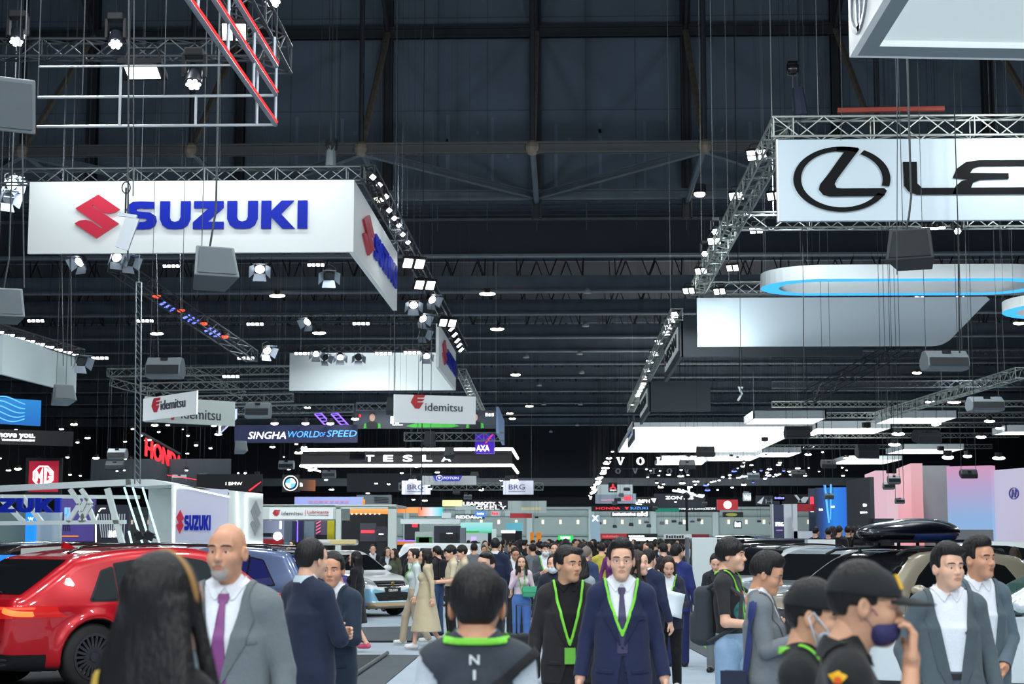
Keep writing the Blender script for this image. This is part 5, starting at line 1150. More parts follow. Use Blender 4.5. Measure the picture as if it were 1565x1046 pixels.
# ---- loose cables and hanging clamps
for n_, (px, p0, p1, Y_, r, lab) in enumerate(((197, -20, 400, 20, .012, 'pale cable hanging in front of the red emblem'), (205, -20, 300, 20, .008, 'thinner cable beside the pale one in front of the sign'), (34, 215, 440, 26, .012, 'cable dropping to the loudspeaker at the picture edge'), (503, -20, 215, 39, .012, 'chain cable running down to the cable bundle'), (1372, -20, 420, 25, .007, 'thin cable crossing the oval emblem sign'), (1464, 345, 540, 34, .016, 'dark cable crossing the blue ring light'), (1228, 455, 600, 45, .014, 'dark cable crossing the plain white band'), (1131, 450, 605, 45, .008, 'thin cable beside the dark one on the white band'), (604, 385, 600, 52, .014, 'cable dropping from the sign corner'), (94, 387, 560, 42, .012, 'first cable falling below the long sign'), (108, 387, 560, 42, .012, 'second cable falling below the long sign'), (239, 385, 545, 43, .01, 'cable falling to the handled loudspeaker'), (275, 385, 545, 43, .01, 'second cable falling to the handled loudspeaker'), (337, -20, 262, 30, .006, 'thin wire beside the red frame'), (645, 640, 780, 60, .02, 'black cable crossing the white light lines'), (1287, 165, 215, 30, .006, 'short thin wire over the pale truss'), (660, 470, 700, 60, .012, 'thin cable before the twin sign panel'), (641, 480, 660, 60, .012, 'thin cable left of the twin sign panel'))):
    a = P(px, p0, Y_); b = P(px + random.uniform(-3, 3), p1, Y_); mb = MB(); mb.tube((0, 0, 0), b - a, r, 5); mb.tube((0, 0, 0), (0, 0, roof_z(a.y) - a.z), r * .7, 5); o = mb.build('hanging_cable', mat('cable_grey') if n_ not in (5, 6, 14) else M_BLACK); o.location = a; tag(o, lab, 'cable')
o = MB(); p0 = P(212, 432, 44); p1 = P(210, 740, 44); d_ = p1 - p0
for s in (-.07, .07): o.tube((s, 0, 0), (s + d_.x, d_.y, d_.z), .02, 6)
for i in range(30): o.tube((-.07 + d_.x * i / 30, 0, d_.z * i / 30), (.07 + d_.x * (i + 1) / 30, 0, d_.z * (i + 1) / 30), .012, 4)
o.tube((-.07, 0, 0), (.07, 0, 0), .02, 5); o.tube((0, 0, 0), (0, 0, roof_z(44) - p0.z), .01, 4); o = o.build('ladder_mast', M_GREY); o.location = p0; tag(o, 'tall slim lattice mast hanging beside the red letters', 'mast')
c_ = P(195, 350, 19.8); t = thing('clamp_fitting', 'pale metal hook fitting dangling in front of the red emblem', 'hook', c_); mb = MB(); mb.box((0, 0, -.05), (.16, .04, .4), Matrix.Rotation(.32, 3, 'Y')); mb.box((.0, 0, .16), (.22, .05, .04), Matrix.Rotation(.15, 3, 'Y')); mb.build('plate', mat('rail_white'), t); sling(t, [(-.03, 0, .5)]); mb = MB(); mb.tube((-.03, 0, .18), (-.03, 0, .5), .012, 5); mb.path([(-.03 + .05 * math.cos(a_), 0, .5 + .07 * math.sin(a_)) for a_ in np.linspace(0, 6.28, 14)], .008, 5); mb.build('hook', M_BLACK, t)
c_ = P(1131, 600, 60); t = thing('clamp_fitting', 'white clamp fitting dangling below the plain white band', 'hook', c_); mb = MB(); mb.path([(.1, 0, .15), (-.05, 0, .2), (.06, 0, -.05), (-.08, 0, -.3)], .045, 6); mb.build('arm', M_WHITE, t); mb = MB(); mb.tube((0, 0, .15), (0, 0, roof_z(60) - c_.z), .015, 5); mb.build('cable', M_BLACK, t)
# ---- clouds of tiny spotlights over the far stands
random.seed(11); spots = []
for n_ in range(46):
    px = random.uniform(985, 1300); py = 790 - random.uniform(42, 92) - (px - 985) * .03; Yl = random.uniform(95, 150); spots.append((px, py, Yl, random.choice([LENS, LENS, LENS, LENSC, LENSW])))
for a_, b_, n in (((1030, 765), (1290, 702), 16), ((1040, 748), (1175, 718), 12), ((1090, 735), (1120, 722), 5), ((1170, 730), (1200, 720), 6)):
    for i in range(n):
        f = i / (n - 1); spots.append((a_[0] + (b_[0] - a_[0]) * f + random.uniform(-3, 3), a_[1] + (b_[1] - a_[1]) * f + random.uniform(-3, 3), 120, random.choice([LENSB, LENSC, LENSC, LENS])))
for n_ in range(46):
    f = random.random(); px = 936 - 34 * f + random.uniform(-3, 2); py = 690 + 72 * f + random.uniform(-2, 3); spots.append((px, py, 105 + 70 * f, LENS))
for px, py, Yl, m in spots: dot('spot_lamp', 'tiny glowing spotlight among many over the far stands', P(px, py, Yl), .085 * Yl / 110 * random.uniform(.7, 1.3), m, 'tiny spotlights beyond the luminous ceiling', random.choice([1., 1.2, 2.]))
random.seed(12)
for n_ in range(62):
    px = random.uniform(0, 470); py = random.uniform(648, 732); 
    if 215 < px < 282 and py > 668 and py < 705: py -= 30
    dot('spot_lamp', 'tiny glowing spotlight among many behind the white stand', P(px, py, random.uniform(85, 120)), random.uniform(.06, .13), random.choice([LENS, LENS, LENSW, LENSC]), 'tiny spotlights over the rear stands', random.choice([1., 1.3, 1.8]))
for n_ in range(40):
    px = random.uniform(440, 780); py = random.uniform(700, 776); dot('spot_lamp', 'tiny glowing spotlight among many over the middle stands', P(px, py, random.uniform(100, 140)), random.uniform(.06, .13), random.choice([LENS, LENS, LENSW]), 'tiny spotlights over the middle stands', random.choice([1., 1.5, 2.]))
for n_ in range(24):
    px = random.uniform(1165, 1560); py = random.uniform(600, 700); dot('spot_lamp', 'small glowing lamp between the light boxes and trusses', P(px, py, random.uniform(85, 115)), random.uniform(.14, .24), LENS, 'small lamps among the light boxes', random.choice([1.5, 2.]))
# lamps that wash the signs
area('sign_wash', (XS - 4, 38.9, ZS1 + .5), 7.5, 85, (XS - 4, 40, ZS0 + .5), (.93, 1, 1), .3)
area('sign_wash', (XS + 1., 45, ZS1 + .6), .3, 90, (XS, 45, ZS0 + .5), (.93, 1, 1), 8)
area('sign_wash', P(1092, 545, 56.6), .3, 110, P(1092, 500, 58), (.95, 1, 1))
area('sign_wash', P(1560, 190, 33.5), .4, 50, P(1600, 240, 35), (.95, 1, 1))
area('sign_wash', (XS - 3.5, 76.8, ZS1 + .3), 6, 70, (XS - 3.5, 78, ZS0 + .3), (.95, 1, 1), .3)
# ---------------------------------------------------------------- signs and stands
def plate(label, px0, px1, pt, pb, Y, m, texts=(), shapes=(), name='sign', cat='sign', th=.12, Yr=None, group=None, emit=None, frame=None, legs=False):
    """upright panel between two picture columns; texts = (string, x0, x1, y_foot, y_cap, material, kwargs) in picture pixels"""
    Yr = Yr or Y; fr, w, h = panel_frame(px0, Y, px1, Yr, pt, pb); t = thing(name, label, cat, fr.o, 0, group); lf = Fr((0, 0, 0), fr.u, (0, 0, 1)); n = px1 - px0
    X = lambda x: (x - px0) / n * w; Z = lambda y: (pb - y) / (pb - pt) * h
    mb = MB(); slab(mb, lf, 0, 0, w, h, 0, -th)
    mb.build('panel', m, t)
    if frame:
        mb = MB(); f = frame[0]
        for a in ((-f, -f, w + f, 0), (-f, h, w + f, h + f), (-f, 0, 0, h), (w, 0, w + f, h)): slab(mb, lf, *a, .02, -th)
        mb.build('border', frame[1], t)
    for tx in texts:
        s, x0, x1, yf, yc, tm = tx[:6]; kw = dict(tx[6]) if len(tx) > 6 else {}
        mb = MB()
        if s[0] == '~':                           # lettering too small to read in the photograph
            n_ = max(2, len(s) - 1); d_ = (X(x1) - X(x0)) / n_
            for k in range(n_): slab(mb, lf, X(x0) + k * d_, Z(yf), X(x0) + (k + .7) * d_, Z(yf) + (Z(yc) - Z(yf)) * (1, .8, .9)[k % 3], .03, .01)
        else: words(mb, lf, s, X(x0), Z(yf), Z(yc) - Z(yf), X(x1) - X(x0), .03, .01, **kw)
        mb.build('lettering', tm, t)
    for nm, polys, sm in shapes:
        mb = MB()
        for pl in polys: shape(mb, lf, [[(X(x), Z(y)) for x, y in q] for q in (pl if isinstance(pl[0][0], (tuple, list)) else [pl])], depth=.03, base=.01)
        mb.build(nm, sm, t)
    if legs:
        mb = MB()
        for xx in (.05, w - .05): q = lf.at(xx, 0, -th / 2); mb.tube(q, (q.x, q.y, -fr.o.z), .03, 6)
        mb.build('post', M_BLACK, t)
    elif pb >= 845 and fr.o.z > .02: mb = MB(); slab(mb, lf, w * .02, -fr.o.z, w * .98, 0, -.01, -th + .01); mb.build('plinth', m if emit else M_BLACK, t)
    elif name in ('light_sign', 'emblem_sign', 'canopy', 'video_screen'): sling(t, [tuple(lf.at(w * .5, h, -th / 2))])
    return t, lf, w, h
def wires(t, w, lf, h, z=None):
    mb = MB(); o = t.location
    for xx in (.08 * w, .92 * w): q = lf.at(xx, h, -.05); mb.tube(q, (q.x, q.y, roof_z(o.y) - o.z), .005, 4)
    mb.build('suspension_cable', mat('cable_dim', srgb(60, 66, 70), .6), t)
def oval(cx, cy, rx, ry, n=24): return [(cx + rx * math.cos(2 * math.pi * i / n), cy + ry * math.sin(2 * math.pi * i / n)) for i in range(n)]
def gradient(key, stops, s=1., axis='Z', lo=0., hi=1.):
    """picture of a video wall: colour stops along one axis of the panel, giving off light"""
    if key in MATS: return MATS[key]
    m = bpy.data.materials.new(key); m.use_nodes = True; nt = m.node_tree; b = nt.nodes['Principled BSDF']; N = nt.nodes.new; K = nt.links.new
    tc = N('ShaderNodeTexCoord'); sp = N('ShaderNodeSeparateXYZ'); K(tc.outputs['Generated'], sp.inputs[0]); r = N('ShaderNodeValToRGB'); K(sp.outputs[axis], r.inputs['Fac']); e = r.color_ramp.elements
    while len(e) < len(stops): e.new(.5)
    for i, (p, c) in enumerate(stops): e[i].position = p; e[i].color = (*srgb(*c), 1)
    K(r.outputs['Color'], b.inputs['Emission Color']); b.inputs['Emission Strength'].default_value = s; b.inputs['Base Color'].default_value = (.02, .02, .02, 1); b.inputs['Roughness'].default_value = .4; MATS[key] = m; return m
INK = mat('sign_ink', srgb(70, 74, 80), .5); LITW = glow('lit_letters', (1, 1, 1), 1.5); REDL = glow('lit_red', (1, .03, .05), 1.5); NAVY = mat('navy_panel', srgb(26, 32, 62), .5, emit=.12, ecol=srgb(40, 60, 140))
BLUEL = glow('lit_blue', (.1, .4, 1), 1.); CRIM = mat('emblem_red', srgb(196, 40, 48), .4); KIOSK = mat('kiosk_white', srgb(200, 212, 206), .5, emit=.06)
def flagmark(x, y, w, h):                      # red stepped-profile mark
    return [[(x + w * .25, y - h), (x + w, y - h), (x + w * .9, y - h * .82), (x + w * .45, y - h * .80), (x + w * .45, y - h * .72), (x + w * .95, y - h * .72), (x + w * .8, y - h * .55), (x + w * .45, y - h * .53), (x + w * .45, y - h * .46), (x + w * .88, y - h * .46), (x + w * .6, y), (x + w * .3, y), (x, y - h * .45), (x + w * .1, y - h * .7)]]
a = plate('angled hanging sign panel with red mark and grey word, nearer of the twin', 218, 300, 610, 644, 62, SIGNW, [('idemitsu', 247, 284, 631, 616, INK, dict(bold=.0))], [('emblem', flagmark(233, 633, 13, 21), CRIM)], 'hanging_sign', Yr=58.6, th=.05); wires(a[0], a[2], a[1], a[3])
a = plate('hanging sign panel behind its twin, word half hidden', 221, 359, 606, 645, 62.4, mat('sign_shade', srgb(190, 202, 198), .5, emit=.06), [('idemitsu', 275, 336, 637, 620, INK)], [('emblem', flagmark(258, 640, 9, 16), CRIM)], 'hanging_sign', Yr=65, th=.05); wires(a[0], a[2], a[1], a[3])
a = plate('hanging sign with red mark and grey word under the blank white band', 602, 727, 603, 646, 56, SIGNW, [('idemitsu', 649, 706, 627, 614, INK)], [('emblem', flagmark(627, 624, 22, 21), CRIM)], 'hanging_sign', Yr=57, th=.05); wires(a[0], a[2], a[1], a[3])
a = plate('plain white hanging sign receding at the picture edge', 3, 117, 510, 572, 46, mat('panel_pale', srgb(186, 202, 204), .6), name='hanging_sign', Yr=52); wires(a[0], a[2], a[1], a[3])
p0, p1 = P(-20, 500, 45.5), P(122, 542, 52.5); truss('dark truss along the top of the plain white sign', p0, p1, .3, .3, M_ALUD)
for n_ in range(9): q = p0.lerp(p1, .1 + n_ * .105); flood('%s small lamp on the truss over the plain white sign' % ORD[n_], q + Vector((.1, -.2, -.05)), (.2, -.3, -.9), .3, .16, 2, group='lamps over the plain white sign', arm=.1)
a = plate('blue wave-patterned video panel at the picture edge', -30, 62, 606, 646, 62, gradient('wave_screen', [(0, (10, 120, 215)), (1, (30, 150, 235))], .8), shapes=[('wave_line', [[(x0 + i * 4, 622 + j * 7 - 5 * math.sin(i / 3 + j * .5) + 0) for i in range(17)] + [(x0 + i * 4, 623.6 + j * 7 - 5 * math.sin(i / 3 + j * .5)) for i in range(16, -1, -1)] for x0, j in ((-28, -2), (-28, -1), (-28, 0), (-28, 1), (-28, 2))], BLUEL)], name='video_screen', cat='screen', Yr=64)
a = plate('black panel with white slogan under the wave screen', -45, 112, 655, 678, 62, M_BLACK, [('we move you.', -30, 52, 667, 657.5, LITW, dict(bold=.02)), ('TRANSCEND, AUGMENT', 1, 52, 672.5, 669.5, LITW, dict(bold=.01))], name='sign', Yr=64)
a = plate('navy hanging banner with italic white and blue words', 358, 546, 650, 677, 80, NAVY, [('SINGHA', 379, 437, 671, 660, LITW, dict(bold=.0, shear=.25)), ('WORLD', 438, 487, 669, 659, BLUEL, dict(bold=.0, shear=.25)), ('OF', 488, 496, 668, 661, BLUEL, dict(shear=.25)), ('SPEED', 499, 544, 668, 658, BLUEL, dict(bold=.0, shear=.25))], name='hanging_banner', cat='banner'); wires(a[0], a[2], a[1], a[3])
a = plate('bright angled end of the navy banner', 334, 358, 650, 663, 92, glow('lilac_lit', srgb(190, 205, 240), .9), [('~World', 339, 356, 664, 657, NAVY)], name='hanging_banner', cat='banner', Yr=80.5)
# video screen with portraits
SUIT = mat('picture_black', srgb(20, 22, 26), .5); GRN = mat('picture_green', srgb(60, 190, 50), .5, emit=.3, ecol=(.1, .7, .1)); PSK = mat('picture_skin', srgb(200, 160, 140), .5, emit=.6)
def bust(cx, s=1.): return [('portrait_arm', [[(cx - 13 * s, 655), (cx - 12 * s, 648), (cx - 8 * s, 647), (cx - 8 * s, 655)], [(cx + 13 * s, 655), (cx + 12 * s, 648), (cx + 8 * s, 647), (cx + 8 * s, 655)]], GRN), ('portrait_shirt', [[(cx - 9 * s, 655), (cx - 9 * s, 647), (cx - 3, 644.5), (cx + 3, 644.5), (cx + 9 * s, 647), (cx + 9 * s, 655)]], SUIT), ('portrait_face', [oval(cx, 638.5, 4.2, 6)], PSK), ('portrait_hair', [[(cx - 4.6, 637), (cx - 4, 632), (cx, 630.6), (cx + 4, 632), (cx + 4.6, 637), (cx + 3, 634.5), (cx - 3, 634.5)]], SUIT)]
car_sil = [[(620, 652), (640, 646), (652, 645), (664, 641), (672, 645), (690, 646.5), (702, 652), (690, 654), (632, 654)]]
a = plate('long dark video screen showing two portraits and a green racing car', 540, 762, 628, 655.5, 82, gradient('portrait_screen', [(0, (14, 22, 34)), (.5, (22, 36, 50)), (1, (16, 26, 38))], 1.8), [('~35', 597, 612, 648, 637, LITW, dict(bold=.03)), ('~GT', 543, 553, 638, 633, REDL), ('~SUPER TEAM', 600, 616, 650.5, 649, LITW), ('~PRO', 742, 756, 637, 632, LITW)], bust(569) + bust(726, 1.05) + [('pictured_car', car_sil, GRN)], name='video_screen', cat='screen'); wires(a[0], a[2], a[1], a[3])
fr, w, h = panel_frame(762, 82, 771, 92, 624, 664); a = plate('pale receding end of the video screen box', 762, 771, 622, 663, 82, mat('screen_end', srgb(120, 150, 190), .5, emit=.2), name='hanging_sign', Yr=92)
for n_, (x0, x1, lab) in enumerate(((330, 500, 'violet-lit truss above the navy banner'), (545, 600, 'pale truss above the video screen'), (618, 770, 'pale truss under the video screen'))):
    yy = (634, 622, 668)[n_]; truss(lab, P(x0, yy, 84), P(x1, yy, 84), .4, .4, M_ALUD if n_ == 0 else M_ALU)
VIO = glow('violet_line', (.25, .12, 1.), 1.6)
for n_, (x0, x1) in enumerate(((481, 503), (506, 528))):
    a0 = P(x0, 633, 81); mb = MB(); q = [P(x0, 633, 81), P(x0 + 10, 632, 81), P(x1 + 9, 655, 81), P(x1 - 1, 656, 81)]; mb.path([p - a0 for p in q], .035, 5, True)
    for i in range(5):
        f = (i + .5) / 5; mb.tube(q[0].lerp(q[3], f) - a0, q[1].lerp(q[2], f) - a0, .02, 4)
    o = mb.build('slanted_frame', VIO); o.location = a0; sling(o, [tuple(q[k] - a0) for k in (0, 1)]); tag(o, ['violet-lit slanted frame nearer the navy banner words', 'violet-lit slanted frame beside the video screen'][n_], 'light frame')
for n_, (px, py) in enumerate(((420, 647), (467, 647), (505, 647), (543, 640))): dot('spot_lamp', '%s from the left of the spotlights over the navy banner' % ORD[n_].capitalize(), P(px, py, 79), .14, LENS, 'spotlights over the navy banner', 1.3)
# light-lined sign, letters between two glowing lines
t = thing('hanging_sign', 'dark sign with five white letters between two long white light lines', 'sign', P(459, 714, 98)); o = t.location
mb = MB(); LL = []
for yy in (688, 712.5):
    for q0, q1 in (((459, 98), (783, 98)),): LL.append((P(q0[0], yy, 98) - o, P(q1[0], yy - 1, 98) - o)); mb.tube(*LL[-1], .085, 6)
    e = P(783, yy - 1, 98) - o; mb.tube(e, e + Vector((.0, 11, 0)), .085, 6); s_ = P(459, yy, 98) - o; mb.tube(s_, s_ + Vector((0, 8, 0)), .06, 6)
mb.build('light_line', glow('light_line', (1, 1, 1), 2.6), t)
lf = Fr(P(555, 706, 98) - o, (1, 0, 0)); kk = 98 / F_PX; mb = MB()
for ch, xx in (('T', 2), ('E', 31), ('S', 61), ('L', 91), ('A', 120)): words(mb, lf, ch, xx * kk, 0, 10.5 * kk, 15 * kk, .03, 0, .03)
mb.build('lettering', LITW, t); mb = MB(); mb.box(P(621, 700, 98.4) - o, (P(783, 700, 98).x - P(459, 700, 98).x, .15, .75)); mb.build('back_panel', M_BLACK, t)
mb = MB()
for q in (480, 620, 760): p = P(q, 687, 98) - o; mb.tube(p, (p.x, p.y, roof_z(o.y) - o.z), .012, 4)
mb.build('suspension_cable', mat('cable_dim'), t)
PUR = mat('purple_lit', srgb(76, 40, 180), .4, emit=.5, ecol=srgb(90, 40, 220))
a = plate('purple cube sign with white letters and a red slash', 726, 755, 664, 693, 88, PUR, [('AXA', 728, 748, 690, 680, LITW, dict(bold=.03))], [('slash', [[(741, 678), (752, 664.5), (754, 664.5), (743, 678)]], REDL)], 'hanging_sign', th=.9); wires(a[0], a[2], a[1], a[3])
t = thing('hanging_sign', 'glowing red capital letters receding over the rear stand', 'sign', P(221, 697, 84)); o = t.location; e = P(277, 705, 104) - o; lf = Fr((0, 0, 0), (e.x, e.y, 0)); mb = MB(); words(mb, lf, 'HONDA', 0, 0, .95, math.hypot(e.x, e.y), .06, 0, .015); mb.build('lettering', glow('red_letters', (1, .015, .03), 1.1), t); mb = MB(); mb.box(lf.at(math.hypot(e.x, e.y) / 2, 1.1, -.1), (math.hypot(e.x, e.y), .1, .1), Matrix.Rotation(math.atan2(e.y, e.x), 3, 'Z')); mb.build('top_rail', M_ALUD, t); mb = MB(); mb.tube((0, 0, .5), (0, 0, roof_z(o.y) - o.z), .012, 4); mb.tube((e.x, e.y, .5), (e.x, e.y, roof_z(o.y) - o.z), .012, 4); mb.build('suspension_cable', mat('cable_dim'), t)
MGR = mat('banner_red', srgb(206, 30, 60), .45, emit=.25, ecol=srgb(210, 30, 60))
def octa(cx, cy, r): return [(cx + r * math.cos(math.radians(22.5 + 45 * i)), cy + r * math.sin(math.radians(22.5 + 45 * i))) for i in range(8)]
a = plate('tall red light sign with white octagon emblem in a black frame', 43, 89, 705, 752, 66, MGR, (), [('emblem', [[octa(65.5, 728, 17), octa(65.5, 728, 15)], [(53.5, 737), (53.5, 720), (56, 720), (59.5, 728), (63, 719), (64.7, 715), (64.7, 741), (61.3, 741), (61.3, 727), (59.5, 732), (56.8, 727), (56.8, 736)], [(67, 715), (69, 715), (78.5, 722), (78.5, 727), (75.5, 727), (75.5, 724), (70.5, 719), (70.5, 736.5), (75.5, 733), (75.5, 731), (73, 731), (73, 728.5), (78.5, 728.5), (78.5, 735), (70, 741), (67, 741)]], LITW)], 'light_sign', frame=(.12, M_BLACK))
a = plate('bright blue strip below the red octagon sign', 43, 88, 753, 761, 66, glow('blue_strip', srgb(20, 130, 255), 1.), name='light_sign')
# blue round emblem and orange screen
a = plate('round blue and white emblem sign with a black ring', 431, 457, 726, 752, 78, M_BLACK, (), [('outer_ring', [[oval(444, 739, 11.6, 11.6), oval(444, 739, 10.6, 10.6)]], LITW), ('blue_quarter', [[(444, 739)] + [(444 + 7.4 * math.cos(math.radians(t_)), 739 + 7.4 * math.sin(math.radians(t_))) for t_ in range(180, 271, 15)], [(444, 739)] + [(444 + 7.4 * math.cos(math.radians(t_)), 739 + 7.4 * math.sin(math.radians(t_))) for t_ in range(0, 91, 15)]], BLUEL), ('white_quarter', [[(444, 739)] + [(444 + 7.4 * math.cos(math.radians(t_)), 739 + 7.4 * math.sin(math.radians(t_))) for t_ in range(270, 361, 15)], [(444, 739)] + [(444 + 7.4 * math.cos(math.radians(t_)), 739 + 7.4 * math.sin(math.radians(t_))) for t_ in range(90, 181, 15)]], LITW)], 'emblem_sign'); wires(a[0], a[2], a[1], a[3])
a = plate('brown and orange slanted screen beside the round blue emblem', 456, 482, 733, 750, 80, gradient('brown_screen', [(0, (40, 28, 26)), (.5, (90, 62, 50)), (1, (170, 100, 60))], .8, 'X'), [('~M', 458, 462, 744, 738, LITW)], name='video_screen', cat='screen', Yr=81)
a = plate('black canopy with a red diagonal stripe and small mirrored lettering', 300, 400, 725, 752, 70, M_BLACK, [('I BMW', 345, 370, 742, 737, LITW)], [('stripe', [[(380, 750), (398, 737), (399.5, 737), (382, 751)], [(255, 726), (300, 733), (300, 734), (255, 727)]], REDL)], name='canopy', cat='canopy')
a = plate('dark grey wall under the glowing red letters', 138, 352, 702, 745, 96, mat('wall_slate', srgb(44, 52, 58), .7), name='partition_screen', cat='panel')
# letter signs on both sides of the aisle's far end
for n_, (x0, x1, lab) in enumerate(((614, 657, 'white letter sign with warm lamp, the one beside the blue trapezoid sign'), (769, 815, 'white letter sign standing next to the aisle'))):
    a = plate(lab, x0, x1, 735, 756, 116, mat('brg_panel', srgb(206, 212, 230), .5, emit=.35, ecol=(.85, .88, 1)), [('BRG', x0 + 8.5, x0 + 33, 748.5, 740.5, mat('ink_navy', srgb(60, 64, 110), .5))], [('thin_rule', [[(x0 + 8, 751), (x0 + 34, 751), (x0 + 34, 751.6), (x0 + 8, 751.6)]], mat('ink_navy'))], 'hanging_sign', th=.6); wires(a[0], a[2], a[1], a[3]); dot('spot_lamp', ['Lamp shining on top of the letter sign by the trapezoid', 'Lamp shining on top of the letter sign by the aisle'][n_], P(x0 + 17, 734, 115.5), .2, LENS, None, 1.4)
a = plate('white fascia carrying a blue trapezoid sign with white emblem', 645, 727, 728, 741, 112, SIGNW, [('FOTON', 678, 701, 733, 729, LITW, dict(bold=.02))], [('blue_trapezoid', [[(661, 727.5), (707, 727.5), (702, 736), (666, 736)]], mat('trap_blue', srgb(36, 50, 170), .4, emit=.3, ecol=(.1, .15, .9))), ('emblem', [[oval(671.5, 731, 5, 4.5, 18), oval(671.5, 731, 4.2, 3.8, 18)], [(669, 729), (674, 729), (671.5, 733.5)]], LITW)], 'hanging_sign', th=.8); wires(a[0], a[2], a[1], a[3])
truss('pale double truss behind the letter signs', P(610, 744, 122), P(830, 744, 122), .5, .5)
a = plate('dark trapezoid back wall behind the trapezoid sign', 530, 660, 724, 752, 128, mat('wall_slate'), name='partition_screen', cat='panel')
# the serif letters and their mirrored reverse
t = thing('hanging_sign', 'large glowing white serif letters under the luminous ceiling', 'sign', P(940, 712, 132)); o = t.location; kk = 132 / F_PX; lf = Fr((0, 0, 0), (1, 0, 0)); SL = LITW; mb = MB()
def serif(ch, x, y, h, m_=False):
    sv = {'V': [(0, 1), (.42, 1), (.42, .9), (.34, .88), (.54, .3), (.70, .88), (.62, .9), (.62, 1), (.98, 1), (.98, .9), (.9, .88), (.58, 0), (.40, 0), (.08, .88), (0, .9)], 'L': [(0, 0), (.9, 0), (.9, .36), (.78, .36), (.70, .14), (.40, .12), (.40, .88), (.52, .9), (.52, 1), (0, 1), (0, .9), (.12, .88), (.12, .12), (0, .1)]}
    fx = lambda p: (x + (-p[0] if m_ else p[0]) * h * 1.1, y + p[1] * h)
    if ch == 'O': shape(mb, lf, [[fx(p) for p in oval(.5, .5, .48, .5, 24)], [fx(p) for p in oval(.5, .5, .2, .38, 24)]], depth=.08)
    else: shape(mb, lf, [[fx(p) for p in sv[ch]]], depth=.08)
for i, ch in enumerate('VOLVO'): serif(ch, (2 + 30.3 * i) * kk, 1 * kk, 11.5 * kk)
mb.build('lettering', SL, t)
t = thing('hanging_sign', 'dim reversed serif letters seen from behind', 'sign', P(935, 725, 150)); kk = 150 / F_PX; mb = MB()
for i, ch in enumerate('OVLOV'): serif(ch, (14 + 26 * i) * kk, .6 * kk, 8 * kk, True)
mb.build('lettering', mat('letters_dim', srgb(120, 128, 140), .5, emit=.15), t); mb = MB(); mb.tube((0, 0, .49), (7.4, 0, .49), .04, 5)
for xx in (.3, 6.8): mb.tube((xx, 0, .5), (xx, 0, 18.05 - t.location.z), .015, 4)
mb.build('rail', M_ALUD, t); sling(t, [(.5, 0, .4), (6.5, 0, .4)])
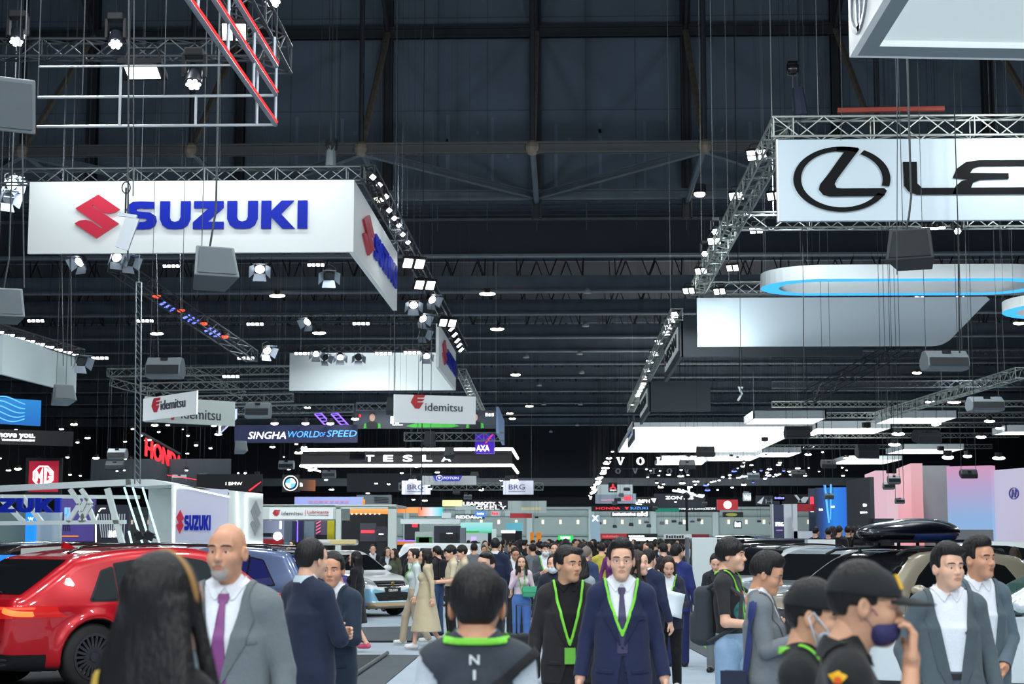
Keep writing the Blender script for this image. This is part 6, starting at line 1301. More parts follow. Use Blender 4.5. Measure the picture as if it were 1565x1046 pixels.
# far right clutter of stands
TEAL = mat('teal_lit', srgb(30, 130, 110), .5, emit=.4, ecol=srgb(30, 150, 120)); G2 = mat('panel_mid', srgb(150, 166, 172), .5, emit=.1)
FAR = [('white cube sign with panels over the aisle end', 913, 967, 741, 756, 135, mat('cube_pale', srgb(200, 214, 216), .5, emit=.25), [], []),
 ('black sign with red three-point emblem and white name', 930, 943.5, 738, 752.5, 133, M_BLACK, [('MITSUBISHI', 932, 942, 751, 748.5, LITW)], [('emblem', [[(936.8, 739.5), (938.6, 743), (936.8, 746.3), (935, 743)], [(935.8, 745), (934, 748), (931.5, 748), (933.3, 745)], [(937.8, 745), (940.2, 745), (942, 748), (939.6, 748)]], REDL)]),
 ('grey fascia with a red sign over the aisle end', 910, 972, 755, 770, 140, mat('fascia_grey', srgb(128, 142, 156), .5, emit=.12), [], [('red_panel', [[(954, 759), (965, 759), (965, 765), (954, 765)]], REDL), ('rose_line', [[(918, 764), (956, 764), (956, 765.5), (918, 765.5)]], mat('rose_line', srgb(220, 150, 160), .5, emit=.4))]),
 ('black fascia with white half-hidden capitals', 965, 1005, 760, 774, 142, M_BLACK, [('UMPH', 971, 993, 769, 763.5, LITW, dict(bold=.02))], [('swoosh', [[(966, 766), (972, 771), (981, 772), (981, 770.8), (973, 769.8), (968, 765.5)], [(995, 762.5), (1003, 762.5), (1000, 769)]], LITW)]),
 ('black arched fascia with white capitals', 1000, 1078, 755, 777, 146, mat('fascia_black', srgb(28, 34, 44), .5), [('ZONTES', 1017, 1060, 763.5, 758.5, LITW, dict(bold=.02))], []),
 ('black strip with red and blue small logos', 904, 1002, 774, 782, 150, M_BLACK, [('HONDA', 911, 948, 779, 775.5, REDL), ('SUZUKI', 963, 990, 779, 775, BLUEL)], [('red_mark', [[(955, 775.5), (961, 775.5), (958, 779.5)]], REDL)]),
 ('teal lit fascia panels in the far hall', 1000, 1038, 775, 783, 155, TEAL, [], []),
 ('dark strip with white capitals and dots', 1037, 1100, 775, 783, 160, M_BLACK, [('HARLEY-DAVIDSON', 1038, 1093, 779.5, 776, LITW)], []),
 ('glowing white strip with the ending of a name', 934, 992, 783, 791, 150, mat('strip_dim', srgb(70, 80, 84), .5), [('~yamaha kawas', 936, 972, 788.5, 784, LITW), ('aki', 973, 990, 789, 782, LITW, dict(bold=.04))], []),
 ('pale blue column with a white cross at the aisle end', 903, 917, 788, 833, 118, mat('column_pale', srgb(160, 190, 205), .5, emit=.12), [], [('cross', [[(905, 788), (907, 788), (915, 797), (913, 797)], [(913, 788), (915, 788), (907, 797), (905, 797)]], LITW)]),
 ('red and white banner strip over the far crowd', 918, 958, 816, 824, 125, mat('banner_dark_red', srgb(190, 40, 50), .5, emit=.15), [('~auto market', 921, 946, 822, 818.5, mat('letters_rose', srgb(230, 120, 120), .5, emit=.3))], []),
 ('black canopy with white lettering over the far crowd', 957, 1005, 816, 828, 128, M_BLACK, [('~finance car centre', 961, 985, 821, 818.5, LITW)], [('white_panel', [[(962, 822), (1004, 822), (1004, 827), (962, 827)]], LITW)]),
 ('white counter sign with black bars beside the pylon', 1015, 1060, 817, 824, 112, mat('white_laminate'), [('~SERVICE', 1018, 1046, 823, 818.5, M_BLACK, dict(bold=.04))], []),
 ('dark red canopy edge beside the white pylon', 1058, 1084, 817, 824, 110, mat('canopy_red', srgb(130, 30, 36), .6), [], []),
 ('green light sign over the far crowd', 853, 876, 819, 831, 130, glow('green_sign', srgb(20, 200, 80), 1.), [('~GREEN MOTO', 857, 872, 824, 820.5, LITW)], [('white_foot', [[(856, 827), (874, 827), (874, 830), (856, 830)]], mat('cube_pale'))]),
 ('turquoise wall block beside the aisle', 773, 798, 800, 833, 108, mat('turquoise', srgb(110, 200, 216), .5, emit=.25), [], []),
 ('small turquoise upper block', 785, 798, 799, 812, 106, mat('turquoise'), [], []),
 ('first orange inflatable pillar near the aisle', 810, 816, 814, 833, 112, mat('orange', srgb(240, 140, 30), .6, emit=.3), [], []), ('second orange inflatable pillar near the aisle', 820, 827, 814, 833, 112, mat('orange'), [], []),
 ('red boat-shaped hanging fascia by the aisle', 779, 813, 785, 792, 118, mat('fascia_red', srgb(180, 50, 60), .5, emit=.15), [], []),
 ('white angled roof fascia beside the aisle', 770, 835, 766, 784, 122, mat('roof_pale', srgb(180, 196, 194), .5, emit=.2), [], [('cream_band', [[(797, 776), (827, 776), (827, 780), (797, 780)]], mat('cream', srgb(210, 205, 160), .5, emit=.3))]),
 ('glowing white letters of a far motor brand row', 695, 776, 765, 779, 120, mat('fascia_black'), [('LEAPMOTOR', 708, 768, 773, 767.5, LITW, dict(bold=.02)), ('GEELY', 727, 774, 779, 773.5, LITW)], [('emblem', [[oval(703, 770, 4, 3.6, 16), oval(703, 770, 1.6, 3, 16)]], LITW)]),
 ('yellow lit round fascia in the middle stands', 676, 706, 765, 774, 116, glow('yellow_lit', srgb(230, 226, 150), .8), [], []),
 ('grey rounded fascia under the yellow one', 695, 728, 774, 780, 114, mat('panel_pale'), [], []),
 ('white capitals on the grey far wall', 695, 740, 786, 794, 104, mat('far_wall_patch', srgb(96, 112, 118), .7), [('RIDDARA', 697, 737, 793, 788, LITW, dict(bold=.02))], []),
 ('small blue box sign among the far stands', 726, 742, 782, 790, 102, glow('blue_box', srgb(60, 120, 230), .9), [('~Deepal', 729, 740, 787, 784, LITW)], []),
 ('first small white box sign with red print', 750, 764, 781, 789, 103, mat('cube_pale'), [('~Red', 752, 762, 787, 783, REDL)], []), ('second small white box sign with red print', 772, 779, 781, 789, 103, mat('cube_pale'), [], []),
 ('orange video wall among the middle stands', 604, 652, 776, 784, 98, gradient('orange_wall', [(0, (255, 130, 40)), (.6, (255, 170, 90)), (1, (255, 150, 60))], 1., 'X'), [], []),
 ('orange and turquoise video band receding', 639, 676, 776, 789, 96, gradient('orange_teal', [(0, (255, 120, 30)), (.3, (255, 200, 180)), (.55, (230, 240, 255)), (1, (60, 220, 230))], 1., 'X'), [], []),
 ('white box sign at the end of the turquoise band', 675, 689, 784, 792, 95, mat('cube_pale'), [], []),
 ('turquoise and green lit stand behind the dark box', 703, 752, 799, 815, 92, gradient('mint_wall', [(0, (60, 190, 120)), (.25, (120, 230, 220)), (1, (180, 240, 240))], .9), [], [('green_strip', [[(712, 812), (732, 812), (732, 816), (712, 816)]], GRN)]),
 ('white stand wall with a small violet screen', 706, 745, 815, 832, 90, mat('cube_pale'), [], [('screen', [[(720, 821), (728, 821), (728, 827), (720, 827)]], glow('violet_screen', srgb(190, 170, 240), 1.))]),
 ('white glowing bar sign by the turquoise block', 766, 787, 811, 815, 100, LITW, [], []), ('white column beside the glowing bar', 750, 758, 809, 826, 99, mat('cube_pale'), [], []),
 ('dark booth front with red and grey panels', 618, 640, 800, 824, 88, mat('booth_slate', srgb(60, 64, 70), .6), [], [('red_panel', [[(630, 801), (638, 801), (638, 806), (630, 806)]], REDL)]),
 ('orange display shelf on the middle stand', 605, 634, 826, 833, 70, mat('orange'), [], [('violet_edge', [[(605, 826), (634, 826), (634, 828), (605, 828)]], VIO)]),
 ('green and white kiosk beside the dark box', 634, 662, 813, 832, 66, mat('kiosk_white'), [], [('green_front', [[(636, 821), (660, 821), (660, 831), (636, 831)]], mat('kiosk_green', srgb(60, 150, 70), .5)), ('dark_opening', [[(640, 822), (656, 822), (656, 830), (640, 830)]], M_BLACK)]),
 ('tall dark box with white pictogram and dim lights', 663, 703, 804, 842, 62, mat('box_navy', srgb(34, 40, 56), .5), [('~XY', 681, 692, 828, 823, LITW)], [('black_window', [[(672, 815), (700, 815), (700, 838), (672, 838)]], M_BLACK), ('light_dots', [[(682, 815), (692, 815), (692, 816.5), (682, 816.5)]], LITW)]),
 ('grey side wall of the tall dark box', 703, 711, 807, 840, 62, mat('box_grey', srgb(112, 124, 134), .5), [], []),
 ('white curved canopy over the middle stand', 612, 703, 794, 801, 64, mat('cube_pale'), [], [])]
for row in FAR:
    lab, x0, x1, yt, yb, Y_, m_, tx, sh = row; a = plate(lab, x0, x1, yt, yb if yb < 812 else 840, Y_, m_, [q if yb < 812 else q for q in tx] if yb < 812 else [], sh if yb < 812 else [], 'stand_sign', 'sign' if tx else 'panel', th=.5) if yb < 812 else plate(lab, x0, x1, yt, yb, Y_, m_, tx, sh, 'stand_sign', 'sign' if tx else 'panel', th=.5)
    t_, lf_, w_, h_ = a
    if yb < 812 and Y_ < 200: wires(t_, w_, lf_, h_)
    else: mb = MB(); mb.box(lf_.at(w_ / 2, 0, -.25) - Vector((0, 0, t_.location.z / 2)), (w_ * .96, .3, t_.location.z)); mb.build('plinth', M_BLACK, t_)
# arms like a white star
t = thing('light_sculpture', 'white glowing crossed bars above the black arched fascia', 'light', P(1055, 752, 140)); o = t.location; mb = MB()
for (x0, y0, x1, y1) in ((1028, 750, 1060, 755), (1036, 748, 1058, 755), (1056, 756, 1076, 758), (1052, 744, 1053, 752), (1050, 754, 1074, 760)): mb.tube(P(x0, y0, 140) - o, P(x1, y1, 140) - o, .07, 5)
mb.build('light_bar', LENSC, t); sling(t, [tuple(P(1050, 753, 140) - o), tuple(P(1060, 756, 140) - o)])
t = thing('hanging_pole', 'long dark pole hanging over the far crowd', 'pole', P(1050, 812, 90)); p = P(1049, 758, 90) - t.location; MB().tube((0, 0, 0), (p.x, p.y, p.z), .07, 6).build('pole', M_BLACK, t); mb = MB(); mb.ball((p.x, p.y, p.z), .2, 8, 5); mb.tube(p, (p.x, p.y, 18.05 - t.location.z), .012, 4); mb.build('clamp', M_BLACK, t)

# ---------------------------------------------------------------- the white stand with blue capitals
YS = 45.; ks = YS / F_PX; GLW = glow('strip_cyan', (.6, .95, 1), 1.05); WST = mat('stand_white', srgb(214, 224, 222), .45, emit=.06)
O = G(0, 0) if False else Vector((P(200, 800, YS).x, YS, 0)); rt_ = thing('exhibition_stand', 'white stand frame with chevrons and blue capitals beside the red car', 'stand', O)
L3 = lambda x, y, d=0.: (P(x, y, YS) - O) + Vector((0, d, 0))
def bar2(mb, a, b, wpx, d=.0, th=.14):
    a = L3(*a, d); b = L3(*b, d); dr = (b - a).normalized(); n = Vector((-dr.z, 0, dr.x)) * wpx * ks / 2; mb.hexa([a - n, b - n, b + n, a + n], [p + Vector((0, th, 0)) for p in (a - n, b - n, b + n, a + n)])
mb = MB(); bar2(mb, (-60, 750), (200, 737), 9, 0, .3); bar2(mb, (-60, 757), (195, 758.5), 5.5, 1.2); bar2(mb, (-60, 801), (190, 798), 6, 0, .25); mb.build('frame_beam', WST, rt_)
for pts in (((106, 748), (121, 771), (103, 798)), ((123, 748), (138, 771), (121, 798)), ((116, 760), (131, 798), (133, 798)), ((132, 762), (122, 782), (129, 798))):
    mb = MB(); bar2(mb, pts[0], pts[1], 6.5, 0 if pts[0][0] != 116 else .8); bar2(mb, pts[1], pts[2], 6.5, 0 if pts[0][0] != 116 else .8); mb.build('chevron', WST, rt_)
for a_ in (((163, 747), (191, 850), 8.5), ((14, 757), (45, 798), 7, 1.), ((17, 798), (-20, 760), 7, 1.)): mb = MB(); bar2(mb, *a_); mb.build('slanted_post', WST, rt_)
lf = Fr(L3(-53, 784, -.1), (1, 0, 0)); mb = MB(); blue_word(mb, lf, 0, 0, 22 * ks, 151 * ks, .15); mb.build('lettering', BLUE, rt_)
mb = MB(); mb.hexa([L3(192, 733), L3(232, 733), L3(270, 741), L3(192, 744)][::-1], [p + Vector((0, 2.5, 0)) for p in (L3(192, 733), L3(232, 733), L3(270, 741), L3(192, 744))][::-1])
mb.hexa([L3(196, 744, 2.2), L3(266, 744, 2.2), L3(266, 928, 2.2), L3(196, 928, 2.2)][::-1], [L3(196, 744, 2.4), L3(266, 744, 2.4), L3(266, 928, 2.4), L3(196, 928, 2.4)][::-1])
mb.build('niche_wall', WST, rt_)
for x0, x1 in ((188, 222), (201, 234), (216, 248), (195, 204)):
    y0 = 745 if x0 != 195 else 812; mb = MB(); bar2(mb, (x0, y0), (x1, 850), 2.4, .1, .06); mb.build('light_strip', GLW, rt_)
tw = thing('exhibition_stand', 'white box-shaped stand tower with red emblem and chrome emblem', 'stand', O)
q = [(262, 741), (402, 755), (402, 926), (262, 926)]; mb = MB(); mb.hexa([L3(*p) for p in q][::-1], [L3(*p) + Vector((-.6, 3., 0)) for p in q][::-1]); mb.build('tower', WST, tw)
mb = MB(); slab(mb, Fr(L3(266, 926, -.02), (1, 0, 0)), 0, 0, 80 * ks, 176 * ks, .02, 0); mb.build('lilac_panel', mat('panel_lilac', srgb(206, 208, 226), .5, emit=.1, ecol=srgb(200, 205, 235)), tw)
mb = MB()
for a_, b_ in (((268, 742), (263, 900)), ((268, 742), (350, 760)), ((362, 752), (366, 900)), ((376, 756), (376, 830)), ((376, 756), (401, 757)), ((376, 830), (401, 830))): bar2(mb, a_, b_, 1.6, -.05, .03)
mb.build('light_strip', glow('strip_white', (.95, 1, 1), 2.2), tw)
mb = MB(); q = [L3(274, 741.5, -.03), L3(350, 757, -.03), L3(350, 753, -.03), L3(300, 745, -.03)]; mb.hexa(q, [p + Vector((0, .02, 0)) for p in q]); mb.build('roof_gap', M_BLACK, tw)
lf = Fr(L3(270, 816, -.05), (1, 0, 0)); mb = MB(); shape(mb, lf, S_LOGO, 0, 0, 11.5 * ks, 36 * ks, .05); mb.build('emblem', REDS, tw)
lf = Fr(L3(283, 811, -.05), (1, 0, 0)); mb = MB(); blue_word(mb, lf, 0, 0, 23 * ks, 40 * ks, .05); mb.build('lettering', BLUE, tw)
lf = Fr(L3(384, 820, -.1), (1, 0, 0)); mb = MB(); shape(mb, lf, S_LOGO, 0, 0, 16 * ks, 55 * ks, .1); mb.build('chrome_emblem', mat('chrome'), tw)
for n_, x in enumerate((213, 229)):
    t = thing('studio_lamp', ['black stage lamp on a thin stand before the slanted light strips', 'second black stage lamp, tilted, on a thin stand'][n_], 'lamp', (P(x, 820, 43).x, 43, 0)); z = P(x, 820, 43).z; mb = MB(); mb.tube((0, 0, 0), (0, 0, z - .15), .015, 6); mb.build('stand_pole', M_BLACK, t); mb = MB(); mb.box((0, 0, z), (.18, .14, .2), Matrix.Rotation(.4 * (1 if n_ else -1), 3, 'Y')); mb.tube((-.1, 0, z + .1), (.16, 0, z - .05), .09, 8, .02); mb.build('lamp_head', M_BLACK, t)
a = plate('low white wall with small blue word behind the red car', 30, 196, 832, 900, 34, mat('cream_wall', srgb(206, 212, 206), .5), [('CARE', 137, 151, 842.5, 838, BLUE, dict(bold=.03))], name='counter', cat='counter', th=.4)
a = plate('bright blue light sign with white outline letters at the picture edge', -60, 18, 849, 880, 26, glow('sign_blue_lit', srgb(20, 120, 235), .8), [('~SUV', -20, 10, 876, 860, GLW, dict(bold=.03, shear=.2))], name='light_sign', th=.2, legs=True)
for row in (('greenish grey wall panel behind the stand frame', -20, 38, 783, 838, 58, mat('panel_green', srgb(112, 134, 130), .6), [], []), ('bright blue column with a small white mark', 38, 51, 757, 836, 57, glow('blue_column', srgb(20, 130, 240), .8), [('W', 42, 50, 796, 791, LITW)], []), ('pale wall panel behind the blue capitals', 51, 90, 783, 836, 58, mat('panel_pale'), [], []),
   ('violet lit booth interior behind the chevrons', 90, 142, 757, 828, 64, mat('violet_wall', srgb(70, 60, 120), .5, emit=.2, ecol=srgb(90, 70, 190)), [], [('striped_panel', [[(92 + i * 3, 784), (93 + i * 3, 784), (98 + i * 3, 812), (97 + i * 3, 812)] for i in range(4)], M_BLACK), ('orange_strip', [[(90, 819), (120, 819), (120, 821), (90, 821)]], mat('orange'))]),
   ('dark kidney-shaped striped wall with white letters', 143, 196, 772, 832, 62, mat('stripe_navy', srgb(30, 32, 48), .5), [('BMW', 166, 183, 822, 811, LITW, dict(bold=.02))], [('white_stripe', [[(149 + i * 4, 786), (150.2 + i * 4, 786), (150.2 + i * 4 + max(0, 6 - i), 822), (149 + i * 4 + max(0, 6 - i), 822)] for i in range(11)], mat('stripe_white', srgb(200, 205, 215), .5)), ('light_outline', [[(146, 830), (145, 800), (148, 786), (149, 786), (146.5, 800), (147.5, 830)], [(149, 782), (153, 777), (160, 777), (160, 778.2), (154, 778.2), (150.5, 783)]], LITW)])):
    lab, x0, x1, yt, yb, Y_, m_, tx, sh = row; t_, lf_, w_, h_ = plate(lab, x0, x1, yt, yb, Y_, m_, tx, sh, 'display_board', 'panel', th=.3); mb = MB(); mb.box(lf_.at(w_ / 2, 0, -.15) - Vector((0, 0, t_.location.z / 2)), (w_, .28, t_.location.z)); mb.build('plinth', M_BLACK, t_)
a = plate('small round blue and white emblem behind the chevrons', 98, 107, 776, 796, 61.5, mat('emblem_pale', srgb(200, 215, 235), .4), [], [('blue_half', [[(98.5, 777), (102.5, 777), (102.5, 786), (98.5, 786)], [(102.5, 786), (106.5, 786), (106.5, 795), (102.5, 795)]], BLUEL)], 'emblem_sign', th=.05)

# ---- kiosk with the lubricant sign
KY = 52.; KO = Vector((P(500, 800, KY).x, KY, 0)); kt = thing('kiosk', 'white kiosk canopy with red mark, grey word and red word', 'kiosk', KO); K3 = lambda x, y, d=0.: (P(x, y, KY) - KO) + Vector((0, d, 0)); kk = KY / F_PX
mb = MB(); slab(mb, Fr(K3(392, 794), (1, 0, 0)), 0, 0, 121 * kk, 21 * kk, 0, -3.5); slab(mb, Fr(K3(392, 775), (1, 0, 0)), 0, 0, 214 * kk, 3.4 * kk, 0, -3.5); slab(mb, Fr(K3(513, 778), (1, 0, 0)), 0, 0, 93 * kk, 4 * kk, 0, -.2); mb.build('canopy', KIOSK, kt)
for x0, x1 in ((513, 521), (593, 606), (394, 400)): mb = MB(); slab(mb, Fr((K3(x0, 800).x, 0, 0), (1, 0, 0)), 0, 0, (x1 - x0) * kk, K3(0, 776).z, 0, -.2); mb.build('post', KIOSK, kt)
lf = Fr(K3(412, 794, -.02), (1, 0, 0)); mb = MB(); slab(mb, lf, 0, 0, 98 * kk, 17 * kk, .04, 0); mb.build('sign_panel', SIGNW, kt)
X_ = lambda x: (x - 412) * kk
for s, x0, x1, yy, h_, m_ in (('idemitsu', 431, 463, 6, 6, INK), ('Lubricants', 470.5, 503, 8.5, 5, CRIM), ('The spirit of Technology', 472, 503, 5.5, 1.5, INK)): mb = MB(); words(mb, lf, s, X_(x0), yy * kk, h_ * kk, X_(x1) - X_(x0), .02, .045); mb.build('lettering', m_, kt)
mb = MB(); shape(mb, lf, [[((x - 412) * kk, (794 - y) * kk) for x, y in flagmark(417, 789, 12, 9)[0]]], depth=.02, base=.045); shape(mb, lf, [[((x - 412) * kk, (794 - y) * kk) for x, y in ((467, 780), (467.6, 780), (467.6, 789), (467, 789))]], depth=.02, base=.045); mb.build('emblem', CRIM, kt)
for row in (('lilac picture wall inside the kiosk', 400, 447, 796, 830, 60, gradient('lilac_wall', [(0, (110, 120, 150)), (.5, (150, 165, 200)), (1, (120, 125, 150))], .7, 'X'), [('white_slot', [[(427, 797), (430, 797), (430, 809), (427, 809)]], LITW)]), ('grey striped wall inside the kiosk', 434, 446, 796, 830, 59, mat('stripe_grey', srgb(90, 100, 115), .5), []), ('navy double pillar inside the kiosk', 446, 463, 797, 829, 58, mat('pillar_navy', srgb(30, 38, 80), .4), [('blue_edge', [[(454, 797), (455.3, 797), (455.3, 829), (454, 829)]], VIO)]),
    ('blue grey glass wall inside the kiosk', 463, 480, 797, 829, 59, mat('glass_grey', srgb(120, 135, 150), .3), []), ('purple picture panel with pink streaks', 482, 500, 794, 818, 60, mat('picture_purple', srgb(80, 70, 90), .5, emit=.1), [('pink_streak', [[(483, 800 + i * 5), (490, 796 + i * 5), (490, 798 + i * 5), (483, 802 + i * 5)] for i in range(4)], mat('pink_lit', srgb(230, 110, 150), .5, emit=.5))]), ('yellow column beside the kiosk post', 500, 510, 793, 827, 57, mat('yellow', srgb(210, 200, 30), .5, emit=.1), []),
    ('glowing orange canopy behind the kiosk', 514, 592, 776, 786, 66, gradient('orange_canopy', [(0, (255, 140, 30)), (1, (255, 190, 110))], 1.1), [('lamp_row', [[(530 + i * 7, 785), (532 + i * 7, 785), (532 + i * 7, 787), (530 + i * 7, 787)] for i in range(8)], LITW)]), ('orange wall with dark tall window', 525, 550, 795, 826, 67, gradient('orange_wall_low', [(0, (255, 150, 60)), (.5, (190, 100, 50)), (1, (120, 70, 50))], .8), [('grey_column', [[(516, 792), (524, 792), (524, 826), (516, 826)]], mat('panel_pale'))]), ('dark slate display wall with red strip', 550, 574, 800, 828, 65, mat('display_slate', srgb(60, 62, 74), .5), [('red_strip', [[(552, 811), (572, 811), (572, 815), (552, 815)]], REDL)]), ('dark pillar display with white line', 575, 590, 805, 828, 64, mat('display_dark', srgb(40, 42, 50), .5), [('white_line', [[(579, 816), (586, 816), (586, 817.5), (579, 817.5)]], LITW)]),
    ('lilac inflatable banner with orange script over the kiosk', 450, 555, 760, 772, 80, mat('lilac_tube', srgb(150, 160, 215), .5, emit=.3, ecol=srgb(150, 165, 230)), [('orange_script', [[(472 + i * 8, 766), (478 + i * 8, 766), (477 + i * 8, 769), (473 + i * 8, 769)] for i in range(8)], mat('script_rose', srgb(205, 130, 150), .5, emit=.2)), ('orange_end', [[(554, 765), (558, 763), (558, 771), (554, 771)]], mat('orange'))]), ('grey louvred machine roof behind the kiosk', 545, 598, 757, 772, 84, mat('louvre_grey', srgb(120, 132, 136), .6), [('slat', [[(572, 760 + i * 2.4), (594, 761 + i * 2.4), (594, 762 + i * 2.4), (572, 761 + i * 2.4)] for i in range(4)], M_BLACK)]), ('pale turquoise low wall at the kiosk', 398, 448, 829, 850, 56, mat('turq_low', srgb(130, 180, 190), .5), [])):
    lab, x0, x1, yt, yb, Y_, m_, sh = row; t_, lf_, w_, h_ = plate(lab, x0, x1, yt, yb, Y_, m_, [], sh, 'display_board', 'panel', th=.25)
    if t_.location.z > .05: mb = MB(); mb.box(lf_.at(w_ / 2, 0, -.12) - Vector((0, 0, t_.location.z / 2)), (w_ * .9, .2, t_.location.z)); mb.build('plinth', M_BLACK, t_)
for n_, (px, m_, lab) in enumerate(((409, 'orange', 'red tool cabinet by the kiosk wall'), (425, 'red', 'round red lamp stand glowing in the kiosk'))):
    t = thing('display_stand', lab, 'stand', (P(px, 830, 54).x, 54, 0)); mb = MB(); mb.box((0, 0, P(px, 824, 54).z / 2), (.34, .3, P(px, 824, 54).z)); mb.build('cabinet', CRIM, t, bevel=.03); mb = MB(); mb.box((0, 0, P(px, 818, 54).z), (.3, .25, .12)) if n_ == 0 else mb.ball((0, -.1, P(px, 820, 54).z), .14, 10, 6); mb.build('top_piece', M_BLACK if n_ == 0 else LENS, t)

# ---- pylon, dark pylon with white frame, blue screen and pastel walls on the other side
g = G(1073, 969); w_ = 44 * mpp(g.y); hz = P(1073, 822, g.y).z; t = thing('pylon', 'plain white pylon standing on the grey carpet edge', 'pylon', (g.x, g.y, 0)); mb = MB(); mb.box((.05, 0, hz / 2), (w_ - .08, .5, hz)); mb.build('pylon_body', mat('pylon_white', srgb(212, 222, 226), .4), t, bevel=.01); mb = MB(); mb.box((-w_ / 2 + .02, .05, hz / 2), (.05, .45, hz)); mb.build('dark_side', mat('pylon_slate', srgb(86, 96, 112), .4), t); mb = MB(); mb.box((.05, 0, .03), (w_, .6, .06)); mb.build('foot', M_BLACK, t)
XP = mat('pylon_navy', srgb(56, 62, 96), .4, emit=.05)
t_, lf_, w_, h_ = plate('navy pylon with white letters and pale side', 1184, 1200, 772, 900, 58, XP, [('XPENG', 1186, 1199, 805, 798, LITW), ('~auto motors', 1188, 1198, 812, 810, mat('letters_lilac', srgb(190, 160, 220), .5, emit=.4))], [], 'pylon', 'pylon', th=.6)
mb = MB(); slab(mb, lf_, w_, 0, w_ + .26, h_ + .02, .01, -.6); slab(mb, lf_, -.04, 0, 0, h_ + .02, .01, -.6); mb.build('pale_side', M_WHITE2, t_)
t = thing('portal_frame', 'white open stand frame beside the navy pylon', 'stand', (P(1212, 830, 57).x, 57, 0)); kk = 57 / F_PX; zt = P(1212, 771, 57).z; zb_ = P(1212, 817, 57).z; mb = MB(); mb.box((.06, 0, zt / 2), (.14, .4, zt)); mb.box((17 * kk, 0, zb_ - .15), (34 * kk, .4, .5)); mb.build('frame', M_WHITE2, t); mb = MB(); mb.box((17 * kk, 0, zt - .12), (34 * kk, .3, .24)); mb.build('red_lintel', mat('lintel_red', srgb(170, 30, 40), .5, emit=.15), t)
a = plate('tall blue glowing screen with bright streaks', 1248, 1296, 746, 860, 56, gradient('blue_screen', [(0, (24, 34, 52)), (.18, (20, 60, 130)), (.5, (20, 130, 230)), (.8, (20, 110, 220)), (1, (14, 50, 120))], 1., 'X'), [('~Smart', 1254, 1260, 781, 778, LITW), ('~more', 1272, 1278, 777, 774, LITW)], [('streak', [[(1262, 742), (1265, 742), (1270, 800), (1268, 800)], [(1272, 741), (1274, 741), (1272, 795), (1271, 795)]], BLUEL)], 'video_screen', 'screen', th=.3, Yr=55.4)
a = plate('narrow slate panel with small red blocks at the screen edge', 1238, 1248, 747, 860, 58, mat('slate_panel', srgb(54, 66, 84), .5), [], [('red_block', [[(1240, 760), (1245, 760), (1245, 775), (1240, 775)]], REDL), ('white_block', [[(1240, 777), (1245, 777), (1245, 783), (1240, 783)]], LITW)], 'partition_screen', 'panel')
a = plate('dark charcoal wall between blue screen and pink wall', 1296, 1332, 735, 860, 50, mat('charcoal_wall', srgb(44, 52, 60), .6), [('~MG', 1323, 1328, 777, 773, LITW), ('Drive', 1319, 1328, 787, 784, LITW)], [], 'partition_screen', 'panel', Yr=47)
YP = 46
for lab, x0, x1, y0, Ya, Yb_, st, ax in (('narrow pink side wall of the pastel stand', 1325, 1341, 726, 50, 47, [(0, (236, 200, 216)), (1, (240, 196, 212))], 'Z'), ('pink wall of the pastel stand', 1341, 1375, 724, 47, 47, [(0, (238, 205, 214)), (.6, (238, 205, 218)), (1, (244, 198, 212))], 'Z'), ('coral receding wall of the pastel stand', 1374, 1396, 717, 48.5, 45, [(0, (240, 150, 156)), (.5, (238, 160, 168)), (1, (242, 188, 196))], 'Z'), ('sky-blue and lilac wall of the pastel stand', 1451, 1519, 713.5, 45.2, 44.5, [(0, (150, 195, 240)), (.5, (150, 190, 238)), (.85, (200, 170, 215)), (1, (225, 160, 200))], 'Z'), ('pale lilac wall with a dark oval emblem', 1514, 1640, 720, 45, 41, [(0, (204, 196, 222)), (1, (200, 200, 228))], 'Z')):
    sh = [('emblem', [[oval(1557.5, 757, 7.5, 9), oval(1557.5, 757, 6.4, 7.8)], [(1553.5, 763), (1555.3, 763), (1556.5, 758.6), (1559, 758), (1558.2, 763), (1560.2, 763), (1562, 751), (1560, 751), (1559.2, 756), (1556.6, 756.8), (1557, 751), (1555.2, 751)]], mat('emblem_indigo', srgb(70, 76, 150), .4))] if x0 == 1514 else []
    plate(lab, x0, x1, y0, 870, Ya, gradient('pastel_%d' % x0, st, .82, ax), [], sh, 'video_wall', 'screen', th=.3, Yr=Yb_)
a = plate('plain grey wall between coral and blue walls', 1393, 1456, 712, 870, 46.5, mat('wall_warm_grey', srgb(136, 142, 144), .7), [], [], 'partition_screen', 'panel')
a = plate('grey plinth wall under the sky-blue wall', 1450, 1520, 810, 870, 44.2, mat('wall_warm_grey'), [], [], 'partition_screen', 'panel')
a = plate('black speaker box standing before the pink wall', 1333, 1368, 793, 870, 45, M_BLACK, [], [('grey_screen', [[(1337, 794), (1366, 794), (1366, 799), (1337, 799)]], mat('slate_panel'))], 'display_box', 'box', th=.4)
a = plate('white counter front below the dark watching crowd', 1236, 1278, 825, 900, 38, M_WHITE2, [], [], 'counter', 'counter', th=.5)
for n_, (px, py, s) in enumerate(((1106, 768, 'stripe'), (1135, 760, 'bird'), (1187, 770, 'wing'))): pass
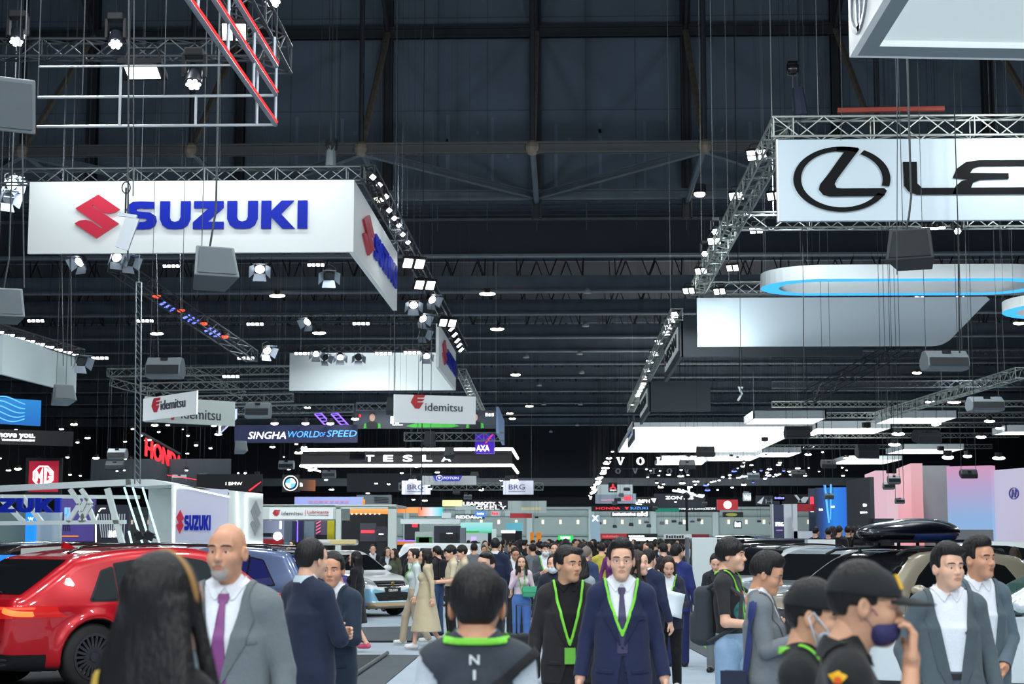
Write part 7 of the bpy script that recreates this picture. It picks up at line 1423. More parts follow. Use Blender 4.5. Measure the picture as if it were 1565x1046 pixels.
for lab, x0, x1, yt, yb, m_, tx, sh in (('dark far fascia with a white serif letter', 1156, 1195, 758, 772, mat('fascia_black'), [('H', 1170, 1180, 770, 763, mat('letters_dim'))], [('white_wedge', [[(1157, 769), (1168, 759), (1164, 771)]], M_WHITE2)]), ('black fascia with slanted white edges', 1192, 1240, 756, 772, M_BLACK, [], [('white_wedge', [[(1219, 768), (1228, 760), (1237, 760), (1231, 769)], [(1214, 757), (1222, 768), (1226, 768), (1218, 757)]], M_WHITE2)]), ('red fascia strip behind the white frame', 1212, 1240, 771, 781, CRIM, [('~motor', 1213, 1224, 774, 772, LITW)], []), ('red and white round sign in the far right crowd of signs', 1096, 1128, 764, 780, CRIM, [], [('white_disc', [oval(1112, 772, 6, 6, 16)], LITW)]), ('dark banner with a golden plant picture', 1105, 1136, 783, 791, M_BLACK, [], [('gold_leaf', [oval(1118, 787, 9, 2.5, 14)], mat('gold_leaf', srgb(150, 150, 60), .5, emit=.15))]), ('black and white striped letter board', 1122, 1134, 797, 808, mat('slate_panel'), [('~THE', 1123, 1133, 806, 798, LITW)], []), ('small white letter sign glowing in the far right', 1136, 1148, 754, 766, mat('panel_pale'), [('Vol', 1137, 1147, 764, 757, LITW)], []), ('violet lettering high on a dark far fascia', 1182, 1200, 758, 766, M_BLACK, [('~wuling', 1184, 1199, 763, 760, glow('violet_letters', srgb(150, 150, 255), 1.2))], [])):
    t_, lf_, w_, h_ = plate(lab, x0, x1, yt, yb, 100, m_, tx, sh, 'stand_sign', 'sign', th=.3); wires(t_, w_, lf_, h_)
# ---------------------------------------------------------------- the cars on show
def paint(key, r, g, b, metal=.25): return mat('paint_' + key, srgb(r, g, b), .28, metal, coat=1., spec=.5)
def X(px, Y): return P(px, 825, Y).x
GB = mat('gloss_black', (.01, .01, .012), .08, coat=.8)
RED = paint('red', 196, 18, 34)
def red_extra(c):
    pt, x, y, z, w = c['pt'], c['x'], c['y'], c['z'], c['w']; ay = np.abs(y); L = c['L']
    pt('tail_light_bar', np.where(x < -L / 2 + .5, np.maximum(np.abs(z - .965) - .014, ay - .92), .1), .012, glow('tail_glow', (1, .05, .02), 1.3))
    for s in (-1, 1): pt('tail_light_tip', np.where((x < -L / 2 + .6) & (y * s > .66), np.maximum(np.abs(z - .93 + .25 * (ay - .8)) - .03, np.abs(ay - .82) - .1), .1), .014, glow('tail_tip', (1, .25, .06), .7))
    pt('rear_diffuser', np.where(x < -L / 2 + .45, np.maximum(z - .5 - .06 * np.cos(ay * 3), ay - .95), .1), .012, GB)
    pt('bumper_crease', np.where(x < -L / 2 + .45, np.maximum(np.abs(z - .60) - .012, ay - .75), .1), .006, M_BLACK)
    mb = MB()
    for s in (-1, 1): mb.ball((-L / 2 + .03, s * .62, .40), (.08, .2, .075), 14, 8)
    mb.build('exhaust_tip', M_ALUD, c['root'], True)
    MB().path([(-L / 2 + .16, .1, 1.13), (-L / 2 + .2, -.35, 1.14)], .012, 5).build('rear_wiper', M_BLACK, c['root']); mb = MB(); mb.prism([(-1.3, -.02, 1.64), (-1.1, -.02, 1.64), (-1.28, -.02, 1.72)], (0, .04, 0)); mb.build('roof_fin', RED, c['root'])
car('car', 'glossy red coupe-backed car with its tail to the viewer and black wheels', COUPE_SUV, 5.0, 2.0, 1.66, (-5.3, 21.7, .0), math.radians(49), RED, res=.021, wheel=.39, tail=[(.35, .99), (.96, .99), (.98, .86), (.35, .84)], rails=GB, flare=.035, spokes=22, extra=red_extra, wins=[[(-.60, 1.04), (-.46, 1.04), (-.46, 1.40), (-.52, 1.36)], [(-.44, 1.04), (-.08, 1.04), (-.08, 1.51), (-.25, 1.50), (-.44, 1.44)], [(-.05, 1.04), (.36, 1.04), (.22, 1.30), (.08, 1.46), (-.05, 1.51)]])
def cel_extra(c):
    pt, x, y, z = c['pt'], c['x'], c['y'], c['z']; ay = np.abs(y); L = c['L']
    pt('lower_panel', np.maximum(z - .64 + .10 * np.clip((x - L / 2 + .5) / .5, 0, 1) * np.clip(1 - ay / .55, 0, 1), np.where(x > .9, -1, .02)), .003, paint('sky', 150, 205, 225))
    pt('tan_skirt', np.where(x > .6, z - .33, .1), .007, mat('tan_plastic', srgb(170, 150, 120), .5)); pt('lower_intake', np.where(x > L / 2 - .4, poly_sd([(0, .36), (.44, .36), (.56, .54), (.3, .56), (0, .56)], ay, z), .1), .01, M_BLACK)
    fr = Fr((L / 2 + .0, -.05, .70), (0, 1, 0)); mb = MB(); shape(mb, fr, S_LOGO, 0, 0, .1, .1, .02); mb.build('emblem', mat('gold_badge', srgb(170, 150, 80), .3, .7), c['root'])
car('car', 'white small car with light blue lower front and black number plate', HATCH, 3.6, 1.6, 1.5, (-5.3, 40.3, 0), math.radians(-42), paint('white', 232, 238, 240, 0), res=.025, wheel=.29, head=[(.46, .70), (.72, .76), (.80, .92), (.62, .90), (.46, .80)], grille=([(0, .67), (.42, .69), (.46, .80), (0, .80)], 'chrome'), plate=('CELERIO', .60, True), extra=cel_extra)
t = thing('roof_board', 'white and yellow board strapped on the white small car roof', 'board', (X(512, 40), 40.3, 1.5)); mb = MB(); mb.box((0, 0, .18), (1.0, .5, .14)); mb.build('board', paint('board', 225, 225, 215, 0), t, bevel=.06); mb = MB(); mb.box((.18, -.26, .19), (.6, .03, .1)); mb.build('yellow_face', mat('board_yellow', srgb(235, 214, 150), .5), t, bevel=.01); mb = MB()
for s in (-.35, .35): mb.tube((s, -.3, .07), (s, .3, .07), .02, 6); mb.tube((s, .2, 0), (s, .2, .1), .02, 5); mb.tube((s, -.2, 0), (s, -.2, .1), .02, 5)
mb.build('roof_bar', M_BLACK, t)
car('car', 'blue-grey car with black roof rails behind the bald man', SUV, 3.9, 1.75, 1.62, (X(345, 31), 31, 0), math.radians(165), paint('bluegrey', 96, 112, 150), roof=GB, rails=GB, wheel=.34, head=[(.5, .75), (.85, .8), (.85, .9), (.5, .86)], tint=mat('glass_blue_reflection', (.01, .012, .05), .03, spec=.9, emit=.08, ecol=(.1, .12, .9)))  # blue window reflections painted in as glass tint and faint glow
car('car', 'white boxy off-road car behind the walking women', BOXY, 3.6, 1.65, 1.66, (X(640, 46), 46, 0), math.radians(178), paint('white', 0, 0, 0), wheel=.34, res=.04, tum=.1)
car('car', 'purple small car roof between the two suited talking men and the kiosk', HATCH, 3.4, 1.6, 1.58, (X(437, 38), 38, 0), math.radians(15), paint('purple', 84, 74, 150), res=.04, wheel=.29)
car('car', 'black car roof showing behind the red car', SUV, 4.2, 1.8, 1.66, (X(90, 35.5), 35.5, 0), math.radians(12), paint('black', 20, 21, 24), res=.035, rails=mat('chrome'))
BG = paint('beige', 178, 168, 148)
car('car', 'beige car with black grille carrying the glossy roof box', SUV, 4.8, 1.9, 1.60, (4.62, 24.2, 0), math.radians(218), BG, res=.026, wheel=.37, roof=GB, rails=M_BLACK, head=[(.5, .78), (.9, .83), (.9, .93), (.55, .88)], grille=([(0, .48), (.38, .52), (.46, .8), (0, .84)], 'black'), spokes=7)
# roof box
ba = math.radians(218); t = thing('roof_box', 'long glossy blue-black roof box on the beige car', 'roof box', (4.82, 24.4, 1.58), ba); t.scale = (.86, .9, .86)
rb = [Ell((0, 0, .30), (1.12, .42, .21), 0), Ell((-.35, 0, .32), (.82, .43, .22), .1), Box((0, 0, .07), (2, 1, .09), 0, .02, 's'), Box((-1.42, 0, .3), (.36, .6, .4), .02, .06, 's')]
v2, q2 = surface(rb, .02, proj=2); npobj('shell', v2, q2, paint('boxblue', 14, 18, 34, .4), t); n2 = normals(v2, q2)
pv, pf = patch(v2, q2, n2, np.maximum(np.abs(v2[:, 2] - .235) - .05, np.abs(v2[:, 0] + .25) - .55), .006); npobj('side_inlay', pv, pf, mat('inlay_blue', srgb(40, 60, 120), .2), t)
mb = MB(); mb.box((-.1, 0, .17), (1.9, .74, .05)); mb.build('base_tray', M_BLACK, t)
for xx in (-.5, .45): mb = MB(); mb.tube((xx, -.72, .07), (xx, .72, .07), .025, 8); mb.tube((xx, -.6, -.03), (xx, -.6, .07), .03); mb.tube((xx, .6, -.03), (xx, .6, .07), .03); mb.tube((xx, .2, .06), (xx, .2, .16), .03); mb.tube((xx, -.2, .06), (xx, -.2, .16), .03); mb.build('roof_bar', M_ALUD, t)
car('car', 'silver-white car with bright reflections on its windscreen', SUV, 4.3, 1.8, 1.60, (X(1268, 31), 31, 0), math.radians(222), paint('silver', 190, 204, 212, .5), res=.03, head=[(.5, .78), (.86, .83), (.86, .92), (.5, .88)], grille=([(0, .45), (.4, .5), (.4, .7), (0, .72)], 'black'))
WH2 = paint('pearl', 214, 224, 228, .1)
car('car', 'white car with green-tinted side glass behind the two businessmen', HATCH, 4.5, 1.85, 1.52, (X(1648, 18.6), 18.6, 0), math.radians(172), WH2, res=.026, wheel=.35, tint=mat('glass_green', (.02, .07, .06), .04, spec=.9, emit=.05, ecol=(.3, .8, .65)), head=[(.5, .74), (.92, .78), (.92, .9), (.55, .88)], roof=GB)
car('car', 'tall black car with a roof edge above the curly-haired man', BOXY, 4.9, 1.9, 1.78, (X(1128, 41), 41, 0), math.radians(215), paint('black', 0, 0, 0), res=.04)
car('car', 'white car with a black roof behind the backpack wearer', SUV, 4.5, 1.85, 1.62, (X(1186, 35.5), 35.5, 0), math.radians(220), paint('pearl', 0, 0, 0), res=.035, roof=GB, rails=GB)
car('car', 'copper-coloured car roof at the picture edge behind the suited men', SEDAN, 4.6, 1.85, 1.56, (X(1612, 27), 27, 0), math.radians(170), paint('copper', 176, 112, 92), res=.04)
car('car', 'white car roof under the sky-blue wall', SUV, 4.6, 1.85, 1.72, (X(1480, 37), 37, 0), math.radians(185), paint('white', 0, 0, 0), res=.04, roof=None)
car('car', 'farther white car at the edge below the lilac wall', SUV, 4.6, 1.85, 1.74, (X(1600, 42), 42, 0), math.radians(178), paint('pearl', 0, 0, 0), res=.04)
car('car', 'small pale blue car roof far off beside the dark letter board', HATCH, 3.6, 1.7, 1.55, (X(1106, 62), 62, .35), math.radians(200), paint('mist', 130, 155, 180), res=.05)
g = thing('car_plinth', 'low black plinth under the small pale blue car', 'plinth', (X(1106, 62), 62, 0)); MB().box((0, 0, .17), (4.4, 3, .34)).build('plinth_body', M_BLACK, g)
# ---------------------------------------------------------------- the visitors
def who(label, px, Y, top_y, yaw_deg, **kw):
    H = CAMZ - (top_y - 825) * Y / F_PX - (.015 if kw.get('hair') else 0) - (.02 if kw.get('cap') else 0)
    return person(label, (X(px, Y), Y, 0), math.radians(yaw_deg), H, **kw)
NEAR = dict(res=.011, hres=.004); MID = dict(res=.014, hres=.0055); FAR_ = dict(res=.02, hres=.009, fingers=False, face=False)
def suit(c, v=1.08, **k): return dict(top=dict(dict(col=c, v=v, hem=.79), **k), lapel=tuple(int(q * .93) for q in c))
WSH = dict(under=dict(col=(222, 228, 236)), collar=(228, 233, 240))
def wpt(info, p):
    r = info['root']; a = r.rotation_euler.z; c, s_ = math.cos(a), math.sin(a); p = np.array(p); return Vector((r.location.x + p[0] * c - p[1] * s_, r.location.y + p[0] * s_ + p[1] * c, r.location.z + p[2]))
def held(info, side, off=(0, 0, 0)): return wpt(info, info['ar'][side][2] + np.array(off))
def phone_in(label, side, off=(0, -.09, .05), tilt=-.9):
    def f(i):
        p = held(i, side, off); o = MB().box((0, 0, 0), (.075, .009, .15)).build('mobile_phone', mat('phone_black', (.015, .015, .018), .2)); o.location = p; o.rotation_euler = (tilt, 0, i['root'].rotation_euler.z); tag(o, label, 'phone')
    return f
def spot_patch(i, nm, fld, off, m): pv, pf = patch(i['V'], i['Q'], i['N'], fld, off); return npobj(nm, pv, pf, m, i['root'], True) if len(pf) else None
YEL = mat('print_yellow', srgb(235, 180, 30), .6); ORG = mat('print_orange', srgb(225, 90, 30), .6)
def both(*fs): return lambda i: [f(i) for f in fs]
# nearest figures
def band(i):
    mb = MB(); mb.path([(.094 * math.cos(a), -.012 + .02 * math.sin(a), .036 + .112 * math.sin(a)) for a in np.linspace(-.15, 3.3, 24)], .010, 6); npobj('hairband', i['toW'](np.array(mb.v)), mb.f, mat('band_ochre', srgb(150, 112, 60), .6), i['root'])
    z, x, y = i['z'], i['x'], i['y']; spot_patch(i, 'yellow_strap', np.maximum(np.abs(x - .11 - (z - 1.4) * .3) - .014, 1.36 - z) + np.where(y > -.06, 0, 1), .02, mat('strap_yellow', srgb(190, 160, 70), .6))
who('woman with long black hair and ochre hairband, back to the viewer', 246, 4.25, 845, 148, fem=True, hair=dict(style='long', len=.27, wide=.75, vol=.008), under=dict(col=(24, 26, 28), hem=.9), bottom=(26, 26, 28), extra=band, wide=.95, **NEAR)
who('bald man with white goatee, grey suit and purple tie', 349, 7.5, 800, -4, beard=True, head=(-.12, -.03), wide=1.06, tie=(124, 58, 122), bottom=(84, 96, 102), jaw=1.04, **suit((112, 122, 126), 1.05), **WSH, skin_='mid', **NEAR)
def vest(i):
    x, y, z = i['x'], i['y'], i['z']; yb = float(i['V'][(np.abs(x) < .05) & (np.abs(z - 1.25) < .1)][:, 1].max()) + .018; lf = Fr((.03, yb, 1.05), (-1, 0, 0)); mb = MB()
    for k, ch in enumerate('NIZAN'): words(mb, lf, ch, .03, .285 - k * .05, .034, .009 if ch == 'I' else .034, .003, 0, .02, align='c')
    mb.build('back_lettering', mat('print_white', srgb(215, 222, 226), .6), i['root'])
    s_ = spot_patch(i, 'sling_strap', np.where((y > -.02), np.abs(x * .8 + (z - 1.28)) - .018, .1) + np.where(z < 1.46, 0, .1), .024, M_BLACK)
who('man seen from behind in a dark vest with white lettering and green neck ribbon', 729, 5.9, 860, 180, hair=dict(style='short', low=-.06, vol=.003), under=dict(col=(196, 206, 216), hem=.8, name='shirt', full=True), top=dict(col=(62, 68, 76), hem=.82, sleeve='none', name='vest'), lanyard=dict(z=1.1, col=(120, 210, 60)), wide=.98, hs=1.07, extra=vest, skin_='mid', **NEAR)
def shell_logo(back):
    def f(i):
        x, y, z = i['x'], i['y'], i['z']; s_ = -1
        if back: c = (y > .0); u, v_ = x + .07, z - 1.36
        else: c = x < -.07; u, v_ = (y - .01) / .6, (z - 1.412) / .6
        th = np.arctan2(v_, u); r = np.sqrt((u * 1.) ** 2 + (v_ * 1.3) ** 2); spot_patch(i, 'shoulder_emblem', np.where(c, np.maximum(r - .036 - .008 * np.sin(5 * th), -v_ - .025), .1), .008, YEL); spot_patch(i, 'shoulder_emblem_core', np.where(c, np.maximum(np.abs(u) - .018, np.abs(v_ + .012) - .016), .1), .010, ORG)
        for k in range(8): spot_patch(i, 'shoulder_print', np.where(c, np.maximum(np.abs(u + .045 - k * .0125) - .0045, np.abs(v_ + .055) - .009), .1), .008, YEL)
    return f
def cap_mark(i):
    mb = MB(); mb.hexa([(-.03, -.108, .066), (.03, -.108, .066), (.026, -.088, .108), (-.026, -.088, .108)], [(-.03, -.098, .064), (.03, -.098, .064), (.026, -.078, .106), (-.026, -.078, .106)]); npobj('cap_emblem', i['toW'](np.array(mb.v)), mb.f, YEL, i['root'], False)
BP = (34, 37, 38)
who('man in black cap pulling a dark blue mask, hand at his face', 1278, 5.2, 844, 84, cap=(34, 38, 40), hair=dict(style='short'), mask=(58, 54, 104), under=dict(col=BP, hem=.8, sleeve='short', name='polo_shirt'), collar=(28, 30, 32), skin_='tan', arms=('down', 'face'), lean=.25, head=(0, .1), extra=both(shell_logo(False), cap_mark), **NEAR)
def ear_loop(i):
    mb = MB(); mb.path([(-.06, -.07, -.06), (-.088, .0, .02), (-.092, .015, .0), (-.07, -.02, -.1)], .003, 5); npobj('mask_loop', i['toW'](np.array(mb.v)), mb.f, mat('mask_220_228_236', srgb(220, 228, 236)), i['root'])
who('man in plain black cap with a white mask loop and green ribbon', 1237, 6., 872, 66, cap=(30, 34, 36), hair=dict(style='short', low=-.07), mask=(190, 205, 220), under=dict(col=BP, hem=.8, sleeve='short', name='polo_shirt'), skin_='tan', lanyard=dict(z=1.1, col=(90, 200, 60)), extra=both(shell_logo(True), ear_loop), head=(.1, .1), **NEAR)
# middle figures
who('navy-suited man with glasses, green ribbon and tie walking towards the viewer', 949, 11., 824, 0, hair=dict(style='short', line=.085, up=.014), wide=.98, glasses=True, tie=(46, 42, 84), lanyard=dict(z=1.16), bottom=(32, 38, 62), legs='step', **suit((36, 44, 74), 1.06), **WSH, extra=phone_in('black phone in the hand of the walking navy-suited man', -1, (0, -.03, -.12), 0), **NEAR)
who('young man in black suit and black shirt with green ribbon, looking sideways', 868, 12., 833, 4, hair=dict(style='side', line=.065, vol=.004), head=(.62, 0), skin_='tan', under=dict(col=(26, 26, 28)), collar=(24, 24, 26), lanyard=dict(z=1.06), badge=(110, 190, 70), bottom=(34, 34, 37), legs='step', **suit((42, 42, 45), 1.0, cut=.3), extra=phone_in('black object in the hand of the young black-suited man', -1, (0, -.02, -.12), 0), **NEAR)
who('man in a dark navy suit seen from behind, talking to a man with crossed arms', 474, 11., 823, 136, hair=dict(style='short', low=-.05, vol=.006), collar=(190, 205, 215), bottom=(36, 42, 60), wide=1.08, arms=('cross', 'cross'), head=(.1, 0), **suit((36, 44, 64)), under=dict(col=(222, 228, 236)), **NEAR)
who('man with crossed arms in an open navy jacket, facing his companion', 511, 12., 842, -24, hair=dict(style='short', line=.075, vol=.004), skin_='mid', arms=('cross', 'cross'), bottom=(92, 98, 106), head=(.35, .02), **suit((38, 50, 66), .86, vw=.075), **WSH, **NEAR)
def cross_bag(i):
    x, y, z = i['x'], i['y'], i['z']; spot_patch(i, 'bag_strap', np.where(x < .03, np.abs(y - .04 - (1.42 - z) * .12) - .018, .1) + np.where((z > .85) & (z < 1.44), 0, .1), .03, mat('strap_blue', srgb(42, 56, 110), .7))
    p = wpt(i, (-.14, .12, .84)); t = thing('shoulder_bag', 'dark blue shoulder bag at the hip of the grey-suited phone user', 'bag', p, i['root'].rotation_euler.z); MB().box((-.09, .05, -.03), (.08, .17, .26)).build('bag_body', mat('bag_blue', srgb(34, 42, 74), .7), t, bevel=.03); MB().box((-.135, .05, .05), (.012, .16, .1)).build('bag_flap', mat('bag_navy'), t)
who('grey-suited man in profile looking down at his phone', 1166, 11., 846, 78, hair=dict(style='short', low=-.03, up=.02, vol=.004), glasses=True, skin_='mid', arms=('phone', 'phone'), head=(0, .28), bottom=(100, 106, 112), extra=both(cross_bag, phone_in('phone held by the grey-suited man in profile', -1, (.05, -.1, .08))), **suit((112, 119, 125)), **WSH, **NEAR)
def backpack(label, m=(58, 63, 68)):
    def f(i):
        t = thing('backpack', label, 'backpack', wpt(i, (0, .24, 1.1)), i['root'].rotation_euler.z); bm = cloth(*m); v, q = surface([Box((0, -.05, .06), (.14, .075, .23), .06, 0), Box((0, .015, -.03), (.115, .05, .12), .045, .03)], .014); npobj('bag_body', v, q, bm, t); mb = MB()
        for s in (-1, 1): mb.path([(s * .1, -.08, .26), (s * .13, -.2, .34), (s * .15, -.38, .22), (s * .15, -.36, 0), (s * .13, -.1, -.14)], .018, 6)
        mb.build('shoulder_strap', bm, t, True); MB().path([(-.03, -.09, .3), (-.03, -.07, .36), (.03, -.07, .36), (.03, -.09, .3)], .008, 5).build('grab_handle', M_BLACK, t)
    return f
def tee(i):
    x, y, z = i['x'], i['y'], i['z']; spot_patch(i, 'chest_print', np.where(y < -.03, np.sqrt((x + .03) ** 2 + (z - 1.2) ** 2) - .085, .1), .007, mat('print_teal', srgb(60, 130, 130), .7, vary=.5, vscale=12)); spot_patch(i, 'chest_print', np.where(y < -.03, np.maximum(np.abs(x) - .1, np.abs(z - 1.33) - .01), .1), .007, mat('print_red', srgb(170, 50, 50), .7))
who('curly-haired young man with black T-shirt, backpack and green ribbon', 1114, 13.4, 822, 68, hair=dict(style='mop', vol=.012, line=.05), under=dict(col=(46, 48, 50), hem=.78, sleeve='short', name='t_shirt'), bottom=(140, 170, 200), arms=('hold', 'hold'), lanyard=dict(z=1.1), legs='walk', shoe=(220, 222, 225), extra=both(backpack('dark grey backpack worn by the curly-haired man'), tee), **NEAR)
who('man in white shirt and open grey jacket, hand in pocket, glancing sideways', 1446, 10., 832, 2, hair=dict(style='side', line=.08, up=.02), head=(.32, -.06), bottom=(88, 97, 110), arms=('down', 'pocket'), wide=1.04, **suit((86, 98, 104), .84, vw=.105, hem=.8), **WSH, jaw=1.08, extra=lambda i: spot_patch(i, 'belt', np.maximum(np.abs(i['z'] - 1.0) - .018, np.where(i['y'] < 0, np.abs(i['x']) - .12, .1)), .011, M_BLACK), **NEAR)
who('taller man in grey-green jacket and white shirt standing behind his colleague', 1493, 11., 822, 16, hair=dict(style='short', line=.085, up=.02), head=(.35, -.05), skin_='mid', bottom=(84, 96, 104), arms=('front', 'down'), **suit((90, 106, 116), .9, vw=.09), **WSH, **NEAR)
def sheets(i):
    for k, (off, sz, rz, lab) in enumerate((((-.02, -.16, .03), (.22, .30), .5, 'white sheet of paper held by the reading woman'), ((-.3, -.1, .12), (.24, .28), -.5, 'printed leaflet hanging from the reading woman\'s other hand'))):
        p = held(i, 1, off); mb = MB(); n = 6
        for j in range(n + 1):
            v = (j / n - .5) * sz[1]; mb.v += [(-sz[0] / 2, .03 * math.sin(j * .5), v), (sz[0] / 2, .03 * math.sin(j * .5 + .4), v)]
        mb.f += [(2 * j, 2 * j + 1, 2 * j + 3, 2 * j + 2) for j in range(n)]; o = mb.build('paper_sheet', mat('paper', srgb(215, 226, 234), .8), None, True, solid=.002); o.location = p; o.rotation_euler = (-.35, rz * .5, rz * .4); tag(o, lab, 'paper')
        if k:
            pr = MB()
            for a in range(3):
                for b in range(4): pr.box((-.07 + a * .07, -.008 + .02 * math.sin(b), -.1 + b * .065), (.04, .004, .035))
            pr.build('print', mat('ink_grey', srgb(120, 126, 130), .8), o)
who('woman with long hair reading papers in a dark blazer and wide black trousers', 1021, 20.5, 849, -6, fem=True, hair=dict(style='long', len=.3), haircol='brown', head=(.2, .4), arms=('hold', 'hold'), bottom=(28, 29, 32), shoe=(210, 212, 215), lanyard=dict(z=1.15, col=(220, 220, 140)), under=dict(col=(215, 220, 226)), extra=sheets, **suit((44, 47, 62), 1.12), **MID)
def shoulder_green(i):
    p = wpt(i, (.13, -.17, .92)); t = thing('handbag', 'green handbag of the woman in pink cardigan and jeans', 'bag', p, 0); MB().box((0, 0, 0), (.26, .09, .17)).build('bag_body', mat('bag_green', srgb(50, 150, 112), .5), t, bevel=.02); MB().box((0, -.047, .04), (.25, .01, .09)).build('bag_flap', mat('bag_green2', srgb(62, 168, 126), .5), t, bevel=.004); MB().path([(-.1, .03, .08), (-.1, .1, .5), (-.16, .2, .62)], .006, 5).build('bag_strap', mat('bag_green'), t)
who('woman in pink cardigan and blue jeans raising a phone', 797, 27.6, 848, 6, fem=True, hair=dict(style='long', len=.2), haircol='brown', under=dict(col=(222, 202, 214), hem=.95, name='cardigan'), bottom=(78, 116, 178), shoe=(214, 216, 214), arms=('down', 'phonehi'), lanyard=dict(z=1.08), head=(-.1, -.05), extra=both(shoulder_green, phone_in('phone raised by the woman in the pink cardigan', -1, (0, -.05, .12))), **MID)
COAT = (196, 182, 152)
who('long-haired woman in a beige trench coat striding in white trainers', 652, 27.5, 838, -88, fem=True, hair=dict(style='long', len=.46), dress=dict(col=COAT, hem=.32, w=.33, name='trench_coat'), legs='walk', arms=('walkb', 'walkf'), shoe=(225, 226, 222), res=.012, hres=.005)
who('woman in pale top and beige trousers walking beside the trench coat', 634, 28.6, 838, -76, fem=True, hair=dict(style='pony'), under=dict(col=(205, 216, 214), hem=.9), bottom=(182, 168, 144), legs='walk', swap=True, shoe=(220, 222, 218), lanyard=dict(z=1.1), **MID)
who('long-haired woman in a short black dress and pink sandals', 545, 27., 842, -104, fem=True, hair=dict(style='long', len=.5), dress=dict(col=(30, 32, 35), hem=.5, w=.24, name='black_dress'), legs='walk', swap=True, shoe=(206, 80, 110), **MID)
POLO = (208, 196, 168)
who('man in beige polo shirt with white shoes, the front one of two', 690, 29., 833, -76, hair=dict(style='mop', vol=.004), under=dict(col=POLO, hem=.93, sleeve='short', name='polo_shirt'), bottom=(30, 31, 34), shoe=(222, 224, 222), arms=('hold', 'hold'), head=(0, .2), **MID)
who('second man in beige polo shirt, half hidden behind the first', 707, 30.2, 833, -76, hair=dict(style='mop', vol=.004), under=dict(col=(200, 188, 160), hem=.93, sleeve='short', name='polo_shirt'), bottom=(30, 31, 34), shoe=(222, 224, 222), arms=('hold', 'hold'), head=(0, .2), **MID)
who('man with dark rucksack behind the beige trench coat', 668, 31.5, 834, -120, hair=dict(style='short'), under=dict(col=(52, 50, 56), hem=.88, sleeve='short', name='t_shirt'), bottom=(62, 84, 120), extra=backpack('black rucksack behind the beige trench coat', (34, 36, 42)), **MID)
def cam_(i):
    p = held(i, 1, (.02, -.1, -.05)); t = thing('camera', 'black camera with long pale lens hanging at the masked photographer', 'camera', p, i['root'].rotation_euler.z); MB().box((0, 0, 0), (.15, .08, .11)).build('camera_body', M_BLACK, t, bevel=.015); mb = MB(); mb.tube((0, -.03, 0), (.12, -.32, -.12), .045, 12, .055); mb.build('lens_barrel', mat('lens_pale', srgb(205, 208, 208), .5), t, True); mb = MB(); mb.tube((.06, -.17, -.06), (.085, -.235, -.085), .056, 12); mb.build('lens_ring', M_BLACK, t)
who('masked photographer with glasses behind the vested man', 744, 17., 842, -26, hair=dict(style='side', vol=.004), mask=(214, 226, 238), glasses=True, top=dict(col=(38, 42, 50), hem=.85), bottom=(30, 32, 38), arms=('camera', 'down'), extra=cam_, **MID)
def case(i):
    p = wpt(i, (-.38, .12, 0)); t = thing('suitcase', 'black wheeled suitcase pulled by the masked woman', 'suitcase', (p.x, p.y, 0)); MB().box((0, 0, .33), (.38, .24, .54)).build('case_body', M_BLACK, t, bevel=.03); mb = MB(); mb.path([(-.1, 0, .6), (-.1, -.05, .95), (.1, -.05, .95), (.1, 0, .6)], .012, 6); mb.build('pull_handle', M_ALUD, t)
    for s in (-.13, .13): MB().tube((s - .02, 0, .03), (s + .02, 0, .03), .03, 10).build('wheel', M_BLACK, t)
who('masked woman in dark navy walking with a black suitcase', 846, 21., 846, -8, fem=True, hair=dict(style='pony'), mask=(212, 222, 234), top=dict(col=(40, 44, 56), hem=.82), bottom=(30, 31, 36), shoe=(220, 222, 222), legs='step', extra=case, **MID)
who('man in grey suit and white mask using a phone', 833, 30., 828, 10, hair=dict(style='mop'), mask=(216, 226, 236), arms=('phone', 'phone'), bottom=(50, 54, 60), lanyard=dict(z=1.1, col=(210, 216, 214)), **suit((78, 84, 90)), under=dict(col=(222, 228, 236)), **MID)
who('grey-suited man looking down behind the pink cardigan', 787, 31.5, 836, 12, hair=dict(style='short'), head=(0, .35), bottom=(50, 54, 60), skin_='mid', **suit((74, 80, 88)), **WSH, **MID)
who('broad man in navy seen from behind above the vested man', 757, 30., 822, 176, hair=dict(style='short', low=-.06), bottom=(32, 36, 50), wide=1.1, collar=(215, 222, 230), **suit((34, 42, 66)), under=dict(col=(222, 228, 236)), **MID)
who('dark-haired man in navy suit holding up a phone behind the walking man', 990, 19.5, 838, 150, hair=dict(style='short', low=-.05), arms=('phonehi', 'down'), bottom=(34, 38, 56), collar=(220, 226, 234), **suit((36, 44, 70)), under=dict(col=(222, 228, 236)), **MID)
who('woman in profile just behind the walking navy-suited man', 972, 17., 840, 70, fem=True, hair=dict(style='long', len=.2), haircol='brown', top=dict(col=(44, 48, 56), hem=.82), bottom=(34, 36, 40), **MID)
who('man in bright navy suit seen from behind beside the white pylon', 1034, 24., 831, 168, hair=dict(style='short'), bottom=(38, 46, 92), head=(-.4, 0), **suit((44, 54, 112)), **MID)
who('man in dark top and grey trousers leaning behind the backpack wearer', 1094, 23., 845, -20, hair=dict(style='short'), head=(.3, .4), under=dict(col=(40, 44, 52), hem=.9, name='shirt'), bottom=(112, 118, 122), arms=('hold', 'hold'), **MID)
who('grey-haired man beyond the young black-suited man', 896, 27., 835, 150, hair=dict(style='short'), haircol='grey', bottom=(40, 46, 60), **suit((52, 66, 98)), **MID)
who('person with black hair and pale grey top beyond the young black-suited man', 886, 20., 846, 170, fem=True, hair=dict(style='bob'), under=dict(col=(150, 162, 168), hem=.9), bottom=(36, 38, 44), **MID)
who('man with raised fair face between the masked visitors', 847, 33., 829, 6, hair=dict(style='short'), bottom=(40, 42, 46), **suit((56, 60, 66)), **WSH, **MID)
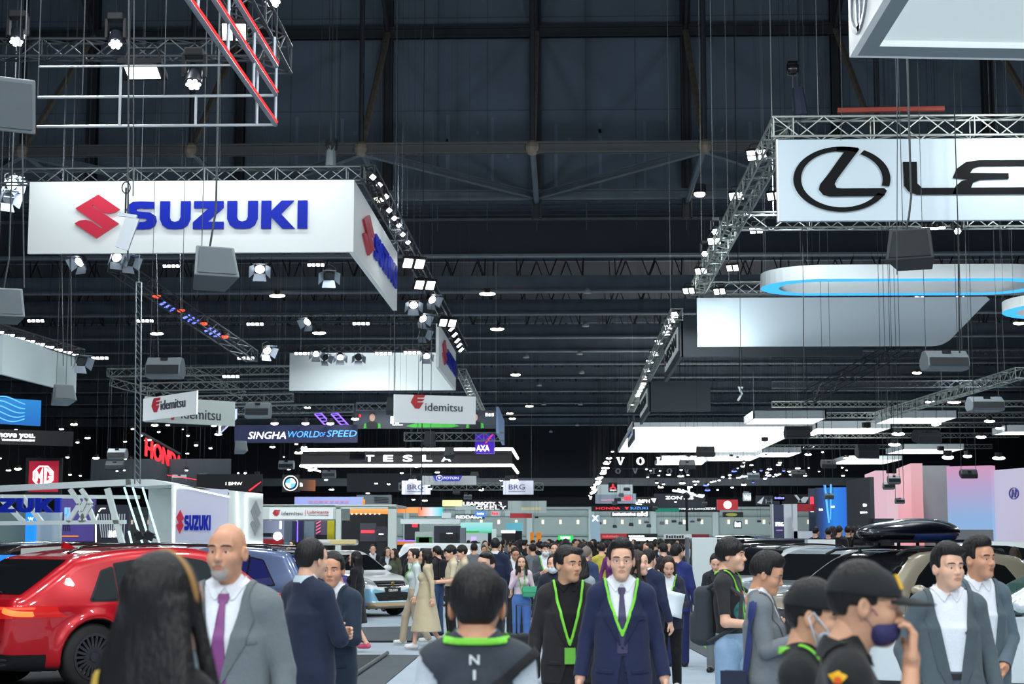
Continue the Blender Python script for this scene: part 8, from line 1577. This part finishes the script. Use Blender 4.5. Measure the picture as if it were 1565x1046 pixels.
# small visitors near the stands
for lab, px, Y, ty, yw, kw in (('head of a black-haired man behind the red car', 171, 36, 837, 170, dict(hair=dict(style='short'), under=dict(col=(40, 40, 44), hem=.9))), ('child-height visitor by the turquoise wall', 403, 44, 834, 90, dict(hair=dict(style='short'), under=dict(col=(190, 120, 90), hem=.9))), ('visitor in lilac shirt by the navy pillar', 449, 47, 826, -60, dict(hair=dict(style='short'), under=dict(col=(170, 160, 215), hem=.9))), ('woman behind the purple car roof', 441, 45, 832, 20, dict(hair=dict(style='bob'), fem=True, under=dict(col=(60, 60, 70), hem=.9))),
    ('man in black suit near the white boxy car', 570, 43, 832, 10, dict(hair=dict(style='short'), **suit((36, 38, 42)), **WSH)), ('woman in white top and dark jacket with others by the boxy car', 592, 42, 836, 20, dict(hair=dict(style='bob'), fem=True, **suit((40, 44, 50), 1.0), **WSH)), ('woman in olive jacket by the boxy car', 603, 41, 838, -40, dict(hair=dict(style='bob'), haircol='brown', fem=True, top=dict(col=(84, 88, 72), hem=.8))), ('woman in black with green ribbon and badge by the boxy car', 629, 40, 838, -10, dict(hair=dict(style='long', len=.2), fem=True, lanyard=dict(z=1.1), badge=(220, 220, 160), **suit((36, 38, 42)), **WSH)),
    ('man seated low behind the copper car', 1528, 33, 838, 200, dict(hair=dict(style='short'), under=dict(col=(120, 80, 70), hem=.9))), ('dark-haired visitor behind the copper car', 1515, 31.5, 836, 170, dict(hair=dict(style='short'), under=dict(col=(36, 38, 44), hem=.9))), ('visitor with brown hair behind the copper car', 1550, 33, 835, 190, dict(hair=dict(style='bob'), haircol='brown', under=dict(col=(60, 66, 70), hem=.9)))):
    who(lab, px, Y, ty, yw, bottom=(36, 38, 42), **kw, **FAR_)
# onlookers on the raised floor by the blue screen
st_ = struct(MB().box((X(1292, 44.5), 44.4, .12), (2.6, 2.2, .24)).build('floor_stage', M_BLACK))
BK = [dict(hair=dict(style='short'), under=dict(col=(30, 31, 34), hem=.88)), dict(hair=dict(style='short'), under=dict(col=(40, 44, 52), hem=.88)), dict(hair=dict(style='bob'), fem=True, under=dict(col=(28, 28, 30), hem=.88)), dict(hair=dict(style='short'), **suit((34, 36, 40)))]
for n_, (px, ty) in enumerate(((1247, 806), (1266, 808), (1273, 803), (1283, 801), (1296, 796), (1305, 804), (1313, 803), (1322, 808))):
    Y = 43.7 + (n_ % 3) * .5; H = CAMZ - .24 - (ty - 825) * Y / F_PX; person('%s of the dark-clad onlookers by the blue screen, counted from the left' % ORD[n_].capitalize(), (X(px, Y), Y, .24), math.radians(150 + 20 * math.sin(n_ * 2)), min(H, 1.85), bottom=(30, 31, 34), group='onlookers by the blue screen', **BK[n_ % 4], **FAR_)
# the crowd filling the aisle
random.seed(21)
PROTO = []
DEF = [('man in dark suit', dict(hair=dict(style='short'), **suit((36, 40, 48)), **WSH)), ('man in navy suit', dict(hair=dict(style='side'), **suit((38, 46, 72)), **WSH)), ('man in grey shirt', dict(hair=dict(style='short'), under=dict(col=(110, 116, 122), hem=.9))), ('woman in black jacket', dict(fem=True, hair=dict(style='long', len=.25), top=dict(col=(32, 33, 36), hem=.82))), ('woman in pale top', dict(fem=True, hair=dict(style='bob'), under=dict(col=(200, 206, 208), hem=.9))), ('man in yellow shirt', dict(hair=dict(style='short'), under=dict(col=(190, 180, 80), hem=.9, sleeve='short'))), ('person in blue shirt', dict(hair=dict(style='mop'), under=dict(col=(70, 100, 160), hem=.9, sleeve='short'))), ('masked person in dark top', dict(hair=dict(style='mop'), mask=(214, 224, 234), under=dict(col=(44, 46, 52), hem=.88))), ('woman in purple top', dict(fem=True, hair=dict(style='long', len=.2), haircol='brown', under=dict(col=(110, 50, 110), hem=.9)))]
def crowd(where, group, spots):
    for n_, (px, Y, yaw, sc_) in enumerate(spots):
        d = random.choices(range(9), (6, 5, 4, 4, 2, 1, 2, 3, 1))[0]; back = math.cos(yaw) < 0
        while len(PROTO) <= d: PROTO.append(None)
        lab = '%s %s, %s' % (DEF[d][0].capitalize(), where, 'back turned' if back else 'facing this way')
        g_ = '%s, %s' % (group, DEF[d][0] + (' seen from behind' if back else ' facing'))
        if PROTO[d] is None: PROTO[d] = person(lab, (X(px, Y), Y, 0), yaw, 1.68, bottom=(34, 36, 42), group=g_, skin_=random.choice(['fair', 'mid', 'tan']), **DEF[d][1], **FAR_)
        else: crowd_copy(PROTO[d], lab, (X(px, Y), Y, 0), yaw, sc_, g_)
        if PROTO[d].scale[0] == 1 and False: pass
sp = []; used = []
for Yr, n, x0, x1 in ((33, 7, 880, 1050), (38, 12, 712, 1050), (44, 15, 705, 1060), (51, 18, 715, 1050), (59, 20, 715, 1045), (70, 22, 715, 1035), (84, 24, 715, 1000), (98, 22, 720, 990)):
    for i in range(n):
        px = x0 + (x1 - x0) * (i + .5) / n + random.uniform(-5, 5); sp.append((px, Yr + random.uniform(-2, 2), random.choice([0, 0, math.pi, math.pi, 2.2, -2.2, .6, -.7]) + random.uniform(-.4, .4), random.uniform(.94, 1.05)))
crowd('in the packed aisle crowd', 'crowd in the far aisle', sp)
sp = []
for i in range(16): sp.append((1150 + i * 6.2 + random.uniform(-2, 2), 47 + random.uniform(-1.2, 3), 2.6 + random.uniform(-.5, .5), random.uniform(.97, 1.05)))
for i in range(12): sp.append((1140 + i * 8 + random.uniform(-2, 2), 41 + random.uniform(-1, 1), 2.8 + random.uniform(-.6, .6), random.uniform(.9, .98)))
crowd('watching near the navy pylon', 'crowd near the navy pylon', sp)
